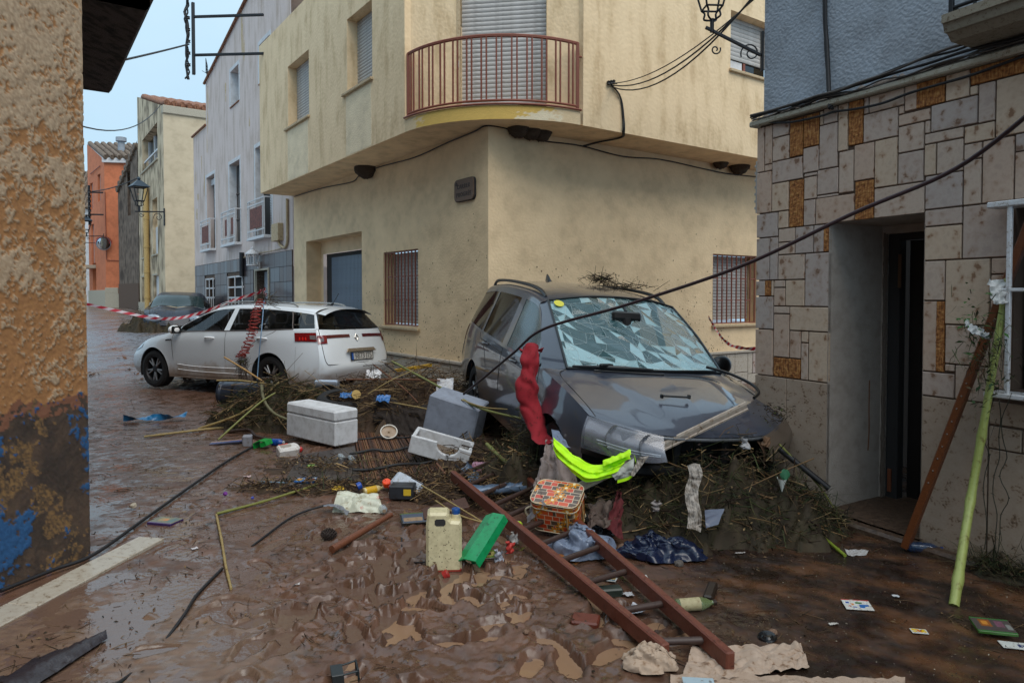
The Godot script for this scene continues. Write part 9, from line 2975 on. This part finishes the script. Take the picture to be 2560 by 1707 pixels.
	tag(obj("orange_stick", b, mat(rgb(136, 82, 54), 0.55, {"tex": T.wood, "tile": 0.3, "world": true, "bump": T.wood_h, "relief": 0.15})), "smooth orange brown stick lying on the mud", "stick")
	b = MB.new()
	b.lathe(P2([V2(0, 0.012), V2(0.02, 0.014), V2(0.028, 0.006), V2(0.04, 0.01), V2(0.045, 0.003), V2(0.038, 0.0)]), 24, xf(Vector3.ZERO))
	item("plastic_disc", b, mat(rgb(20, 20, 22), 0.25), Transform3D(BE(V(0.15, 0, 0.1)), on(V(1.236, 0.006, -3.34))), "round black plastic lid lying on the silt", "lid")
	# little broken lantern cage in the foreground
	t = thing("lamp_housing", "small black broken lamp housing lying in the foreground mud", "lamp housing", on(V(-0.73, 0.035, -2.983)), "", BE(V(0.1, 0.35, 0.08)))
	b = MB.new()
	var hm := mat(rgb(34, 40, 42), 0.5)
	b.prism(P2([V2(-0.05, -0.04), V2(0.0, -0.045), V2(0.0, 0.035), V2(-0.05, 0.04)]), xf(V(0, 0, -0.04)), 0.08, 0.003)
	obj("housing", b, hm, t)
	for q in [[0.0, 0.03], [0.0, -0.045]]:
		for z: float in [-0.035, 0.035]:
			b = MB.new()
			b.tube(PV([V(q[0], q[1], z), V(0.06, q[1] * 1.1, z * 1.1)]), 0.005, 4)
			obj("strut", b, hm, t)
	b = MB.new()
	for e in [[-0.05, -0.04, -0.05, 0.04], [0.035, -0.04, 0.035, 0.04]]:
		b.rod(V(0.06, e[0], e[1]), V(0.06, e[2], e[3]), 0.005, 4)
	b.rod(V(0.06, -0.05, -0.04), V(0.06, 0.035, -0.04), 0.005, 4)
	b.rod(V(0.06, -0.05, 0.04), V(0.06, 0.035, 0.04), 0.005, 4)
	obj("ring", b, hm, t)
	# calla flower with its leaf caught by the wall
	t = thing("calla_flower", "white calla flower with a green leaf beside the grey car", "flower", V(1.847, 0.406, -4.75))
	b = MB.new()
	b.grid(16, 10, func(u: float, v: float):
		var a := (u - 0.5) * 5.0
		var r := 0.03 * (1.0 - v) + 0.003
		return V(sin(a) * r, -v * 0.09 + 0.02 * absf(u - 0.5), cos(a) * r))
	obj("petal", b, mat(rgb(214, 216, 208), 0.5, {"back": Color(0.3, 0.3, 0.25)}), t)
	b = MB.new()
	b.grid(8, 8, func(u: float, v: float): return V(0.02 + (u - 0.5) * 0.07 * sin(PI * (0.1 + 0.9 * v)), 0.07 - v * 0.09, 0.02 * sin(u * PI)))
	obj("leaf", b, mat(rgb(60, 116, 84), 0.5, {"back": Color(0.1, 0.2, 0.1)}), t)
	# stones and clods
	rng.seed = 71
	var spots := [[V(0.723, 0, -4.529), 0.035, "pale stone beside the grey satin cloth"], [V(1.025, 0, -4.248), 0.03, "brown stone below the navy sack"], [V(0.27, 0, -3.076), 0.02, "small orange pebble in the foreground mud"], [V(1.279, 0, -3.387), 0.022, "small stone left of the black lid"], [V(-1.901, 0, -5.998), 0.03, "round grey stone left of the blue packet"], [V(-1.817, 0, -5.943), 0.03, "rounder dark stone right next to the grey stone"], [V(0.067, 0, -3.33), 0.016, "small clod in the churned mud"], [V(-0.33, 0, -4.529), 0.02, "pinkish crumbled lump between the jerrycan and green plastic"]]
	for q in spots:
		b = MB.new()
		var sd := rf(0, 50)
		b.grid(14, 9, func(u: float, v: float):
			var d := V(cos(u * TAU) * sin(v * PI), -cos(v * PI) * 0.7, -sin(u * TAU) * sin(v * PI))
			return d * q[1] * (1.0 + 0.35 * nz(d.x * 1.5 + sd, d.y * 1.5, d.z * 1.5)))
		item("stone", b, mat(rgb(142, 112, 92) if q[1] != 0.03 else rgb(112, 104, 98), 0.8, {"tex": T.mud, "tile": 0.1, "bump": T.mid, "relief": 0.3}), Transform3D(Basis(), on(q[0], q[1] * 0.4)), q[2], "stone")

func tapes_and_wire() -> void:
	# red and white barrier tape
	var im := Image.create(64, 8, false, Image.FORMAT_RGB8)
	im.fill(Color(0.80, 0.74, 0.74))
	for y in 8:
		for x in 64:
			if posmod(x + y, 16) < 8: im.set_pixel(x, y, Color(0.72, 0.12, 0.18))
	var tm := StandardMaterial3D.new()
	tm.albedo_texture = ImageTexture.create_from_image(im)
	tm.roughness = 0.4
	var tape := func(label: String, p: PackedVector3Array, w: float, twist: float) -> void:
		var mb := MB.new()
		var s := spline(p, 10)
		var g := []
		for j in 2:
			var r := PackedVector3Array()
			for i in s.size():
				var a := sin(i * 0.35) * twist
				r.append(s[i] + V(0, cos(a), sin(a) * 0.6) * (j - 0.5) * w)
			g.append(r)
		mb.pts(g)
		for i in mb.t.size(): mb.t[i] = V2(mb.t[i].x * s.size() / 14.0, mb.t[i].y)
		tag(obj("barrier_tape", mb, tm), label, "tape")
	tape.call("red and white barrier tape sagging across the street behind the white car", PV([V(-10.529, 1.52, -17), V(-9.687, 1.33, -17), V(-8.738, 1.139, -17), V(-8.103, 1.139, -17), V(-7.554, 1.294, -17.2), V(-6.96, 1.581, -17.6), V(-6.516, 1.782, -18.2)]), 0.075, 0.5)
	tape.call("pink end of barrier tape knotted to the dark house's grille", PV([V(-6.561, 1.805, -18.2), V(-6.438, 1.851, -18.3), V(-6.507, 1.76, -18.3), V(-6.416, 1.692, -18.3)]), 0.1, 1.2)
	tape.call("red and white barrier tape hanging from the right window grille", PV([V(3.192, 1.323, -11.35), V(3.278, 1.156, -11.3), V(3.362, 1, -11.2), V(3.485, 0.881, -11.1), V(3.64, 0.847, -10.9), V(3.862, 0.848, -10.8)]), 0.06, 0.9)
	# red wire coil with muck hanging over the white car's roof
	var c := thing("red_wire_coil", "tangled red wire coil hanging over the white car's side", "wire")
	var b := MB.new()
	var ax := spline(PV([V(-3.85, 1.595, -10.75), V(-3.822, 1.434, -10.45), V(-3.826, 1.242, -10.35), V(-3.855, 1.052, -10.3), V(-3.94, 0.859, -10.3), V(-4.006, 0.763, -10.3)]), 24)
	var p := PackedVector3Array()
	rng.seed = 5
	for i in ax.size():
		var a := i * 1.05
		var r := 0.055 + 0.03 * nz(i * 0.09, 2.0)
		p.append(ax[i] + V(cos(a) * r, sin(a) * 0.02, maxf(-0.02, sin(a) * r)))
	b.tube(spline(p, 3), 0.0065, 5)
	var q2 := PackedVector3Array()
	for i in ax.size():
		var a := i * 0.8 + 1.0
		q2.append(ax[i] + V(cos(a) * 0.075 + rf(-0.02, 0.02), rf(-0.02, 0.02), maxf(0.0, sin(a) * 0.06)))
	b.tube(spline(q2, 3), 0.005, 5)
	obj("coil", b, mat(rgb(150, 50, 42), 0.45), c)
	b = MB.new()
	b.tube(spline(PV([V(-3.792, 1.595, -10.7), V(-3.676, 1.151, -10.25), V(-3.718, 0.767, -10.25), V(-3.728, 0.44, -10.2)]), 6), 0.008, 5)
	tag(obj("blue_string", b, mat(rgb(110, 140, 170), 0.5)), "pale blue cord hanging straight down the white car's side", "cord")
	# muck on the two roofs and on the coil
	for q in [["muddy twigs caught on the white car's roof rail", V(-3.77, 1.595, -10.75), 0.16, 0.09, 160, 0.22], ["muddy roots hanging from the red wire coil", V(-3.987, 0.711, -10.3), 0.07, 0.09, 90, 0.2], ["weeds and twigs caught on the grey car's roof rail", V(1.029, 1.862, -8.2), 0.13, 0.05, 180, 0.26], ["twigs lying along the grey car's far roof rail", V(1.329, 1.769, -8.1), 0.22, 0.035, 120, 0.24], ["dead weeds stuck along the grey car's right wing", V(2.006, 0.779, -5.3), 0.10, 0.07, 130, 0.06]]:
		b = MB.new()
		rng.seed = int(q[2] * 1000) + q[4]
		for k in q[4]:
			var pp: Vector3 = q[1] + V(rng.randfn(0, q[2] * 0.6), rng.randfn(0, q[3] * 0.6), rng.randfn(0, 0.05))
			if k % 3 == 0: leaf(b, pp, rf(0.008, 0.022), [rgb(52, 48, 34), rgb(84, 96, 40), rgb(60, 48, 38)][rng.randi() % 3])
			else: twig(b, pp, V(rf(-1, 1), rf(-0.5, 0.5), rf(-1, 1)).normalized(), rf(0.05, 1.0) * q[5], rf(0.0015, 0.004), [rgb(58, 46, 38), rgb(40, 32, 27), rgb(86, 72, 52)][rng.randi() % 3])
		tag(obj("caught_twigs", b, M.wrack), q[0], "twigs", "", "stuff")
	b = MB.new()
	rng.seed = 303
	for k in 60:  # roots trailing below the coil
		var s0: Vector3 = V(-3.98, 0.73, -10.3) + V(rf(-0.06, 0.06), rf(-0.03, 0.03), rf(-0.03, 0.03))
		b.tube(PV([s0, s0 + V(rf(-0.05, 0.05), -rf(0.08, 0.2), rf(-0.03, 0.03)), s0 + V(rf(-0.1, 0.1), -rf(0.2, 0.45), rf(-0.03, 0.05))]), 0.002, 3, false)
	tag(obj("trailing_roots", b, mat(rgb(62, 50, 42), 0.8)), "fine roots trailing below the red wire coil", "roots", "", "stuff")

func litter() -> void:  # crumbs of leaf and twig over the whole mud
	var b := MB.new()
	rng.seed = 404
	var browns := [rgb(60, 46, 36), rgb(44, 34, 28), rgb(82, 62, 46), rgb(110, 88, 62), rgb(70, 54, 42)]
	for k in 15000:
		var z := -2.7 - pow(rf(0, 1), 1.3) * 9.0
		var x := rf(-3.4, 3.0) if z > -6.0 else rf(-6.0, 2.4)
		if x < -2.4 and z > -4.5: continue
		if nz(x * 0.9, z * 0.9, 61.0) + 0.6 * nz(x * 3.0, z * 3.0, 62.0) < rf(-0.3, 0.5): continue
		var p := V(x, gh(x, z) + 0.003, z)
		if k % 3 == 0: twig(b, p, V(rf(-1, 1), rf(-0.1, 0.1), rf(-1, 1)).normalized(), rf(0.03, 0.16), rf(0.001, 0.0025), browns[rng.randi() % 5])
		else: leaf(b, p + V(0, 0.003, 0), rf(0.005, 0.016), browns[rng.randi() % 5])
	for k in 2600:  # grit and chips of shell on the right
		var x := rf(0.2, 3.2)
		var z := rf(-5.2, -2.7)
		var c: Color = [rgb(150, 138, 122), rgb(96, 84, 74), rgb(48, 42, 38), rgb(128, 104, 84)][rng.randi() % 4]
		leaf(b, V(x, gh(x, z) + 0.003, z), rf(0.002, 0.006), c)
	for k in 90:  # clods up the street
		var x := rf(-9.0, -3.5)
		var z := -rf(12.5, 19.0)
		for j in 3: leaf(b, V(x + rf(-0.1, 0.1), gh(x, z) + 0.02, z + rf(-0.1, 0.1)), rf(0.03, 0.09), rgb(104, 74, 58))
	tag(obj("leaf_litter", b, M.wrack), "crumbs of leaves, twigs and grit strewn over the mud", "litter", "", "stuff")

func _ready() -> void:
	camera_and_light()
	make_textures()
	make_materials()
	ground()
	left_house()
	corner_house()
	pink_house()
	cream_house()
	upper_street_houses()
	stone_house()
	street_sign()
	street_fittings()
	nests_and_cables()
	white_estate()
	grey_mpv()
	blue_car()
	big_debris()
	small_debris()
	tapes_and_wire()
	litter()
